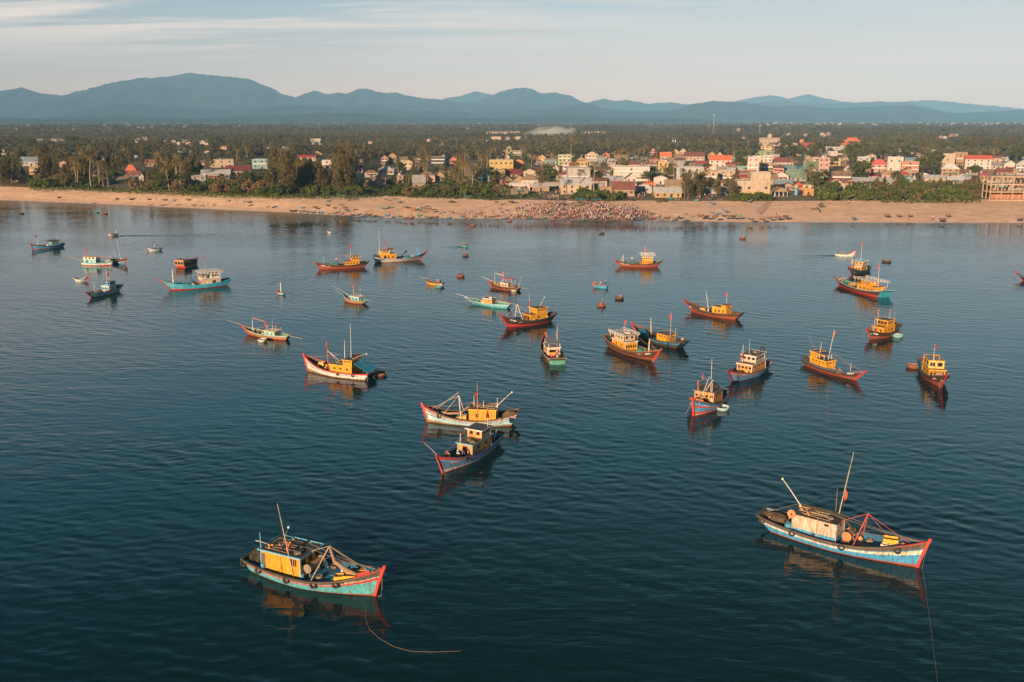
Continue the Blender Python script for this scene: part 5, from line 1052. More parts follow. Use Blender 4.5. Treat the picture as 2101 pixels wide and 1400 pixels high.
b.net(.68, 0, (1.8, 1.4, .9), NETT, 'tan net before the white cabin below the red canopy', 80); b.man(.12, .2, 'stand', 'purple', 'black', None, 'person in violet at the stern of the small brown boat with red canopy', 0); b.man(.16, -.3, 'sit', 'maroon', 'black', None, 'person in dark red seated at the stern of the small brown boat with red canopy', 0)
coracle(1055, 598, CREAM, 1.9, 'cream basket boat against the stern of the small brown boat with red canopy')
b = Boat('fishing_boat', 'small teal boat with peach cabin, yellow box and a long bow pole', (971, 624), (1040, 633.4), (953, 610), (1046, 626), 2.6, bands=[(.6, TURQ), (1, CYC)], tw=.4, deck=DKG, cap=TURQL, g=(1.0, .85, 2.0), stem=None)
b.cabin(.36, .54, 1.7, 1.5, ORC, ROOFD, WPOLE, nwin=2, fwin=2, win=(.35, .3), wz=.75); zt = b.ztop; lp = MB(); lp.box((b.xq(.42), .2, zt+.12), (.7, .3, .2), WHTXT); lp.build('roof_lamp', b.root)
b.sprit(2.8, .6, WPOLE); b.pole((b.xq(.3), .3, 1.6), (b.xq(-.02), .3, 1.2), .08, POLE); b.pole((b.xq(.3), -.3, 1.7), (b.xq(-.15), -.2, 1.0), .05, POLE, 'outrigger'); b.bowrope(.6)
b.crate(.58, .1, 'yellow box before the peach cabin of the small teal boat', YELP, (.8, 1.1, .9)); b.net(.70, 0, (1.9, 1.5, .7), NETG, 'dark green net before the peach cabin of the small teal boat', 82); b.net(.84, 0, (1.5, .9, .5), NETT, 'tan net in the bow of the small teal boat with peach cabin', 83)
dinghy('small blue boat with three people standing and sitting, right of centre', (1219, 589), (1243, 592), BLUE, CYAN, (1216, 582), (1246, 586), 1.8, [(.8, 0, 'sit', 'salmon', 'navy', None, 'person seated in the bow of the small blue boat right of centre', 0), (.48, 0, 'stand', 'pink', 'brown', None, 'person in pink standing amidships in the small blue boat right of centre', 1), (.18, 0, 'stand', 'navy', 'black', 'white', 'person in navy with white hat in the small blue boat', 0)], g=(.8, .6, 1.0), stem=REDP)
b = Boat('fishing_boat', 'orange brown boat with pointed stern, yellow cabin and crowded lamp rack, upper centre right', (1274, 547.5), (1349, 548), (1260.6, 534), (1360, 535), 3.7, bands=[(.28, ORNG), (.7, RUST), (1, BROWN)], tw=.25, deck=DKG, g=(1.8, 1.1, 2.4), stem=REDD)
b.cabin(.22, .44, 2.5, 1.4, YEL, ORNG, None, nwin=4, fwin=2, win=(.3, .4)); zt = b.ztop; b.cabin(.22, .42, 2.4, 1.0, GOLD, WHITEP, None, nwin=4, fwin=2, door=False, name='wheelhouse', z0=zt-.04); b.lattice(.21, .43, 2.8, zt+.9, WPOLE, None, .9, n=6); b.mast(.36, 0, 4.4, (0, 0), .06, WPOLE, (FLAGO, 1.0, 2.0, .5), z0=zt); b.mast(.82, 0, 3.0, (0, 0), .10, WPOLE, name='post'); b.pole((b.xq(.82), 0, 3.6), (b.xq(.88), .3, 1.8), .05, WPOLE)
b.eye(.89, 1, .6, 1.5, .3); b.text('NA9224', .78, 1, .5, .42); b.net(.66, 0, (2.6, 2.0, .8), NETG, 'green net on the deck of the orange brown boat with pointed stern', 85)
wn = MB(); x = b.xq(.52); wn.tube([(x, .3, b.dz(x)), (x+1.6, .3, b.dz(x)+1.9)], .15, WOOD, 6); wn.tube([(x+1.5, .1, b.dz(x)+1.9), (x+1.9, .5, b.dz(x)+2.2)], .3, CREAM, 8); wn.build('net_hauler', b.root)
b.man(.48, .6, 'stand', 'red', 'red', None, 'person in red before the cabin of the orange brown boat with pointed stern', 0)
b = Boat('fishing_boat', 'brown boat with orange bottom, plain yellow cabin and a slanting pale mast', (1421.6, 640), (1508, 656), (1403.5, 616), (1525, 643), 3.2, bands=[(.4, ORNG), (1, BROWN)], tw=.4, deck=DKD, g=(1.3, 1.0, 2.5), stem=REDD)
b.cabin(.24, .46, 2.0, 1.7, YEL, ROOFB, YELP, nwin=3, fwin=2, win=(.3, .6), wz=.55, door=False); zt = b.ztop; b.cabin(.25, .32, 1.6, .6, YEL, ROOFB, None, nwin=1, fwin=1, win=(.2, .2), door=False, name='wheelhouse', z0=zt-.04); b.mast(.28, 0, 3.6, (0, 0), .04, WPOLE, (FLAGR, 1.0, 1.3, .5), z0=zt); b.mast(.56, .2, 5.0, (1.0, 0), .07, WPOLE, stays=2); b.eye(.87, 1, .66, 1.3, .3, CREAM); b.text('NA9018', .79, 1, .56, .3)
b.pole((b.xq(.26), 0, zt+.3), (b.xq(.12), .4, 1.2), .10, WOOD); b.pole((b.xq(.24), 0, zt+.4), (b.xq(.10), .3, zt+.6), .05, WOOD)
b.crate(.65, .5, 'orange tan crate on the deck of the brown boat with slanting mast', GOLD, (1.2, .9, .7)); b.man(.56, .2, 'squat', 'white', 'grey', 'white', 'person in white crouching by the slanting mast of the brown boat', 0); b.net(.82, 0, (2.2, 1.2, .5), NETB, 'brown net in the bow of the brown boat with slanting mast', 87); b.net(.72, .6, (.8, .6, .4), NETS, 'white sacks by the near rail of the brown boat with slanting mast', 88, .2)
# right, far
dinghy('pale boat under way with four people and a raised bow, upper right', (1752, 527), (1717, 526), WHITEP, TURQL, (1757, 513), (1712, 522), 2.0, [(.15, 0, 'stand', 'brown', 'navy', None, 'person standing at the stern of the pale boat with raised bow', 0), (.4, .2, 'sit', 'pink', 'black', None, 'person in pink seated in the pale boat with raised bow', 0), (.58, -.2, 'sit', 'brown', 'black', None, 'person in brown seated in the pale boat with raised bow', 0), (.72, 0, 'sit', 'red', 'black', None, 'person in red seated forward in the pale boat with raised bow', 0)], g=(.9, .7, 2.0), stem=REDD)
b = Boat('fishing_boat', 'crowded green and grey boat bow on, behind the boat with the blue transom', (1748, 566), (1778, 556), (1741, 549), None, 3.6, bands=[(.3, BROWND), (1, NAVYP)], tw=.6, deck=DKG, g=(1.6, 1.2, 2.6), bo=1.2, stem=REDD, off=False)
b.cabin(.30, .60, 2.5, 1.6, YEL, BLUE, WPOLE, nwin=2, fwin=3, win=(.4, .5)); zt = b.ztop; b.cabin(.30, .50, 2.3, 1.1, ORC, TURQL, None, nwin=2, fwin=2, door=False, name='wheelhouse', z0=zt-.04); z2 = b.ztop; b.lattice(.3, .56, 2.8, zt+.1, BLPOLE, None, 1.4, n=5); b.mast(.40, 0, 6.5, (0, 0), .05, WPOLE, (FLAGO, .98, 1.6, .35), z0=z2-.5); b.mast(.85, 0, 4.2, (0, 0), .12, CREAM, (FLAGR, .55, 1.2, .9), name='derrick_post')
b.net(.75, 0, (1.8, 1.8, 1.0), NETG, 'green net in the bow of the crowded green and grey boat', 90); b.net(.68, .7, (1.2, 1.0, 1.0), NETT, 'tan bundle on the crowded green and grey boat', 91)
b = Boat('fishing_boat', 'brown boat with bright blue transom, green deck and white lamp rack, upper right', (1723, 586), (1800, 611), (1713, 569), (1818, 599), 4.1, bands=[(.3, REDP), (.92, BROWN), (1, TURQL)], tw=.9, deck=DKG, cap=TURQL, transom=CYAN, g=(1.4, 1.1, 2.4), stem=REDD)
b.cabin(.14, .46, 2.7, 1.6, YEL, ROOFB, YELP, nwin=4, fwin=2, win=(.4, .6), wz=.5, door=False); zt = b.ztop; b.cabin(.24, .40, 2.4, 1.0, YEL, ORNG, None, nwin=2, fwin=2, door=False, name='wheelhouse', z0=zt-.04); b.lattice(.12, .50, 3.2, zt-.1, WPOLE, None, 1.5, n=7); b.mast(.16, .3, 6.2, (.4, 0), .06, WPOLE, (FLAGR, 1.0, 1.6, .4), z0=zt); b.mast(.84, 0, 2.8, (0, 0), .06, BLPOLE, (FLAGR, .6, 1.2, 1.0)); b.pole((b.xq(.88), 1.0, 1.6), (b.xq(.74), .4, 2.8), .09, CREAM)
rr = MB(); rr.lathe((b.xq(.64), 0, b.dz(b.xq(.64))+.05), [(.5, 0), (1.2, .3), (1.35, .75), (1.3, .8), (1.15, .35), (.4, .1)], paint('coracle_tan', (.30, .17, .09), .3), 18); tag(rr.build('basket_boat', None, b.C, b.rz), 'tan basket boat lying on the deck of the boat with the bright blue transom', 'basket boat', 'round basket boats')
b.man(.50, .8, 'stand', 'black', 'black', None, 'person in black before the cabin of the boat with the bright blue transom', 0); b.man(.06, .7, 'sit', 'white', 'black', None, 'person seated at the stern of the boat with the bright blue transom', 0); b.net(.10, 0, (1.4, 2.2, .7), NETB, 'brown net along the bright blue transom', 93)
b = Boat('fishing_boat', 'brown boat cut off by the right edge, only its red tipped bow showing', (2100, 577), (2160, 590), (2084, 559), None, 3.2, bands=[(.25, ORNG), (1, BROWN)], tw=.5, g=(1.2, 1.0, 2.2), stem=REDP)
b.cabin(.25, .5, 2.2, 1.6, YEL); b.bowrope(2.2, 2.0)
# round boats out on the water
RB = paint('coracle_red_brown', (.24, .075, .045), .35); DB = paint('coracle_dark', (.07, .05, .04), .3); BG = paint('coracle_blue_grey', (.08, .15, .19), .3); TL = paint('coracle_teal', (.06, .26, .28), .3)
def crewed(px, py, m, dia, label, who):
    o, p = coracle(px, py, m, dia, label)
    for i, (dx, k, sh, hat, lab) in enumerate(who): person(p+Vector((dx, .1*i, .08 if k == 'stand' else .34)), -1.2+i, k, sh, 'navy', hat, lab)
crewed(955, 526, DB, 2.3, 'dark basket boat with one rower, below the small teal boat', [(0, 'sit', 'maroon', 'white', 'rower in dark red in the dark basket boat below the small teal boat')])
crewed(945.6, 568, RB, 2.4, 'orange brown basket boat with two people, above the yellow boat', [(-.4, 'sit', 'navy', None, 'person in navy in the orange brown basket boat above the yellow boat'), (.4, 'stand', 'purple', None, 'person in violet standing in the orange brown basket boat above the yellow boat')])
crewed(1234, 629, RB, 2.4, 'red brown basket boat with a rower in a pale hat, left of its neighbour', [(.2, 'stand', 'brown', 'white', 'rower in brown with pale hat standing in the left of two basket boats')])
crewed(1270.7, 614, DB, 2.5, 'dark brown basket boat heaped with gear, right of its neighbour', [(.3, 'sit', 'orange', None, 'person in orange seated in the right of two basket boats')])
crewed(1523.7, 490.5, RB, 2.5, 'brown basket boat with one rower, alone at upper right', [(.2, 'sit', 'brown', 'cone', 'rower in straw hat in the brown basket boat alone at upper right')])
crewed(1234.5, 480, DB, 2.3, 'dark basket boat with two rowers close below the crowd', [(-.5, 'sit', 'navy', None, 'left rower in the dark basket boat close below the crowd'), (.5, 'sit', 'black', None, 'right rower in the dark basket boat close below the crowd')])
coracle(1819, 538, DB, 3.0, 'empty dark brown basket boat right of the crowded green boat')
coracle(43.6, 439, DB, 3.0, 'empty dark basket boat at the far left edge of the bay')
coracle(198, 437, TL, 2.7, 'teal basket boat, left one of the pair near the left shore'); coracle(215, 439, RB, 2.9, 'red brown basket boat, right one of the pair near the left shore')
crewed(970, 464.5, RB, 2.4, 'red basket boat with one person off the middle of the beach', [(0, 'sit', 'red', None, 'person in red in the red basket boat off the middle of the beach')])
crewed(1045, 455, RB, 2.3, 'red basket boat with two people at the water edge left of the crowd', [(-.3, 'sit', 'red', None, 'left person in the red basket boat left of the crowd'), (.4, 'sit', 'salmon', None, 'right person in the red basket boat left of the crowd')])
person(P(157, 418, -.6), 0, 'stand', 'white', 'white', 'white', 'person in white wading off the left beach')

for i, b_ in enumerate(Boat.ALL):
    if b_.beam >= 2.5 and b_.root.name.startswith('fishing_boat') and hasattr(b_, 'ztop') and b_.L < 30: b_.clutter(7 if i < 14 else 4, .52 if i else .50, .9, i)
# ------------------------------------------------------------------ the village
def wallm(nm, c):
    g_ = sum(c)/3; c = tuple((x*.80+g_*.20)*k_ for x, k_ in zip(c, (.74, .70, .66))); return mat('wall_'+nm, c, rough=.85, var=.12, scale=.25, grime=tuple(x*.55 for x in c), amt=.5, spec=.1, streak=True)
def roofm(nm, c):
    g_ = sum(c)/3; c = tuple(x*.82+g_*.18 for x in c); return mat('tiles_'+nm, c, rough=.8, var=.22, scale=.4, grime=tuple(x*.5 for x in c), amt=.4, planks='y', pitch=.45, spec=.15)
WA = {k: wallm(k, c) for k, c in dict(white=(.60, .56, .52), cream=(.52, .43, .32), tan=(.40, .28, .18), ochre=(.52, .34, .12), yellow=(.58, .42, .14), orange=(.60, .27, .10), pink=(.55, .34, .30), rose=(.58, .30, .30),
     grey=(.34, .33, .33), pale=(.46, .47, .48), dark=(.10, .11, .12), cyan=(.22, .42, .44), green=(.30, .38, .24), lime=(.44, .52, .26), brown=(.20, .13, .09), olive=(.38, .36, .20), coral=(.55, .22, .13), teal=(.08, .20, .22), planks=(.26, .20, .15)).items()}
RO = {k: roofm(k, c) for k, c in dict(red=(.40, .055, .045), dark_red=(.17, .04, .035), maroon=(.20, .07, .055), orange=(.62, .13, .04), coral=(.55, .09, .06), grey=(.26, .25, .25), light=(.42, .42, .42), blue=(.18, .26, .32), green=(.15, .25, .17), teal=(.12, .26, .26),
     tan=(.30, .20, .12), brown=(.15, .09, .06), white=(.55, .52, .49), thatch=(.24, .16, .09), dark=(.07, .065, .065), rust=(.28, .11, .06)).items()}
GLASS = mat('window_dark', (.022, .026, .03), rough=.25, var=.3); SHUT = mat('shutter_red', (.35, .05, .03), rough=.7); FRAME = mat('window_frame', (.50, .47, .44), rough=.7, var=.1)
HRECT = []; FRECT = []
STEEL = mat('lattice_steel', (.30, .27, .26), rough=.5, var=.2)
def wing(mb_w, mb_r, w, dp, h, kind, peak, wm_, rm, z0=0, over=.45, x0=0, y0=0):
    """walls and roof of one wing, front face on y=y0, going back to y0+dp"""
    if kind == 'flat':
        mb_w.box((x0, y0+dp/2, z0+h/2), (w, dp, h), wm_)
        for a, b, c, d in ((x0, y0+.1, w, .2), (x0, y0+dp-.1, w, .2), (x0-w/2+.1, y0+dp/2, .2, dp-.4), (x0+w/2-.1, y0+dp/2, .2, dp-.4)): mb_w.box((a, b, z0+h+.2), (c, d, .4), wm_)
        mb_r.box((x0, y0+dp/2, z0+h+.06), (w-.45, dp-.45, .1), rm)
        mb_r.box((x0, y0-.12, z0+h-.1), (w+.3, .24, .16), rm)
        return
    if kind == 'fg':       # gable towards the sea
        v = [(x0-w/2, y0, z0), (x0+w/2, y0, z0), (x0+w/2, y0, z0+h), (x0, y0, z0+h+peak), (x0-w/2, y0, z0+h)]
        v2 = [(a, y0+dp, c) for a, b, c in v]
        mb_w.add(v+v2, [(0, 1, 2, 3, 4), (9, 8, 7, 6, 5), (1, 6, 7, 2), (0, 4, 9, 5)], wm_)
        for s in (-1, 1):
            e = Vector((x0+s*(w/2+over), 0, z0+h-over*peak/(w/2))); r = Vector((x0, 0, z0+h+peak)); up = Vector((0, 0, .14))
            q = [(e.x, y0-over, e.z+.02), (r.x, y0-over, r.z+.02), (r.x, y0+dp+over, r.z+.02), (e.x, y0+dp+over, e.z+.02)]
            q2 = [(a, b, c+.16) for a, b, c in q]; mb_r.add(q+q2, [(3, 2, 1, 0), (4, 5, 6, 7), (0, 1, 5, 4), (1, 2, 6, 5), (2, 3, 7, 6), (3, 0, 4, 7)], rm)
        return
    if kind == 'sg':       # ridge along the shore
        v = [(x0-w/2, y0, z0), (x0-w/2, y0+dp, z0), (x0-w/2, y0+dp, z0+h), (x0-w/2, y0+dp/2, z0+h+peak), (x0-w/2, y0, z0+h)]
        v2 = [(x0+w/2, b, c) for a, b, c in v]
        mb_w.add(v+v2, [(0, 4, 3, 2, 1), (5, 6, 7, 8, 9), (0, 5, 9, 4), (1, 2, 7, 6)], wm_)
        for s in (-1, 1):
            ey = y0+dp/2+s*(dp/2+over); ez = z0+h-over*peak/(dp/2); ry = y0+dp/2
            q = [(x0-w/2-over, ey, ez+.02), (x0+w/2+over, ey, ez+.02), (x0+w/2+over, ry, z0+h+peak+.02), (x0-w/2-over, ry, z0+h+peak+.02)]
            q2 = [(a, b, c+.16) for a, b, c in q]; mb_r.add(q+q2, [(3, 2, 1, 0), (4, 5, 6, 7), (0, 1, 5, 4), (1, 2, 6, 5), (2, 3, 7, 6), (3, 0, 4, 7)], rm)
        return
    if kind == 'hip':
        mb_w.box((x0, y0+dp/2, z0+h/2), (w, dp, h), wm_)
        o = over; rl = max(0, w-dp)/2
        q = [(x0-w/2-o, y0-o, z0+h), (x0+w/2+o, y0-o, z0+h), (x0+w/2+o, y0+dp+o, z0+h), (x0-w/2-o, y0+dp+o, z0+h), (x0-rl-.2, y0+dp/2, z0+h+peak), (x0+rl+.2, y0+dp/2, z0+h+peak)]
        mb_r.add(q, [(0, 1, 5, 4), (1, 2, 5), (2, 3, 4, 5), (3, 0, 4), (3, 2, 1, 0)], rm)
def house(xl, xr, yb, ye, kind, wc, rc, label, yp=None, nw=None, door=True, dp=None, yaw=None, shut=False, storeys=None, name='house', cat='house', group='houses of the fishing village', keep=True):
    p = ground_from_px((xl+xr)/2, yb); D = depth(p); w = (xr-xl)*D/FPX; h = (yb-ye)*D/FPX; peak = ((ye-yp)*D/FPX if yp else max(1.1, w*.22))
    if kind == 'sg': peak = min(peak, 4.5)
    dp = dp or min(max(w*.7, 5.5), 12); 
    if yaw is None: yaw = math.atan2(-p.x, p.y)*.7+R(rnd.uniform(-6, 6))
    (HRECT if keep else FRECT).append((xl, xr, (yp or ye)-1, yb))
    o = empty(name, (p.x, p.y, p.z-.1), yaw); tag(o, label, cat, group)
    mw, mr_ = MB(), MB(); wing(mw, mr_, w, dp, h+.1, kind, peak, WA[wc], RO[rc]); wo = mw.build('wall', o); mr_.build('roof', o)
    st = storeys or max(1, int(round(h/3.2))); 
    if nw is None: nw = max(1, min(5, int(w/3.0)))
    sh = h/st
    for k in range(st):
        for i in range(nw):
            if k == 0 and door and i == nw//2: continue
            x = -w/2+w*(i+.5)/nw; ww = min(1.2, w/nw*.5); b = MB(); b.box((x, -.01, sh*(k+.56)), (ww, .10, min(1.3, sh*.42)), SHUT if shut else GLASS); b.box((x, -.05, sh*(k+.56)-min(1.3, sh*.42)/2-.06), (ww+.25, .2, .1), FRAME); b.build('window', o)
    if door: b = MB(); i = nw//2; x = -w/2+w*(i+.5)/nw; b.box((x, -.01, min(2.1, sh*.75)/2+.1), (min(1.1, w*.25), .12, min(2.1, sh*.75)), SHUT if shut else GLASS); b.build('door', o)
    for k in range(1, st):
        if w > 5 and rnd.random() < .5: b = MB(); b.box((0, -.45, sh*k), (w*.9, .9, .14), WA[wc]); b.box((0, -.86, sh*k+.45), (w*.9, .06, .8), FRAME); b.build('balcony', o)
    if kind == 'flat' and rnd.random() < .6 and dp < 13:
        b = MB(); x = rnd.uniform(-w*.3, w*.3); b.tube([(x, dp*.5, h+.9), (x+1.3, dp*.5, h+.9)], .55, rnd.choice([FRAME, STEEL]), 10); b.box((x+.65, dp*.5, h+.3), (1.0, .8, .7), WA['grey']); b.build('water_tank', o)
    if door and rnd.random() < .45:
        b = MB(); aw = w*rnd.uniform(.4, .9); b.add([(-aw/2, -.05, 2.7), (aw/2, -.05, 2.7), (aw/2, -1.7, 2.25), (-aw/2, -1.7, 2.25), (-aw/2, -.05, 2.64), (aw/2, -.05, 2.64), (aw/2, -1.7, 2.19), (-aw/2, -1.7, 2.19)], [(3, 2, 1, 0), (4, 5, 6, 7), (2, 3, 7, 6), (0, 3, 7, 4), (1, 2, 6, 5)], RO[rnd.choice(['light', 'rust', 'blue', 'teal', 'tan', 'red'])]); b.build('awning', o)
    return o, w, dp, h
H = house
# left part, among the trees
H(43, 77, 341, 331, 'sg', 'pale', 'blue', 'long blue-grey roofed house with a white gable, among the trees at far left', 323)
H(62, 87, 359, 343, 'flat', 'ochre', 'tan', 'plain ochre block under the trees at far left', nw=1)
H(123, 137, 343, 334, 'fg', 'pink', 'light', 'small pink gabled house left of the tall palms', 330)
H(258, 279, 354, 350, 'hip', 'tan', 'orange', 'low house with bright orange hipped roof at left', 339)
H(234, 270, 376, 371, 'sg', 'tan', 'thatch', 'low tan roofed hut behind the shrubs at left', 364)
H(286, 295, 372, 361, 'fg', 'white', 'brown', 'narrow white gabled hut right of the low tan hut', 355)
H(298, 328, 342, 334, 'sg', 'tan', 'rust', 'rust roofed house left of the blue and white block', 328)
H(503, 514, 352, 344, 'fg', 'cream', 'dark_red', 'small cream gable right of the long dark red roof', 338)
H(518, 558, 347, 328, 'flat', 'cyan', 'white', 'cyan and white block house left of the big casuarinas', nw=3)
H(432, 479, 344, 329, 'flat', 'cream', 'light', 'cream flat roofed house behind the dark red roof', nw=3)
H(465, 514, 358, 351, 'sg', 'pale', 'dark_red', 'house with long dark red roof behind the left beach', 341)
H(414, 471, 369, 358, 'sg', 'grey', 'light', 'house with long pale grey roof behind two palms', 350)
H(394, 423, 379, 362, 'flat', 'grey', 'dark', 'low grey wall house with a dark door near the left beach', nw=2)
H(638, 658, 300, 286, 'flat', 'white', 'white', 'white villa alone in the woods above the casuarinas', nw=2)
H(641, 661, 325, 316, 'fg', 'olive', 'orange', 'olive yellow house with small orange gable in the woods', 310)
H(612, 648, 331, 323, 'sg', 'cream', 'red', 'long cream house with red roof end in the woods', 319)
H(661, 682, 346, 330, 'flat', 'white', 'light', 'white cube house with deep balcony above the casuarinas', nw=1)
H(782, 797, 338, 324, 'fg', 'tan', 'dark', 'left of two tan gabled houses joined together', 319); H(797, 814, 337, 321, 'fg', 'tan', 'orange', 'right of two tan gabled houses, with an orange roof edge', 314)
H(828, 847, 351, 333, 'fg', 'cream', 'brown', 'sunlit cream house with tall gable and dark door, left of centre', 328)
H(776, 808, 359, 350, 'hip', 'pale', 'light', 'low pale grey hipped house left of the sunlit cream gable', 342)
H(726, 744, 354, 346, 'sg', 'pale', 'dark_red', 'small house with dark red roof behind the casuarinas', 340)
H(764, 792, 387, 367, 'fg', 'tan', 'tan', 'large tan gabled house on the dune behind the shrubs', 359)
H(737, 763, 389, 377, 'sg', 'planks', 'thatch', 'weathered plank hut left of the large tan gabled house', 371)
H(815, 828, 377, 361, 'flat', 'tan', 'grey', 'narrow tan block right of the large tan gabled house', nw=1); H(848, 873, 391, 374, 'sg', 'tan', 'grey', 'tan house with grey roof and a white door near the dune edge', 361)
H(884, 914, 342, 322, 'flat', 'dark', 'light', 'dark grey fronted house with pale roof, left of the yellow houses', nw=1); H(912, 922, 341, 325, 'flat', 'cyan', 'light', 'slim cyan house joined to the dark grey front', nw=1)
H(893, 912, 372, 361, 'fg', 'tan', 'tan', 'tan gable half hidden by palms right of the grey roofed house', 352)
# middle
H(923, 937, 337, 328, 'fg', 'coral', 'red', 'little red gabled house left of the yellow houses', 321)
H(1004, 1053, 354, 330, 'flat', 'yellow', 'light', 'long yellow house with two open floors left of the orange gable', nw=5, storeys=2)
H(1053, 1074, 352, 332, 'fg', 'orange', 'maroon', 'orange house with red shutters and dark red gable', 327, nw=2, door=False, shut=True, storeys=1)
H(1027, 1040, 320, 309, 'flat', 'ochre', 'tan', 'small ochre block left of the olive tower'); H(1040, 1049, 320, 303, 'flat', 'olive', 'olive' if 'olive' in RO else 'tan', 'olive tower house among the palms'); H(1049, 1071, 320, 310, 'flat', 'olive', 'tan', 'low olive annex right of the olive tower')
H(1104, 1120, 335, 324, 'fg', 'yellow', 'orange', 'small yellow house with orange zigzag gable below the palm grove', 318)
H(1145, 1172, 340, 319, 'flat', 'lime', 'light', 'pale lime green house behind tall palms', nw=3); H(1154, 1168, 356, 333, 'flat', 'pink', 'light', 'pink narrow house in front of the lime green house', nw=1); H(1183, 1206, 352, 333, 'flat', 'yellow', 'orange', 'yellow house behind the big pale warehouse', nw=3)
H(1165, 1211, 372, 346, 'flat', 'pale', 'light', 'big pale windowless warehouse above the crowd', nw=1, door=False, dp=16)
H(1150, 1213, 399, 379, 'sg', 'cream', 'light', 'long cream hall with grey roof and dark door above the crowd', 367, nw=4)
H(1074, 1099, 366, 352, 'fg', 'cream', 'brown', 'cream gable with brown roof behind the double tan gables', 347); H(1097, 1125, 366, 357, 'sg', 'cream', 'dark_red', 'house with dark red roof right of the brown roofed gable', 348)
H(1026, 1052, 381, 370, 'fg', 'tan', 'dark', 'left of the double tan gables above the white stall', 361); H(1053, 1079, 381, 370, 'fg', 'tan', 'dark', 'right of the double tan gables above the white stall', 360)
H(1069, 1104, 384, 370, 'hip', 'white', 'thatch', 'white house with brown hipped roof near the stairs', 359)
H(1044, 1087, 392, 378, 'flat', 'white', 'light', 'white and teal beach stall with a covered porch', nw=3); H(1047, 1084, 400, 390, 'flat', 'planks', 'brown', 'low grey plank shed under the white stall', nw=1)
H(1027, 1036, 364, 350, 'fg', 'ochre', 'brown', 'narrow ochre house left of the dark red roofs'); H(1036, 1070, 363, 357, 'sg', 'tan', 'dark_red', 'long dark red roof in front of the orange house', 348)
H(986, 1004, 373, 362, 'fg', 'cyan', 'light', 'small pale cyan hut hidden by palms left of the tan gables', 358)
H(1200, 1228, 332, 318, 'fg', 'cream', 'brown', 'wide cream gable at the top of the middle village', 311); H(1236, 1251, 326, 318, 'fg', 'coral', 'red', 'red gabled house beside the wide cream gable', 313); H(1208, 1232, 347, 329, 'flat', 'grey', 'light', 'grey block below the wide cream gable', nw=2)
H(1258, 1332, 372, 344, 'flat', 'white', 'white', 'big white hall with one dark window behind the maroon roof', nw=1, door=True, dp=16)
H(1284, 1306, 382, 366, 'fg', 'white', 'dark', 'white gabled house in front of the big white hall', 357); 
H(1255, 1301, 403, 388, 'sg', 'tan', 'maroon', 'tan house with long maroon roof left of the orange gate', 374, nw=4); H(1231, 1256, 403, 386, 'flat', 'tan', 'tan', 'weathered tan wall house left of the maroon roof', nw=1, door=False)
H(1332, 1348, 320, 312, 'fg', 'rose', 'rust', 'rose pink gable at the forest edge', 304); H(1355, 1377, 331, 321, 'sg', 'cream', 'orange', 'cream house with orange red roof below the twin masts', 313); H(1378, 1393, 321, 312, 'fg', 'yellow', 'brown', 'yellow gable under the twin masts', 306); H(1394, 1408, 322, 311, 'fg', 'cream', 'maroon', 'cream gable right of the yellow gable', 305)
H(1405, 1445, 330, 321, 'sg', 'cream', 'maroon', 'long cream house with maroon roof at the forest edge', 313, nw=5); H(1452, 1468, 326, 318, 'fg', 'tan', 'brown', 'tan gable left of a smaller pink gable', 311); H(1470, 1483, 326, 319, 'fg', 'pink', 'brown', 'small pink gable above the orange roofed house', 312)
H(1350, 1371, 354, 333, 'flat', 'yellow', 'tan', 'bright yellow block behind the pale blue wall', nw=2); H(1371, 1402, 352, 334, 'flat', 'grey', 'light', 'grey windowless block right of the yellow block', nw=1, door=False)
H(1388, 1443, 373, 345, 'flat', 'pale', 'light', 'large pale blue windowless wall with palm shadows', nw=2, door=False, dp=14)
H(1455, 1499, 344, 329, 'sg', 'white', 'orange', 'white house with bright orange roof and a columned porch', 320, nw=4); H(1449, 1474, 356, 347, 'fg', 'white', 'red', 'white gable with red roof below the orange roofed house', 339); H(1436, 1471, 376, 353, 'flat', 'cream', 'tan', 'long tan wall right of the pale blue wall', nw=2, door=False); H(1471, 1505, 374, 358, 'flat', 'cream', 'light', 'cream house behind trees left of the cream beach house', nw=3)
H(1364, 1404, 391, 379, 'sg', 'tan', 'tan', 'tan roofed house behind the grey hut', 370); H(1343, 1398, 406, 396, 'sg', 'ochre', 'light', 'low ochre hut with pale grey roof right of the orange gate', 386)
# right village
o, w, dp, h = H(1511, 1579, 402, 373, 'flat', 'cream', 'light', 'cream two storey beach house with a lower roof block, yellow at its foot', nw=4, storeys=1)
D = depth(Vector(o.location)); mw, mr_ = MB(), MB(); wing(mw, mr_, w*.58, dp*.7, h*.56, 'flat', 1, WA['cream'], RO['light'], z0=h+.35, x0=w*.20, y0=1.0); mw.build('upper_wall', o); mr_.build('upper_roof', o)
b = MB(); b.box((0, -.03, h*.16), (w*.98, .06, h*.3), WA['yellow']); b.build('plinth', o)
H(1533, 1556, 356, 324, 'flat', 'white', 'light', 'slim terracotta and white tower house behind the cream beach house', nw=2, storeys=3, shut=True); H(1589, 1627, 344, 333, 'sg', 'cream', 'maroon', 'long house with brownish red roof in the middle of the right village', 324); 
H(1560, 1590, 352, 336, 'flat', 'tan', 'tan', 'tan block between the tower house and the green sheds', nw=3); H(1580, 1594, 346, 340, 'fg', 'white', 'orange', 'white house with small orange roof left of the green sheds', 335)
H(1586, 1617, 372, 361, 'fg', 'white', 'red', 'white gabled house with red lean-to roofs', 353); H(1607, 1650, 355, 350, 'sg', 'grey', 'teal', 'upper green roofed shed behind a palm', 341); H(1612, 1652, 372, 364, 'sg', 'grey', 'green', 'lower green roofed shed behind the palms', 352)
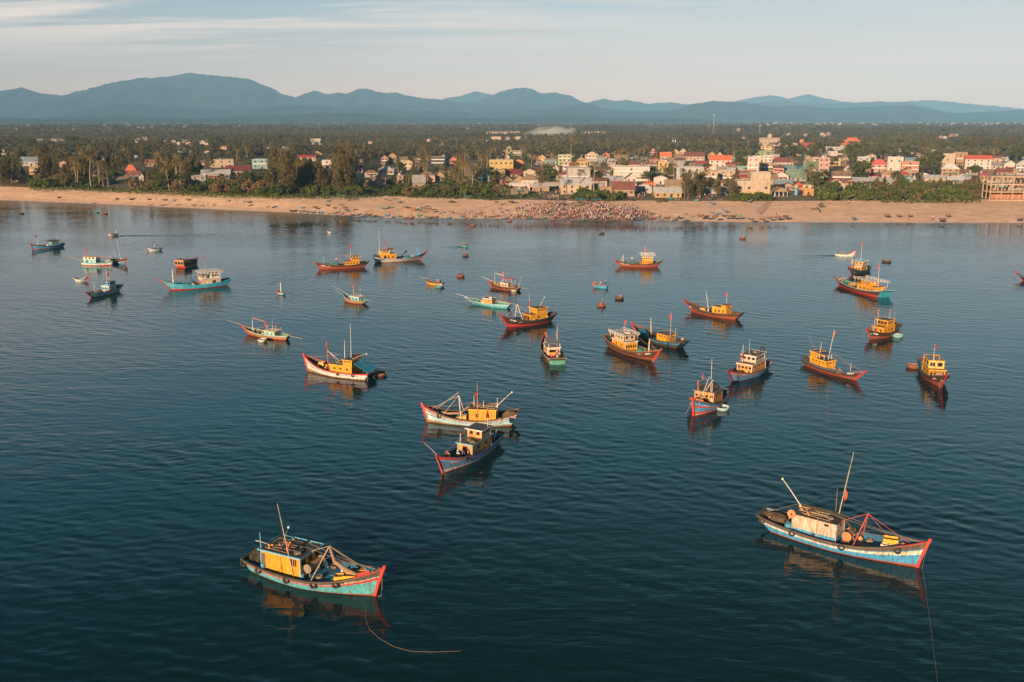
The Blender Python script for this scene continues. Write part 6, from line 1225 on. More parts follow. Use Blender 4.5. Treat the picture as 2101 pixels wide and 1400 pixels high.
H(1651, 1680, 352, 345, 'sg', 'white', 'green', 'white house with pale green roof right of the sheds', 331); H(1679, 1700, 354, 325, 'flat', 'pink', 'light', 'slim pink and white tower house with balconies', nw=2, storeys=3); H(1699, 1724, 341, 327, 'flat', 'yellow', 'light', 'cream yellow block right of the pink tower house', nw=2)
H(1550, 1567, 333, 321, 'flat', 'white', 'white', 'white house behind the terracotta tower, left one of two', nw=2); H(1567, 1584, 333, 320, 'flat', 'white', 'light', 'white house behind the terracotta tower, right one of two', nw=2); H(1549, 1588, 320, 311, 'flat', 'green', 'green', 'low green hall above the white houses', nw=4); H(1561, 1588, 312, 301, 'flat', 'yellow', 'tan', 'yellow and grey house above the green hall', nw=3)
o, w, dp, h = H(1558, 1598, 300, 284, 'flat', 'cream', 'light', 'cream mansion with colonnade high above the right village', nw=5, storeys=2)
b = MB()
for i in range(8): b.tube([(-w/2+w*(i+.5)/8, -1.2, h*.5), (-w/2+w*(i+.5)/8, -1.2, h)], .22, WA['cream'], 6)
b.box((0, -.9, h+.15), (w, 1.8, .3), WA['cream']); b.box((0, -.9, h*.5-.1), (w, 1.8, .2), WA['cream']); b.build('colonnade', o); mw, mr_ = MB(), MB(); wing(mw, mr_, w*.2, 5, h*.35, 'fg', 2.2, WA['cream'], RO['light'], z0=h+.4, y0=1); mw.build('upper_wall', o); mr_.build('upper_roof', o)
H(1598, 1635, 306, 295, 'flat', 'pink', 'tan', 'long pinkish house with balustrade right of the mansion', nw=6); H(1648, 1672, 312, 301, 'sg', 'pink', 'red', 'pink house with crimson roof below the forest', 294); H(1640, 1648, 300, 288, 'fg', 'orange', 'orange', 'small orange gable left above the crimson roof'); H(1668, 1686, 314, 307, 'fg', 'tan', 'rust', 'tan gable right of the crimson roof', 301)
H(1694, 1738, 318, 303, 'flat', 'pale', 'light', 'pale blue grey hall below the orange temple', nw=3, dp=14); H(1697, 1717, 324, 312, 'flat', 'white', 'white', 'white house at the foot of the pale blue grey hall', nw=2); H(1624, 1640, 322, 316, 'hip', 'ochre', 'tan', 'ochre hipped house among dark trees', 310)
H(1704, 1746, 376, 354, 'flat', 'brown', 'tan', 'brown brick shell of a house right of the palms', nw=3, door=False); H(1731, 1747, 356, 347, 'fg', 'cream', 'red', 'left of two cream houses with red gables', 339); H(1747, 1763, 356, 347, 'fg', 'cream', 'red', 'right of two cream houses with red gables', 339)
H(1693, 1733, 391, 379, 'fg', 'cream', 'red', 'cream gable with dull red roof behind the shrubs, right village', 368, nw=3); H(1733, 1752, 381, 373, 'fg', 'tan', 'rust', 'small annex with rust roof right of the dull red roof'); H(1672, 1698, 366, 356, 'fg', 'white', 'brown', 'white house with brown roof above the dull red gable', 351)
H(1773, 1801, 372, 362, 'hip', 'pink', 'red', 'low house with red hipped roof right of the dark trees', 355); H(1786, 1821, 354, 338, 'hip', 'pink', 'coral', 'pink house with coral hipped roof', 328, nw=3); H(1759, 1784, 340, 323, 'flat', 'pale', 'light', 'pale stepped block left of the coral roof', nw=2); H(1752, 1828, 381, 372, 'sg', 'grey', 'light', 'long low house with grey roof at the right beach end', 366)
H(1629, 1646, 390, 382, 'hip', 'orange', 'coral', 'hut with bright red hipped roof by the water tower', 374); o, w, dp, h = H(1648, 1669, 402, 389, 'flat', 'orange', 'tan', 'plain orange cabin by the beach', nw=1); H(1590, 1624, 388, 377, 'sg', 'dark', 'blue', 'open fronted shop with blue grey roof', 370); H(1600, 1632, 391, 384, 'fg', 'tan', 'maroon', 'tan house with brown roof behind the pavilion', 376)
H(1820, 1850, 356, 324, 'flat', 'white', 'light', 'white two storey house right of the coral roof', nw=2, storeys=2); H(1849, 1883, 357, 333, 'flat', 'coral', 'light', 'orange fronted grey block right of the white two storey house', nw=1, door=False); H(1850, 1876, 362, 352, 'fg', 'tan', 'brown', 'tan gable in front of the orange fronted block', 345)
H(1930, 1957, 342, 317, 'flat', 'cream', 'light', 'tall cream block with one window left of the red roofed hall', nw=1, door=False, storeys=1); H(1956, 1982, 340, 314, 'flat', 'tan', 'tan', 'tan block with rusty windows beside the red roofed hall', nw=3, storeys=2); H(1981, 2030, 348, 327, 'sg', 'white', 'coral', 'white hall with straight bright red roof at the right', 320, nw=4, door=False, yaw=-.35)
H(1904, 1927, 322, 312, 'hip', 'yellow', 'light', 'small yellow house with pale roof at the forest edge, right', 308); H(1932, 1966, 362, 347, 'hip', 'tan', 'white', 'house with a white pyramid roof', 337, nw=3)
H(2028, 2060, 347, 340, 'sg', 'pale', 'grey', 'grey roofed shed left of the white roofs at the right edge', 334); H(2060, 2083, 350, 338, 'fg', 'white', 'light', 'left of the white roofed sheds at the right edge', 330); H(2085, 2110, 352, 338, 'fg', 'pale', 'light', 'right of the white roofed sheds at the right edge', 329); H(2046, 2075, 362, 353, 'sg', 'tan', 'maroon', 'tan house with brown roof behind the concrete frame')
H(1855, 1872, 374, 366, 'fg', 'cyan', 'teal', 'tiny turquoise hut behind the shrubs, right'); H(1945, 1975, 378, 370, 'sg', 'tan', 'light', 'low tan shed with pale roof behind the trees, right')
# the smaller roofs that fill the lanes between
FN = {}
def filler(n, x0, x1, y0, y1, where):
    k = 0
    for _ in range(n*8):
        if k >= n: break
        px = rnd.uniform(x0, x1); py = rnd.uniform(y0, y1); p = ground_from_px(px, py)
        if p.y-shore(p.x) < bw(p.x)+3: continue
        D = depth(p); wp = rnd.uniform(6, 13)*FPX/D; hp = rnd.uniform(2.6, 4.2)*FPX/D; pk = rnd.uniform(1.2, 2.4)*FPX/D; xl, xr = px-wp/2, px+wp/2; ok = True
        for a, b, c, d in HRECT+FRECT:
            o_ = max(0, min(xr, b)-max(xl, a))*max(0, min(py, d)-max(py-hp-pk, c))
            if o_ > .27*min((b-a)*(d-c), wp*(hp+pk)): ok = False; break
        if not ok: continue
        kind = rnd.choice(['fg', 'sg', 'sg', 'hip', 'flat']); wc = rnd.choice(['white', 'cream', 'cream', 'tan', 'tan', 'tan', 'grey', 'pale', 'pink', 'planks', 'brown', 'cyan', 'grey']); rc = rnd.choice(['light', 'light', 'grey', 'grey', 'rust', 'maroon', 'maroon', 'tan', 'thatch', 'thatch', 'red', 'blue', 'brown', 'dark'])
        H(xl, xr, py, py-hp, kind, wc, rc, 'small %s house, %s %s roof, %s' % ({'planks': 'plank walled', 'pale': 'pale grey'}.get(wc, wc), {'light': 'pale metal', 'blue': 'blue grey', 'tan': 'tan tiled'}.get(rc, rc.replace('_', ' ')), {'fg': 'gable', 'sg': 'ridge', 'hip': 'hipped', 'flat': 'flat'}[kind], where), py-hp-pk, nw=rnd.choice([1, 2, 2]), group='small houses '+where, storeys=1, keep=False); k += 1
filler(88, 1060, 1510, 314, 398, 'in the lanes of the middle village'); filler(110, 1500, 1830, 300, 396, 'in the lanes of the right village'); filler(42, 1830, 2101, 326, 392, 'at the right end of the village'); filler(16, 700, 1060, 325, 386, 'among the trees left of the village'); filler(18, 0, 640, 330, 378, 'in the left shore woods')
# temple with tiered orange roofs
p = ground_from_px(1747, 303); D = depth(p); t = empty('temple', (p.x, p.y, p.z), -.35); tag(t, 'temple with tiered bright orange roofs and finials at the top of the right village', 'temple'); HRECT.append((1718, 1776, 285, 304))
w = 52*D/FPX; hh = 6*D/FPX; q = MB(); q.box((0, 6, hh/2), (w*.85, 12, hh), WA['ochre']); q.build('wall', t)
def tier(z, ww, dd, pk, nm):
    m = MB(); a = []
    for (sx, sy, zz_) in ((1, 1, z), (.62, .45, z+pk*.55), (.5, .06, z+pk)): a += [(-ww/2*sx, 6-dd/2*sy, zz_), (ww/2*sx, 6-dd/2*sy, zz_), (ww/2*sx, 6+dd/2*sy, zz_), (-ww/2*sx, 6+dd/2*sy, zz_)]
    m.add(a, [(i*4+k, i*4+(k+1) % 4, i*4+4+(k+1) % 4, i*4+4+k) for i in range(2) for k in range(4)]+[(3, 2, 1, 0), (8, 9, 10, 11)], RO['orange'])
    for sx in (-1, 1):
        for sy in (-1, 1): m.tube([(sx*ww*.46, 6+sy*dd*.46, z+.1), (sx*ww*.51, 6+sy*dd*.51, z+.5), (sx*ww*.53, 6+sy*dd*.53, z+1.3)], [.3, .22, .06], RO['orange'], 6)
    m.tube([(-ww*.26, 6, z+pk), (-ww*.28, 6, z+pk+1.4)], [.3, .1], RO['orange'], 6); m.tube([(ww*.26, 6, z+pk), (ww*.28, 6, z+pk+1.4)], [.3, .1], RO['orange'], 6); m.tube([(0, 6, z+pk), (0, 6, z+pk+1.8)], [.4, .1], RO['orange'], 6); m.build(nm, t)
tier(hh, w*1.0, 17, 4.0, 'roof'); q = MB(); q.box((0, 6, hh+4.2), (w*.5, 6, 1.6), WA['ochre']); q.build('upper_wall', t); tier(hh+4.8, w*.66, 10, 4.4, 'upper_roof')
# concrete frame
p0 = ground_from_px(2030, 410); p1 = ground_from_px(2112, 411); D = depth(p0); fr = empty('concrete_frame', p0, math.atan2(p1.y-p0.y, p1.x-p0.x)); tag(fr, 'bare three storey concrete frame of an unfinished building at the right edge', 'building'); HRECT.append((2026, 2101, 357, 411))
CON = mat('raw_concrete', (.40, .29, .20), rough=.9, var=.2, scale=.5, grime=(.22, .16, .11), amt=.4); Wd = (p1-p0).length+8; st = 15.5*D/FPX; fm_ = MB(); nb = 5
for i in range(nb+1):
    for y in (0, 4.5, 9): fm_.box((i*Wd/nb, y, st*1.5+.1), (.42, .42, st*3), CON)
fm_.build('column_grid', fr)
for k in range(1, 4): s_ = MB(); s_.box((Wd/2, 4.5, st*k), (Wd+.9, 10, .5), CON); s_.build('floor_slab', fr)
s_ = MB(); s_.box((Wd/2, 5, st*.5), (Wd*.8, .2, st*.9), WA['coral']); s_.build('infill_wall', fr); s_ = MB(); s_.box((Wd/2, -3, -.6), (Wd+4, .4, 1.4), CON); s_.build('retaining_wall', fr)
# orange gate
p = ground_from_px(1332, 397); D = depth(p); g = empty('gateway', p, -.2); tag(g, 'orange ceremonial gate with sculpted crest above the path to the beach', 'gate'); GO = wallm('gate_orange', (.62, .20, .08)); HRECT.append((1318, 1346, 372, 398))
w = 25*D/FPX; h = 18*D/FPX; a = MB()
for e in (-1, 1): c_ = MB(); c_.box((e*w/2*.86, 0, h/2), (.7, .7, h), GO); c_.build('pillar', g)
a.box((0, 0, h+.35), (w*1.08, .8, .8), GO); a.build('lintel', g); a = MB()
for x, hh_ in ((-.6, .8), (-.3, 1.3), (0, 2.0), (.3, 1.3), (.6, .8)): a.tube([(x*w*.6, 0, h+.7), (x*w*.62, 0, h+.7+hh_*.6), (x*w*.56, 0, h+.75+hh_)], [.28, .35, .05], RO['orange'], 6)
a.build('crest', g)
# pavilion on posts, water tower, masts
p = ground_from_px(1602, 404); D = depth(p); g = empty('pavilion', p, .1); tag(g, 'open beach pavilion with tan gabled roof on white posts at the stairs', 'pavilion'); HRECT.append((1587, 1617, 382, 407)); w = 27*D/FPX; h = 10*D/FPX
a = MB(); a.box((0, 2.5, -1), (w, 6, 2.2), WA['tan']); a.build('terrace', g)
for i in range(4):
    for y in (0, 5): a = MB(); a.tube([(-w/2+w*i/3, y, 0), (-w/2+w*i/3, y, h)], .13, FRAME, 6); a.build('post', g)
mw, mr_ = MB(), MB(); wing(mw, mr_, w, 6, .5, 'fg', h*.75, WA['tan'], RO['thatch'], z0=h); mw.build('gable', g); mr_.build('roof', g)
p = ground_from_px(1633, 401); D = depth(p); g = empty('water_tower', p); tag(g, 'small water tower with a cream ball tank on a blue stand', 'water tower'); h = 13*D/FPX; a = MB()
for i in range(4): an = i*math.pi/2+.4; a.tube([(1.0*math.cos(an), 1.0*math.sin(an), -.3), (.7*math.cos(an), .7*math.sin(an), h)], .1, BLPOLE, 5)
a.box((0, 0, h), (1.8, 1.8, .15), BLPOLE); a.tube([(0, 0, 0), (0, 0, h)], .5, mat('tower_blue', (.12, .35, .5)), 10); a.build('stand', g); a = MB(); a.lathe((0, 0, h+.1), [(.5, 0), (1.1, .5), (1.25, 1.1), (1.1, 1.7), (.5, 2.2), (.1, 2.3)], WA['cream'], 14); a.build('tank', g)
def tower(px, yb, yt, wb, label, name='telecom_mast'):
    p = ground_from_px(px, yb); D = depth(p); h = (yb-yt)*D/FPX; g = empty(name, p); tag(g, label, 'mast'); a = MB()
    for i in range(3): an = i*2.094; a.tube([(wb*math.cos(an), wb*math.sin(an), -.2), (wb*.55*math.cos(an), wb*.55*math.sin(an), h)], .16, STEEL, 5)
    n = max(6, int(h/4))
    for k in range(n):
        for i in range(3):
            z0, z1 = h*k/n, h*(k+1)/n; s0 = wb*(1-.45*k/n); s1 = wb*(1-.45*(k+1)/n); a0, a1 = i*2.094, (i+1)*2.094; a.tube([(s0*math.cos(a0), s0*math.sin(a0), z0), (s1*math.cos(a1), s1*math.sin(a1), z1)], .07, STEEL, 4)
    a.build('lattice', g); a = MB()
    for i in range(3): an = i*2.094+1; a.box((wb*.75*math.cos(an), wb*.75*math.sin(an), h-2), (.5, .5, 2.6), FRAME)
    a.box((0, 0, h*.93), (1.2, 1.2, .3), STEEL); a.tube([(0, 0, h), (0, 0, h+3)], .06, STEEL, 4); a.build('antenna_panels', g)
tower(1463, 284, 236, 1.3, 'tall lattice telecom mast rising from the forest above the village'); tower(1558, 282, 257, 1.3, 'shorter telecom mast behind the cream mansion')
tower(1380, 312, 287, .5, 'left of the twin slim masts above the yellow gable', 'radio_mast'); tower(1385, 312, 287, .5, 'right of the twin slim masts above the yellow gable', 'radio_mast')
# far buildings on the plain
def far(px, py, w_px, h_px, wc, rc, kind, label, group, name='far_house'):
    p = ground_from_px(px, py); D = depth(p); o = empty(name, p, rnd.uniform(-.4, .4)); w = w_px*D/FPX; h = h_px*D/FPX+2; mw = MB(); wing(mw, mw, w, min(14, max(6, w*.6)), h*.8, kind, w*.18 if kind != 'flat' else 1, WA[wc], RO[rc], over=.3)
    me = mw.mesh(name); bpy.data.objects.remove(o); o = link(name, me, None, p, rnd.uniform(-.4, .4)); tag(o, label, 'house', group); HRECT.append((px-w_px/2, px+w_px/2, py-h_px, py))
far(1018, 288, 21, 6, 'cream', 'tan', 'flat', 'left and longest of three cream factory halls beyond the palms', 'factory halls', 'factory_hall'); far(1041, 288, 9, 5, 'cream', 'tan', 'flat', 'middle and smallest of three cream factory halls beyond the palms', 'factory halls', 'factory_hall'); far(1062, 288, 12, 6, 'cream', 'white', 'flat', 'right of three cream factory halls beyond the palms', 'factory halls', 'factory_hall')
far(81, 291, 16, 3, 'grey', 'light', 'flat', 'left of two long grey sheds in the woods at far left', 'grey sheds'); far(124, 291, 36, 4, 'grey', 'light', 'flat', 'right and longer of two long grey sheds in the woods at far left', 'grey sheds')
far(283, 293, 11, 6, 'cream', 'orange', 'fg', 'cream house in the woods at left, lower of a pair', 'houses in the left woods'); far(297, 288, 10, 5, 'pink', 'light', 'flat', 'pinkish house in the woods at left, upper of a pair', 'houses in the left woods')
for px, py, wp in ((338, 294, 5), (356, 295, 9), (379, 293, 8), (366, 299, 8), (388, 299, 13), (415, 296, 12), (424, 300, 8), (1000, 292, 6)): far(px, py, wp, 4, rnd.choice(['white', 'cream', 'pink']), rnd.choice(['light', 'tan', 'orange', 'white']), 'fg', 'small pale house in the far hamlet left of the white villa', 'hamlet left of the white villa')
for px, py, wp in ((372, 313, 17), (425, 315, 10), (391, 315, 6), (458, 308, 16), (548, 309, 22), (585, 310, 14), (8, 312, 9), (8, 319, 12), (150, 321, 8), (236, 323, 14), (280, 325, 8), (30, 313, 6)): far(px, py, wp, 3.5, rnd.choice(['pale', 'cream', 'tan', 'cyan']), rnd.choice(['light', 'tan', 'blue', 'rust']), rnd.choice(['sg', 'flat']), 'low pale roof showing between trees in the left woods', 'low roofs in the left woods')
for i in range(30): far(1000+i*3.1+rnd.uniform(-1, 1) if i < 22 else 1195+(i-22)*6.5, 274+rnd.uniform(-.8, .8), rnd.uniform(2.5, 4), 2.6, rnd.choice(['pink', 'tan', 'cream']), rnd.choice(['light', 'tan', 'rust']), 'sg', 'tiny house in the long pinkish row behind the smoke', 'pinkish row of houses behind the smoke')
for i in range(54):
    px = rnd.choice([rnd.uniform(1560, 1800), rnd.uniform(1560, 2100), rnd.uniform(1900, 2101)]); far(px, rnd.uniform(252.2, 257.5), rnd.uniform(1.6, 4), rnd.uniform(1.2, 2.4), rnd.choice(['white', 'white', 'cream', 'pale']), rnd.choice(['light', 'white', 'rust']), 'flat', 'white speck of a house in the far town below the right hills', 'far town below the right hills')
for i in range(40):
    px = rnd.choice([rnd.uniform(0, 400), rnd.uniform(0, 1250), rnd.uniform(850, 1600)]); far(px, rnd.uniform(254, 268), rnd.uniform(1.8, 4), rnd.uniform(1, 2), rnd.choice(['white', 'cream', 'pale', 'pink']), rnd.choice(['light', 'white', 'rust', 'tan']), 'flat', 'pale speck of a house scattered over the far plain', 'houses scattered over the far plain')
for px, py in ((1653, 280), (1687, 279), (1692, 281), (1617, 279), (1700, 278), (1930, 284), (1938, 286), (1952, 281), (1963, 281), (1944, 307), (1845, 312), (1870, 320), (1885, 320), (1525, 285), (1515, 269), (880, 292), (760, 296), (905, 300)): far(px, py, rnd.uniform(5, 9), 4, rnd.choice(['white', 'cream', 'pink', 'tan']), rnd.choice(['light', 'tan', 'rust', 'red']), 'fg', 'lone small house in the forest behind the village', 'lone houses in the forest')
# ------------------------------------------------------------------ trees
def leafm(nm, c, isl=.45, transl=.25): return mat('leaf_'+nm, c, rough=.75, var=.3, scale=.6, island=isl, objr=.28, transl=transl, spec=.15)
LP = leafm('palm', (.19, .155, .065)); LC = leafm('casuarina', (.128, .108, .048)); LB = leafm('broad', (.085, .105, .035)); LS = leafm('shrub', (.085, .115, .03)); LD = leafm('dry', (.20, .145, .075)); BARK = mat('bark', (.16, .12, .085), rough=.9, var=.3, scale=2); BARKP = mat('palm_trunk', (.24, .19, .14), rough=.9, var=.25, scale=2)
r8 = np.random.RandomState(11)
def quads(C, A, B, m, name):
    """many leaf faces: centres C, half axes A and B"""
    n = len(C); V = np.empty((n, 4, 3)); V[:, 0] = C-A; V[:, 1] = C+B*.9; V[:, 2] = C+A; V[:, 3] = C-B*.9
    me = bpy.data.meshes.new(name); me.vertices.add(n*4); me.vertices.foreach_set('co', V.reshape(-1)); me.loops.add(n*4); me.loops.foreach_set('vertex_index', np.arange(n*4, dtype=np.int32)); me.polygons.add(n); me.polygons.foreach_set('loop_start', np.arange(0, n*4, 4, dtype=np.int32)); me.polygons.foreach_set('loop_total', np.full(n, 4, dtype=np.int32)); me.materials.append(m); me.update(); me.validate(); return me
def rv(n): v = r8.normal(size=(n, 3)); return v/np.linalg.norm(v, axis=1)[:, None]
def palm(h, lean, seed):
    t = MB(); pts = [(lean*(k/6)**1.7, .15*math.sin(seed+k), h*k/6) for k in range(7)]; t.tube(pts, [.22-.016*k for k in range(7)], BARKP, 7); tm = t.mesh('trunk', True)
    top = np.array(pts[-1]); C, A, B = [], [], []; rr = random.Random(seed)
    for f in range(22):
        az = f*2.4+rr.random()*.5; el = rr.uniform(-.6, 1.15); L = rr.uniform(2.7, 3.9)*(.85 if el > .9 else 1); p = top.copy(); d = np.array([math.cos(az)*math.cos(el), math.sin(az)*math.cos(el), math.sin(el)]); n = 9
        for k in range(n):
            q = p+d*L/n; sd_ = np.cross(d, [0, 0, 1.0]); sd_ = sd_/(np.linalg.norm(sd_)+1e-6); w = .62*math.sin(math.pi*(k+.8)/(n+.8))**.7+.08
            for e in (-1, 1):
                lf = sd_*e*w*.85+d*.35*w+np.array([0, 0, -.42*w]); C.append((p+q)/2+lf*.5); A.append(lf*.5); B.append(d*L/n*.26)
            C.append((p+q)/2); A.append((q-p)*.55); B.append(sd_*.05)
            p = q; d = d+np.array([0, 0, -.17-.03*k]); d = d/np.linalg.norm(d)
    return tm, quads(np.array(C), np.array(A), np.array(B), LP, 'crown')
def clumptree(h, r, kind, seed, m, nl, ncl):
    rr = random.Random(seed); t = MB(); lean = rr.uniform(-.5, .5)
    if kind != 'shrub':
        t.tube([(0, 0, 0), (lean*.3, .1, h*.35), (lean, 0, h*.8)], [.05*h**.8*.5+.06, .03*h**.8*.5+.05, .04], BARK, 6)
        for k in range(6 if kind == 'broad' else 9):
            z = h*rr.uniform(.3, .75); a = rr.random()*6.28; L = r*rr.uniform(.5, .95); t.tube([(lean*z/h, 0, z), (lean*z/h+math.cos(a)*L*.6, math.sin(a)*L*.6, z+L*.25), (lean*z/h+math.cos(a)*L, math.sin(a)*L, z+L*(.5 if kind == 'broad' else .35))], [.07, .05, .02], BARK, 4)
    else:
        for k in range(5): a = rr.random()*6.28; t.tube([(0, 0, 0), (math.cos(a)*r*.6, math.sin(a)*r*.6, h*.7)], [.05, .02], BARK, 4)
    tm = t.mesh('trunk'); C, A, B = [], [], []
    for k in range(ncl):
        a = rr.random()*6.28
        if kind == 'cas':
            u = rr.random()**.8; z = h*(.16+.86*u); prof = (1-u)**.6*(.35+.65*min(1, u*4)); rad = r*prof*rr.uniform(.25, 1.0); cs = np.array([.75, .75, 1.15])*r*.34*(.55+.45*(1-u))
        elif kind == 'broad':
            u = rr.uniform(-1, 1); z = h*.66+u*h*.30; rad = r*math.sqrt(max(0, 1-u*u))*rr.uniform(.45, 1.05); cs = np.array([1, 1, .7])*r*.33
        else:
            u = rr.random(); z = h*(.2+.7*u); rad = r*math.sqrt(1-u*u*.8)*rr.random()**.6; cs = np.array([1, 1, .8])*r*.28
        c = np.array([lean*z/h+math.cos(a)*rad, math.sin(a)*rad, z]); cs = cs*rr.uniform(.6, 1.25)
        n = nl//ncl; d = rv(n)*(r8.uniform(.35, 1, (n, 1))**.5); P_ = c+d*cs; ax = rv(n)
        if kind == 'cas': ax = ax*np.array([.6, .6, 1])+np.array([0, 0, .35]); ln, wd = .50, .11
        elif kind == 'broad': ln, wd = .36, .24
        else: ln, wd = .30, .18
        ax = ax/np.linalg.norm(ax, axis=1)[:, None]; bx = np.cross(ax, rv(n)); bx = bx/np.linalg.norm(bx, axis=1)[:, None]; s_ = r8.uniform(.6, 1.35, (n, 1)); C.append(P_); A.append(ax*ln*s_); B.append(bx*wd*s_)
    return tm, quads(np.concatenate(C), np.concatenate(A), np.concatenate(B), m, 'crown')
TREES = {'palm': [palm(9, 1.2, 1), palm(10.5, -1.6, 2), palm(8, .4, 3), palm(12, 2.2, 4), palm(6.5, -.5, 5)],
 'cas': [clumptree(11, 3.6+.3*k, 'cas', 21+k, LC, 1700, 60) for k in range(4)],
 'broad': [clumptree(9, 4.0, 'broad', 41+k, LB, 1400, 44) for k in range(3)],
 'shrub': [clumptree(2.6, 2.6, 'shrub', 61+k, LS, 620, 20) for k in range(3)],
 'dry': [clumptree(3.4, 2.8, 'shrub', 81+k, LD, 520, 22) for k in range(2)]}
NAMES = {'palm': 'palm_tree', 'cas': 'casuarina_tree', 'broad': 'leafy_tree', 'shrub': 'shrub', 'dry': 'dry_shrub'}; TOPN = dict(palm=('crown', 'trunk'), cas=('crown', 'trunk'), broad=('crown', 'trunk'), shrub=('foliage', 'stem'), dry=('foliage', 'stem'))
HT = dict(palm=11, cas=11, broad=10, shrub=2.6, dry=3.2); HWD = dict(palm=3.2, cas=2.2, broad=3.8, shrub=2.4, dry=2.6)
LAB = dict(palm='coconut palm with a feathery crown', cas='tall wispy casuarina tree', broad='round dark leafy tree', shrub='low green shrub', dry='brownish dry shrub')
CNT = {}
def tree(kind, p, s, where, k=None):
    if CNT.get(kind, 0) >= 296: return
    tm, cm = TREES[kind][rnd.randrange(len(TREES[kind])) if k is None else k]
    o = empty(NAMES[kind], (p[0], p[1], p[2]-.15), rnd.random()*6.28); o.scale = (s, s, s*rnd.uniform(.92, 1.1)); tag(o, LAB[kind]+' '+where, 'tree' if kind in ('palm', 'cas', 'broad') else 'shrub', NAMES[kind].replace('_', ' ')+'s '+where)
    a, b = TOPN[kind]; link(a, cm, o); link(b, tm, o); CNT[kind] = CNT.get(kind, 0)+1
def blocked(kind, p, s, tol):
    px, py = proj(p); D = depth(p); hw = HWD[kind]*s*FPX/D; tp = py-HT[kind]*s*FPX/D*.97
    for xl, xr, yt, yb in HRECT:
        if xl-hw < px < xr+hw and yb > tp and yt < py:
            ov = max(0, min(px+hw, xr)-max(px-hw, xl))*max(0, min(py, yb)-max(tp, yt))/((xr-xl)*(yb-yt))
            if py >= yb-1.0 and ov > tol: return True
            if py < yb-1 and py > yt+2 and xl+1 < px < xr-1: return True
    for xl, xr, yt, yb in FRECT:
        if xl < px < xr and py > yt+1.5 and py < yb+.3: return True
    return False
def scatter(kind, n, x0, x1, y0, y1, s0, s1, where, tol=.18, line=None):
    k = 0
    for _ in range(n*6):
        if k >= n: break
        px = rnd.uniform(x0, x1); py = rnd.uniform(y0, y1)
        if line: py = line(px)-abs(rnd.gauss(0, y1-y0))
        p = ground_from_px(px, py); s = rnd.uniform(s0, s1)*1.28
        if p.y-shore(p.x) < bw(p.x)-4: continue
        if blocked(kind, p, s, tol): continue
        tree(kind, p, s, where); k += 1
edge = lambda px: interp([(0, 386), (150, 388), (300, 394), (450, 401), (560, 403), (640, 405), (720, 404), (800, 401), (1000, 408), (1100, 404), (2101, 408)], px)
# left shore belt
scatter('cas', 84, -20, 330, 330, 386, .65, 1.25, 'in the left shore woods')
scatter('cas', 70, 540, 760, 335, 398, .75, 1.45, 'in the big clump left of the tan gabled house')
scatter('cas', 40, 320, 560, 325, 380, .7, 1.1, 'around the dark red roof at left')
scatter('cas', 16, 760, 1010, 330, 388, .5, .85, 'left of the yellow houses')
scatter('palm', 40, 20, 420, 330, 392, .85, 1.25, 'in the left shore woods')
scatter('palm', 34, 420, 760, 325, 392, .8, 1.2, 'around the dark red roof at left')
scatter('palm', 62, 780, 1060, 330, 394, .75, 1.15, 'left of the yellow houses')
scatter('broad', 46, 0, 620, 325, 394, .5, .9, 'in the left shore woods')
scatter('broad', 34, 620, 1040, 330, 392, .5, .85, 'left of the yellow houses')
scatter('shrub', 120, 60, 700, 378, 394, .9, 1.7, 'along the left dune edge', line=lambda px: edge(px)-1)
scatter('dry', 40, 60, 700, 378, 392, .9, 1.5, 'along the left dune edge', line=lambda px: edge(px)-4)
scatter('shrub', 66, 690, 1020, 384, 398, .9, 1.6, 'below the tan houses on the middle dune', line=lambda px: edge(px)-1)
scatter('dry', 26, 760, 1120, 380, 402, .7, 1.3, 'below the tan houses on the middle dune')
# middle
scatter('palm', 44, 1060, 1250, 300, 330, .8, 1.15, 'in the palm grove behind the middle village', .5)
scatter('palm', 30, 1210, 1370, 312, 345, .8, 1.1, 'in front of the wide cream gable', .3)
scatter('palm', 44, 1080, 1500, 335, 394, .75, 1.05, 'between the houses of the middle village', .3)
for px, py, s in ((1218, 402, 1.25), (1228, 398, 1.15), (1187, 399, 1.05), (1150, 402, .9), (1108, 403, .85), (1172, 365, 1.1), (1362, 372, 1.0), (1383, 377, 1.0), (1428, 398, 1.0), (1440, 396, 1.1), (1335, 345, 1.1), (1309, 342, 1.0), (1345, 338, .9)): tree('palm', ground_from_px(px, py), s*1.28, 'among the houses above the crowd')
for px, py, s in ((1325, 375, .6), (1127, 388, .95), (1122, 384, 1.1), (1440, 380, .7), (1330, 372, .6)): tree('broad', ground_from_px(px, py), s*1.28, 'among the houses above the crowd')
scatter('cas', 22, 1400, 1520, 385, 406, .45, .8, 'behind the fishing nets right of the grey hut', .3)
scatter('broad', 26, 1060, 1500, 325, 390, .45, .75, 'between the houses of the middle village', .25)
scatter('shrub', 14, 1180, 1275, 399, 412, .9, 1.4, 'on the bank under the cream hall', .6)
# right village
for px, py, s in ((1653, 386, 1.25), (1668, 388, 1.2), (1626, 358, 1.1), (1662, 383, 1.1), (1734, 345, 1.0), (1502, 318, 1.2), (1790, 318, 1.1), (1738, 340, .9), (1900, 345, 1.0), (2037, 335, 1.35), (2010, 330, 1.0)): tree('palm', ground_from_px(px, py), s*1.28, 'in the right village')
for px, py, s in ((1612, 322, 1.4), (1625, 326, 1.2), (1645, 322, 1.0), (1680, 322, 1.2), (1668, 320, 1.1), (1752, 322, 1.5), (1740, 326, 1.2), (1770, 320, 1.2), (1708, 346, .8), (1520, 344, 1.0), (1518, 350, .9), (1755, 372, 1.0), (1765, 376, 1.2), (1760, 366, 1.1), (1690, 388, .9), (1672, 392, .9), (1905, 344, 1.2), (1920, 342, 1.1), (1915, 360, 1.1), (1890, 356, .9), (1812, 300, 1.5)): tree('broad', ground_from_px(px, py), s*1.28, 'in the right village')
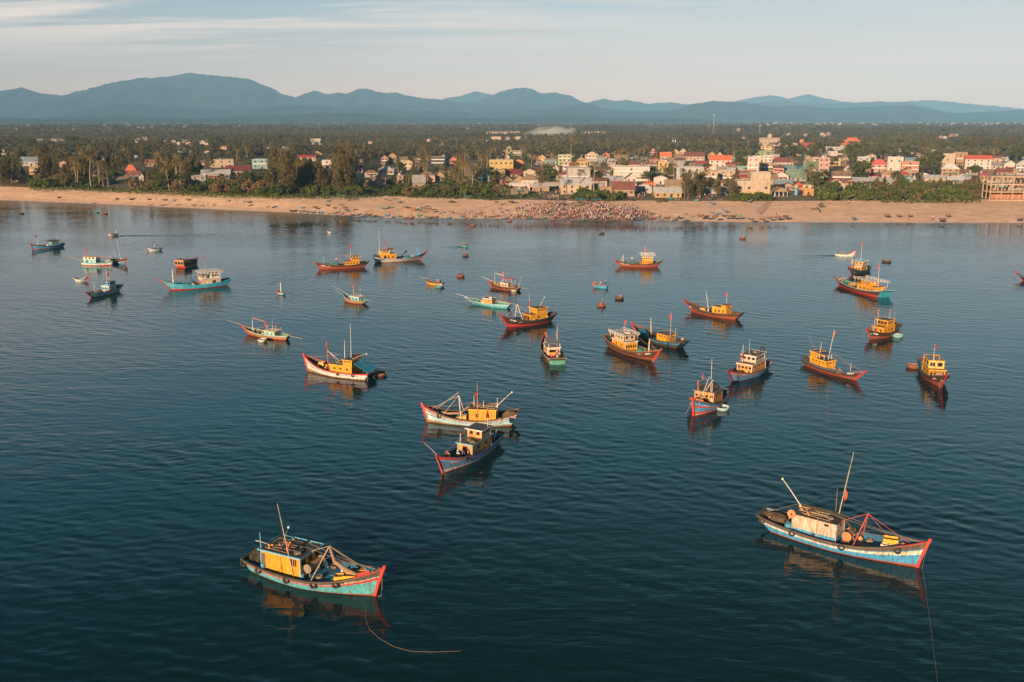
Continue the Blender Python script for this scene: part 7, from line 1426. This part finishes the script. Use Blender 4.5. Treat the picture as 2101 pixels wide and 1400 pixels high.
scatter('broad', 36, 1500, 2060, 305, 384, .45, .8, 'in the right village', .2)
scatter('palm', 26, 1500, 2060, 305, 385, .75, 1.05, 'in the right village', .22)
scatter('cas', 34, 1790, 2020, 384, 405, .34, .56, 'in the thicket left of the concrete frame', .3)
scatter('broad', 40, 1790, 2025, 384, 404, .36, .55, 'in the thicket left of the concrete frame', .4)
scatter('shrub', 80, 1665, 2015, 388, 412, 1.0, 1.7, 'in the thicket left of the concrete frame', .6)
scatter('dry', 30, 1760, 2040, 396, 413, .7, 1.2, 'in the thicket left of the concrete frame', .6)
scatter('shrub', 34, 1503, 1580, 404, 413, .7, 1.0, 'on the bank below the cream beach house', .9)
# forest edge behind, each tree still told apart
scatter('cas', 34, 1400, 2101, 298, 322, .8, 1.2, 'at the forest edge behind the right village', .2)
scatter('palm', 24, 600, 1080, 298, 330, .9, 1.2, 'in the woods behind the left village', .3)
scatter('broad', 36, 0, 640, 300, 325, .9, 1.4, 'in the woods behind the left village', .3)
scatter('broad', 30, 1750, 2101, 300, 340, .8, 1.3, 'at the forest edge behind the right village', .2)
scatter('palm', 12, 1240, 1520, 300, 318, .9, 1.2, 'at the forest edge behind the middle village', .3)
# the forest mass beyond: one object
def forest():
    rs = np.random.RandomState(5); N_ = 32000; V = []; px = rs.uniform(-60, 2160, N_); py = 252.5+(rs.random(N_)**1.25)*80; 
    C, A, B = [], [], []
    for x, y in zip(px, py):
        if y > 327 and x > 1050: continue
        p = ground_from_px(x, y) if y > 262 else P(x, y, 7.0)
        nz_ = noise.noise(Vector((p.x*.004, p.y*.004, 3)))
        if y < 275 and nz_ < -.12: continue
        D_ = depth(p); sc_ = (1+.45*rs.rand())*(1+.35*nz_)*(1.0 if y > 275 else 1.3); hgt = (6.0+4.5*rs.rand())*sc_*(.8 if x > 1900 or y < 262 else .95); hp = hgt*FPX/D_; bad = False
        for xl, xr, yt, yb in HRECT:
            if xl-3 < x < xr+3 and yb-1 < y < yb+hp*.8 and rs.rand() < .93: bad = True; break
        if bad: continue
        n = 30 if y > 285 else (14 if y > 262 else 8); pal = rs.rand() < (.5 if x < 1350 else .15)
        d = rs.normal(size=(n, 3)); d /= np.linalg.norm(d, axis=1)[:, None]; d[:, 2] = np.abs(d[:, 2])*1.1-.35
        rad = (2.5 if y > 270 else 3.8)*sc_*(.7 if pal else 1.1); hv = (1.5 if pal else hgt*.42); c = np.array([p.x, p.y, p.z+hgt-hv]); C.append(c+d*np.array([rad, rad, hv])*rs.uniform(.45, 1, (n, 1)))
        ax = rs.normal(size=(n, 3)); ax[:, 2] *= .55; ax /= np.linalg.norm(ax, axis=1)[:, None]; bx = np.cross(ax, rs.normal(size=(n, 3))); bx /= np.linalg.norm(bx, axis=1)[:, None]; s_ = rad*(.34 if n == 30 else (.46 if n == 14 else .62)); A.append(ax*s_); B.append(bx*s_*.6)
    me = quads(np.concatenate(C), np.concatenate(A), np.concatenate(B), LFOR, 'forest'); tag(link('forest', me), 'wide woods of the coastal plain between village and hills', kind='stuff')
LFOR = mat('leaf_forest', (.112, .108, .062), rough=.9, var=.5, scale=.0045, island=.22, transl=.3, spec=.05)
forest()
# ------------------------------------------------------------------ the beach: hauled-up boats, the market crowd, stalls
ORD = ['first', 'second', 'third', 'fourth', 'fifth', 'sixth', 'seventh', 'eighth', 'ninth', 'tenth', 'eleventh', 'twelfth', 'thirteenth', 'fourteenth', 'fifteenth', 'sixteenth', 'seventeenth', 'eighteenth', 'nineteenth', 'twentieth', 'twenty-first', 'twenty-second', 'twenty-third', 'twenty-fourth', 'twenty-fifth', 'twenty-sixth', 'twenty-seventh', 'twenty-eighth', 'twenty-ninth', 'thirtieth']
BC = dict(dark=DB, blue=paint('coracle_blue', (.06, .19, .30), .25), olive=paint('coracle_olive', (.13, .13, .09), .3), teal=TL, brown=paint('coracle_umber', (.17, .085, .05), .35), grey=paint('coracle_grey', (.26, .27, .26), .3), pale=TURQL, slate=BG, red=RB, orange=paint('coracle_orange', (.42, .16, .08), .3), green=paint('coracle_green', (.04, .24, .13), .3))
DRY = [(122, 407, 'dark'), (241, 410, 'dark'), (271, 411, 'dark'), (263.6, 391, 'slate'), (307, 411, 'dark'), (339, 412, 'olive'), (358, 412.6, 'teal'), (387, 412, 'brown'), (469, 414, 'grey'), (500, 416, 'pale'), (513, 417, 'olive'), (363, 398.6, 'dark'),
 (621, 428, 'blue'), (646, 427, 'brown'), (653, 430, 'brown'), (673.6, 423.6, 'dark'), (673.6, 414.7, 'slate'), (687, 429, 'brown'), (708, 428, 'brown'), (783.6, 429, 'blue'), (797, 427, 'slate'), (819, 417, 'slate'), (832, 427, 'brown'), (843, 432, 'orange'), (848, 429.5, 'orange'), (867, 428, 'brown'), (870, 424, 'grey'), (863, 434, 'slate'), (880, 430, 'brown'), (895, 436, 'dark'),
 (1019, 417, 'brown'), (1026, 429, 'brown'), (1048, 416, 'dark'), (1461, 419, 'blue'), (1461, 438.6, 'blue'), (1476, 440, 'blue'), (1487, 434, 'blue'), (1430, 413, 'teal'), (1456, 411.5, 'dark'), (1751, 449, 'slate'), (1820, 444, 'brown'), (1844, 444, 'brown'), (1867.6, 444, 'brown'), (1945, 443.6, 'brown'), (1933.6, 453, 'brown'), (2094, 452, 'dark'), (1538, 414.5, 'slate')]
WET = [(599, 435, 'dark'), (605, 435, 'red'), (621, 436, 'grey'), (631, 437, 'slate'), (643.6, 438, 'teal'), (660, 439, 'blue'), (687, 440, 'olive'), (701, 441, 'orange'), (723, 443, 'brown'), (735, 443, 'slate'), (748, 443.5, 'slate'), (758, 443.5, 'brown'), (768.6, 444.5, 'brown'), (794, 444.5, 'blue'), (814, 445.5, 'grey'), (822, 446, 'slate'), (831, 450, 'red'), (845, 449.5, 'red'), (862, 445, 'green'), (869, 446.5, 'pale'), (880, 449, 'brown'), (888.6, 447, 'blue'), (895, 448.5, 'red'), (922, 449.5, 'slate'), (956, 449.5, 'red'), (974, 447, 'brown'), (949, 446.5, 'blue'),
 (1021, 445, 'slate'), (1062, 447.5, 'grey'), (1078.6, 448.5, 'orange'), (1089, 448.5, 'slate'), (1117, 449.5, 'slate'), (1193, 453.6, 'green'), (1241, 457, 'dark'), (1259, 453, 'brown'), (1296, 452, 'brown'), (1357, 452, 'blue'), (1370, 449, 'red'), (1398, 450, 'olive'), (1437, 445, 'red'), (1449, 446, 'dark'), (1467, 447, 'red'), (1486, 445, 'dark'), (1497, 445, 'brown'), (1505, 446, 'dark'), (1516.5, 445, 'teal'), (1540, 452, 'brown'), (1564, 452, 'red'), (1580, 449, 'brown'), (1596, 448, 'red'), (1612, 447, 'dark')]
PB = {}
def beachboat(px, py, cn, label, grp):
    if cn not in PB:
        r = 1.15; b = MB(); b.lathe((0, 0, 0), [(r*.25, 0), (r*.62, .08), (r*.90, .36), (r*1.0, .68), (r*1.02, .76), (r*.95, .76), (r*.88, .58), (r*.74, .26), (r*.05, .14)], BC[cn], 18); me = b.mesh('basket_boat', True); t = MB(); t.torus((0, 0, .78), (0, 0, 1), r*1.0, .06, WOODL, 18, 5); t2 = MB(); t2.box((0, 0, .56), (.2, r*1.8, .05), WOODL); PB[cn] = (me, t.mesh('rim', True), t2.mesh('thwart'))
    p = ground_from_px(px, py); o = link('basket_boat', PB[cn][0], None, p, rnd.random()*6.28); e = .9+.35*rnd.random(); o.scale = (e*1.12, e, e*.95); o.rotation_euler[1] = rnd.uniform(-.12, .12); o.rotation_euler[0] = rnd.uniform(-.12, .12); tag(o, label, 'basket boat', grp)
    link('rim', PB[cn][1], o); link('thwart', PB[cn][2], o)
for L_, nm in ((DRY, 'on the dry sand'), (WET, 'at the waterline')):
    for x0, x1, wh in ((0, 560, 'far left'), (560, 1000, 'left of the crowd'), (1000, 1400, 'by the crowd'), (1400, 2101, 'right of the crowd')):
        for i, (px, py, cn) in enumerate(sorted(q for q in L_ if x0 <= q[0] < x1)): beachboat(px, py, cn, '%s basket boat %s %s, %s from the left there' % (cn, nm, wh, ORD[i]), 'basket boats hauled up on the beach')
# crowd
spots = []; rc_ = random.Random(3)
shpx = lambda x: interp([(0, 412), (300, 424), (460, 432), (600, 438), (800, 449), (1000, 450.5), (1200, 453), (1500, 457), (2101, 459)], x)
topx = lambda x: interp([(1040, 434), (1065, 426), (1095, 419), (1130, 417.5), (1240, 418.5), (1290, 421), (1318, 431), (1335, 441), (1395, 448)], x)
def add(n, x0, x1, f0, f1, where):
    cs = []
    for _ in range(max(3, n//13)):
        x = rc_.uniform(x0, x1); a, b = f0(x), f1(x)
        if b > a: cs.append((x, a+(b-a)*rc_.random()**.7))
    for _ in range(n):
        if rc_.random() < .68: c = rc_.choice(cs); x = c[0]+rc_.gauss(0, 4.5); y = c[1]+rc_.gauss(0, 1.3)
        else: x = rc_.uniform(x0, x1); y = rc_.uniform(f0(x), max(f1(x), f0(x)+.1))
        a, b = f0(x), f1(x)
        if b > a and x0-6 < x < x1+6: spots.append((x, min(max(y, a), b), where))
K = lambda v: (lambda x: v)
M_ = 'in the beach market crowd'
add(1250, 1058, 1325, topx, lambda x: shpx(x)-.6, M_); add(210, 1180, 1310, K(441), lambda x: shpx(x)+1.2, M_); add(60, 1320, 1398, topx, lambda x: shpx(x)-2, 'at the right tail of the market crowd')
add(64, 985, 1062, K(438), lambda x: shpx(x)-1.5, 'at the left tail of the market crowd'); add(32, 893, 985, K(435), K(448), 'among the boats left of the market crowd'); add(52, 1306, 1346, K(392), K(411), 'on the sandy path under the orange gate'); add(46, 1110, 1205, K(394), K(413), 'on the slope above the market crowd'); add(18, 1085, 1140, K(384), K(398), 'by the stairs beside the white stall')
add(14, 1592, 1668, K(398), K(404), 'at the open pavilion'); add(16, 1418, 1500, K(402), K(409), 'among the nets right of the grey hut')
single = [(278, 411, 'at the far left beach'), (427, 423, 'at the far left beach'), (478.6, 423, 'at the far left beach'), (486, 423, 'at the far left beach'), (303, 411, 'at the far left beach'), (321, 411, 'at the far left beach'), (760.5, 411, 'on the dry sand left of the crowd'), (805, 422, 'on the dry sand left of the crowd'), (996, 428, 'on the dry sand left of the crowd'), (990, 434, 'on the dry sand left of the crowd'), (660, 436, 'beside the blue boat at the waterline'), (697, 433, 'beside the orange boat at the waterline'), (785, 441, 'beside the blue boat at the waterline'), (800, 441, 'beside the blue boat at the waterline'), (845, 444, 'beside the red boats at the waterline'), (840, 446, 'beside the red boats at the waterline'), (752, 442, 'beside the brown boat at the waterline'), (763, 442, 'beside the brown boat at the waterline'), (1408, 444, 'on the sand right of the crowd'), (1411, 442, 'on the sand right of the crowd'), (1550, 438, 'at the foot of the stairs'), (1557, 437, 'at the foot of the stairs'), (1593, 443, 'beside the red boat right of the stairs'), (1597, 445, 'beside the red boat right of the stairs'), (1863, 449, 'on the sand at the right'), (1911, 450, 'on the sand at the right'), (1914, 450, 'on the sand at the right'), (1387, 446, 'on the sand right of the crowd'), (1392, 446, 'on the sand right of the crowd'), (1382, 419, 'on the sand right of the crowd'), (1740, 418, 'by the rubble under the thicket'), (1782, 412, 'by the orange umbrella')]
SH = ['pink', 'white', 'white', 'red', 'red', 'navy', 'navy', 'navy', 'black', 'black', 'maroon', 'orange', 'blue', 'brown', 'purple', 'grey', 'maroon', 'green', 'white', 'blue', 'black']; LG = ['navy', 'black', 'black', 'black', 'maroon', 'navy', 'navy']; HT_ = [None, None, None, 'cone', 'white', 'white', 'pink', 'navy', 'black']
def onep(px, py, where, z=None):
    p = ground_from_px(px, py); p.z = max(p.z, -.25) if z is None else z; k = rnd.choice(['stand', 'stand', 'walk', 'walk', 'carry', 'bend', 'squat']); s_, l_, h_ = rnd.choice(SH), rnd.choice(LG), rnd.choice(HT_)
    return p, rnd.random()*6.28, k, s_, l_, h_, where
VERB = dict(stand='standing', walk='walking', carry='carrying', bend='bending', squat='crouching'); HN = {None: 'bareheaded', 'cone': 'in straw hat', 'white': 'in white hat'}
def lab(a): return 'person in %s %s %s, %s' % (dict(salmon='salmon', maroon='dark red', purple='violet').get(a[3], a[3]), HN.get(a[5], 'in %s cap' % a[5]), VERB[a[2]], a[6])
PP = [onep(*q) for q in single]+[onep(*q) for q in sorted(spots, key=lambda q: -q[1])]
NI = 300-sum(1 for o in bpy.data.objects if o.name.startswith('person'))
for a in PP[:NI]: person(a[0], a[1], a[2], a[3], a[4], a[5], lab(a), 'people '+a[6])
# the rest of the crowd reads as one mass
def crowd(people):
    mats_ = [SK, HAIR, STRAW]+list(CLOTH.values()); ix = {m.name: i for i, m in enumerate(mats_)}; cache = {}
    V, LV, LS_, LT, MI = [], [], [], [], []; vo = lo = 0
    def get(me):
        if me.name not in cache:
            v = np.empty(len(me.vertices)*3); me.vertices.foreach_get('co', v); l = np.empty(len(me.loops), dtype=np.int32); me.loops.foreach_get('vertex_index', l); t = np.empty(len(me.polygons), dtype=np.int32); me.polygons.foreach_get('loop_total', t); m = np.empty(len(me.polygons), dtype=np.int32); me.polygons.foreach_get('material_index', m); cache[me.name] = (v.reshape(-1, 3), l, t, m)
        return cache[me.name]
    for p, rz, k, s_, l_, h_, _ in people:
        ca, sa = math.cos(rz), math.sin(rz); Rm = np.array([[ca, -sa, 0], [sa, ca, 0], [0, 0, 1]]); items = [(POSES[k], (0, 0, 0), [ix[SK.name], ix[CLOTH[s_].name], ix[CLOTH[l_].name], ix[HAIR.name]])]
        if h_: hx, hz = HEADPOS[k]; items.append((HATCONE if h_ == 'cone' else HATROUND, (hx+.01, 0, hz+.06), [ix[STRAW.name] if h_ == 'cone' else ix[CLOTH[h_].name]]))
        for me, off, mp in items:
            v, l, t, m = get(me); V.append((v+np.array(off)) @ Rm.T+np.array(p)); LV.append(l+vo); LT.append(t); MI.append(np.array(mp)[m]); vo += len(v)
    V = np.concatenate(V); LV = np.concatenate(LV); LT = np.concatenate(LT); MI = np.concatenate(MI); me = bpy.data.meshes.new('crowd'); me.vertices.add(len(V)); me.vertices.foreach_set('co', V.reshape(-1)); me.loops.add(len(LV)); me.loops.foreach_set('vertex_index', LV.astype(np.int32)); me.polygons.add(len(LT)); me.polygons.foreach_set('loop_start', np.concatenate([[0], np.cumsum(LT)[:-1]]).astype(np.int32)); me.polygons.foreach_set('loop_total', LT.astype(np.int32))
    for m in mats_: me.materials.append(m)
    me.polygons.foreach_set('material_index', MI.astype(np.int32)); me.update(); me.validate(); tag(link('crowd', me), 'dense crowd of buyers and fishers filling the market on the beach', kind='stuff')
crowd(PP[NI:])
# baskets and tubs in the crowd, stalls, umbrella, pole, gear
TB = {}
for c_ in ('red', 'blue', 'white', 'orange', 'green'):
    b = MB(); b.lathe((0, 0, 0), [(.22, 0), (.30, .30), (.31, .34), (.27, .34), (.22, .08)], CLOTH[c_], 12); TB[c_] = b.mesh('tub', True)
for i in range(60):
    x = rc_.uniform(1062, 1320); c_ = rc_.choice(list(TB)); tag(link('tub', TB[c_], None, ground_from_px(x, rc_.uniform(topx(x), shpx(x)-1))), '%s fish tub on the sand among the market crowd' % c_, 'tub', 'fish tubs among the market crowd')
def stall(px, py, w, d, h, cloth, label):
    p = ground_from_px(px, py); o = empty('market_stall', p, rnd.uniform(-.15, .15)); tag(o, label, 'stall', 'awnings above the market crowd')
    a = MB(); n = 6; vs_ = []
    for i in range(n+1):
        for j in range(4): vs_.append((-w/2+w*i/n, -d/2+d*j/3, h+.35*math.sin(math.pi*j/3)+.10*math.sin(i*2.1+j)))
    a.add(vs_, [(i*4+j, i*4+4+j, i*4+5+j, i*4+1+j) for i in range(n) for j in range(3)], cloth); a.build('awning', o)
    for i in (-1, 1):
        for j in (-1, 1): b = MB(); b.tube([(i*w/2*.95, j*d/2*.95, -.2), (i*w/2*.95, j*d/2*.95, h)], .05, POLE, 5); b.build('post', o)
    b = MB(); b.box((0, 0, .7), (w*.8, d*.5, .08), WOOD); b.box((0, 0, .35), (w*.7, d*.4, .6), WOOD); b.build('table', o)
DT = mat('dark_awning', (.035, .04, .045), rough=.8, var=.4, scale=2); GT = mat('green_tarpaulin', (.03, .25, .13), rough=.6, var=.3, scale=2)
stall(1191, 418, 4.6, 3.2, 2.2, TARP, 'blue tarpaulin awning, left one of two above the crowd'); stall(1225, 418.5, 4.4, 3, 2.1, TARP, 'blue tarpaulin awning, right one of two above the crowd'); stall(1130, 418, 5, 3, 1.9, DT, 'dark awning at the upper left of the crowd'); stall(1153, 419, 5.5, 3, 1.9, DT, 'dark awning in the middle of the upper crowd'); stall(1176, 420, 4.5, 3, 2.0, DT, 'dark awning next to the left blue tarpaulin'); stall(1210, 421, 4, 3, 1.9, DT, 'dark awning between the two blue tarpaulins'); stall(1140, 412, 2.6, 2.4, 2.3, CREAM, 'small cream canopy on the slope above the dark awnings')
stall(1036, 400, 4, 3, 2.4, GT, 'green tarpaulin shelter left of the white stall'); stall(701, 409, 2.6, 2.2, 2.0, TARP, 'blue tarpaulin tent on the sand left of the crowd'); stall(792, 411, 2.4, 2.2, 1.9, NETS, 'pale canopy with gear below the dune, left of the crowd'); stall(960, 409, 2.4, 2.2, 1.6, TARP, 'low blue cover at the dune foot left of the crowd')
p = ground_from_px(1778, 409); o = empty('parasol', p); tag(o, 'orange beach parasol under the thicket at right', 'parasol'); b = MB(); b.lathe((0, 0, 2.0), [(1.9, 0), (1.85, .05), (1.0, .5), (.05, .75)], paint('parasol_orange', (.62, .16, .04), .1), 16); b.build('canopy', o); b = MB(); b.tube([(0, 0, -.2), (0, 0, 2.7)], .05, WPOLE, 6); b.build('pole', o)
p = ground_from_px(1783, 405); b = MB(); b.tube([p-Vector((0, 0, .3)), p+Vector((.1, 0, 7.5))], [.10, .06], WPOLE, 6); tag(b.build('flag_pole'), 'tall white pole beside the orange parasol', 'pole')
# railed stair down the sand
p0, p1 = ground_from_px(1586, 409), ground_from_px(1556, 438); o = empty('beach_stair', p0); tag(o, 'long stair with wooden rails down the sand from the pavilion', 'stair'); d_ = p1-p0; nrm_ = Vector((-d_.y, d_.x, 0)).normalized(); b = MB(); n = 26
for i in range(n): q = d_*(i/(n-1)); b.box(q+Vector((0, 0, .08)), (1.4, .45, .16), WOODL, rot=math.atan2(nrm_.y, nrm_.x))
b.build('step_flight', o)
for e in (-1, 1):
    b = MB(); off = nrm_*e*.8
    for i in range(9): q = d_*(i/8)+off; b.tube([q-Vector((0, 0, .2)), q+Vector((0, 0, 1.1))], .06, WOOD, 5)
    for hh_ in (.6, 1.05): b.tube([off+Vector((0, 0, hh_)), d_+off+Vector((0, 0, hh_))], .05, WOOD, 5)
    b.build('railing', o)
for (a, c, lb) in (((1664, 429), (1678, 431), 'bleached driftwood log lying on the sand, lower one'), ((1676, 427), (1681, 436), 'forked driftwood branch across the log')):
    b = MB(); q0, q1 = ground_from_px(*a), ground_from_px(*c); b.tube([q0+Vector((0, 0, .25)), lerp(q0, q1, .5)+Vector((.3, 0, .45)), q1+Vector((0, 0, .25))], [.35, .25, .12], WOOD, 7); tag(b.build('driftwood'), lb, 'driftwood')
tree('dry', ground_from_px(1683, 424), .6, 'uprooted and lying on the open sand')
for i, (px, py, m, lb) in enumerate(((927, 415, NETD, 'dark net spread on the sand left of the crowd'), (1350, 414, NETB, 'brown net heap on the mound right of the gate path'), (1364, 413, NETD, 'dark net heap right of the brown net on the mound'), (1283, 412, NETD, 'small dark heap on the sand mound, left one'), (1296, 412, NETD, 'small dark heap on the sand mound, right one'), (1376, 408, TARP, 'blue net heap before the grey hut'), (1392, 410, NETB, 'brown gear heap right of the blue net heap'), (1402, 409, NETD, 'dark gear heap by the fishing poles'), (1480, 411, NETB, 'brown gear heap near the shrubs right of the hut'))):
    b = MB(); b.heap((0, 0, -.1), (rc_.uniform(2.5, 5), rc_.uniform(2, 3), rc_.uniform(.7, 1.5)), m, 14, i, .3); tag(b.build('net_heap', None, ground_from_px(px, py), rc_.random()*3), lb, 'net')
for i, px in enumerate((1386, 1394, 1399, 1405, 1410)):
    b = MB(); q = ground_from_px(px, 411); b.tube([q-Vector((0, 0, .2)), q+Vector((rc_.uniform(-1, 1), .5, rc_.uniform(3, 4.6)))], .07, POLE, 5); tag(b.build('drying_pole'), 'leaning bamboo pole, %s from the left behind the nets' % ORD[i], 'pole', 'bamboo poles behind the nets')
# creepers, rubble
def carpet(name, n, fn, m, sz, label):
    rs = np.random.RandomState(9); C = np.array([fn(rs) for _ in range(n)]); ax = rs.normal(size=(n, 3)); ax[:, 2] *= .5; ax /= np.linalg.norm(ax, axis=1)[:, None]; bx = np.cross(ax, rs.normal(size=(n, 3))); bx /= np.linalg.norm(bx, axis=1)[:, None]; s_ = rs.uniform(.5, 1.3, (n, 1))*sz; C[:, 2] += np.abs(rs.normal(size=n))*sz*.8; tag(link(name, quads(C, ax*s_, bx*s_*.7, m, name)), label, kind='stuff')
def cfn(x0, x1, y0, y1):
    def f(rs):
        x = rs.uniform(x0, x1); y = y0(x)+(y1(x)-y0(x))*rs.rand()**1.6
        q = ground_from_px(x, y); return (q.x, q.y, q.z)
    return f
carpet('beach_creeper', 5200, cfn(60, 760, lambda x: edge(x)-3, lambda x: edge(x)+3.5+2.5*noise.noise(Vector((x*.03, 0, 0)))), LS, .55, 'low green creeper trailing over the left dune edge')
carpet('beach_creeper', 2600, cfn(760, 1110, lambda x: edge(x)-4, lambda x: edge(x)+3+3*noise.noise(Vector((x*.03, 2, 0)))), LS, .55, 'low green creeper below the middle dune houses')
carpet('beach_creeper', 2200, cfn(1808, 2012, lambda x: 403, lambda x: 417+1.5*noise.noise(Vector((x*.05, 5, 0)))), LS, .55, 'low green creeper under the right thicket')
carpet('beach_creeper', 1400, cfn(1502, 1580, lambda x: 402, lambda x: 414), LS, .55, 'low green creeper below the cream beach house'); carpet('beach_creeper', 1500, cfn(1180, 1278, lambda x: 399, lambda x: 414), LS, .55, 'low green creeper on the bank under the cream hall')
RUBB = mat('rubble', (.34, .26, .20), rough=.95, var=.4, scale=1, island=.5)
carpet('rubble', 900, cfn(1690, 2020, lambda x: 400, lambda x: 414), RUBB, .35, 'broken bricks and rubble below the right thicket'); carpet('rubble', 320, cfn(1090, 1220, lambda x: 396, lambda x: 414), RUBB, .3, 'rubble and litter on the slope above the crowd'); carpet('rubble', 420, cfn(620, 1060, lambda x: 402, lambda x: 412), RUBB, .28, 'litter along the dune foot left of the crowd')
# smoke over the woods
smk = bpy.data.materials.new('smoke'); smk.use_nodes = True; n_ = smk.node_tree.nodes; l_ = smk.node_tree.links; n_.remove(n_['Principled BSDF']); pv = n_.new('ShaderNodeVolumePrincipled'); pv.inputs['Color'].default_value = (.93, .98, 1.0, 1); pv.inputs['Anisotropy'].default_value = -.1
tc = n_.new('ShaderNodeTexCoord'); q = n_.new('ShaderNodeTexNoise'); q.inputs['Scale'].default_value = 2.2; q.inputs['Detail'].default_value = 4; l_.new(tc.outputs['Object'], q.inputs['Vector']); ln = n_.new('ShaderNodeVectorMath'); ln.operation = 'LENGTH'; l_.new(tc.outputs['Object'], ln.inputs[0])
a1 = n_.new('ShaderNodeMath'); a1.operation = 'MULTIPLY_ADD'; l_.new(q.outputs[0], a1.inputs[0]); a1.inputs[1].default_value = 1.5; a1.inputs[2].default_value = .22; a2 = n_.new('ShaderNodeMath'); a2.operation = 'SUBTRACT'; a2.use_clamp = True; l_.new(a1.outputs[0], a2.inputs[0]); l_.new(ln.outputs['Value'], a2.inputs[1]); a3 = n_.new('ShaderNodeMath'); a3.operation = 'MULTIPLY'; l_.new(a2.outputs[0], a3.inputs[0]); a3.inputs[1].default_value = .05; l_.new(a3.outputs[0], pv.inputs['Density']); l_.new(pv.outputs[0], n_['Material Output'].inputs['Volume'])
p = ground_from_px(1126, 286); D = depth(p); b = MB(); b.lathe((0, 0, 0), [(.05, -1), (.6, -.8), (.95, -.3), (1, 0), (.95, .3), (.6, .8), (.05, 1)], smk, 16); o = b.build('smoke', None, (p.x, p.y, p.z+9*D/FPX)); o.scale = (62*D/FPX, 40*D/FPX, 20*D/FPX); o.rotation_euler = (0, -.12, 0); tag(o, 'pale smoke drifting over the woods behind the middle village', kind='stuff')
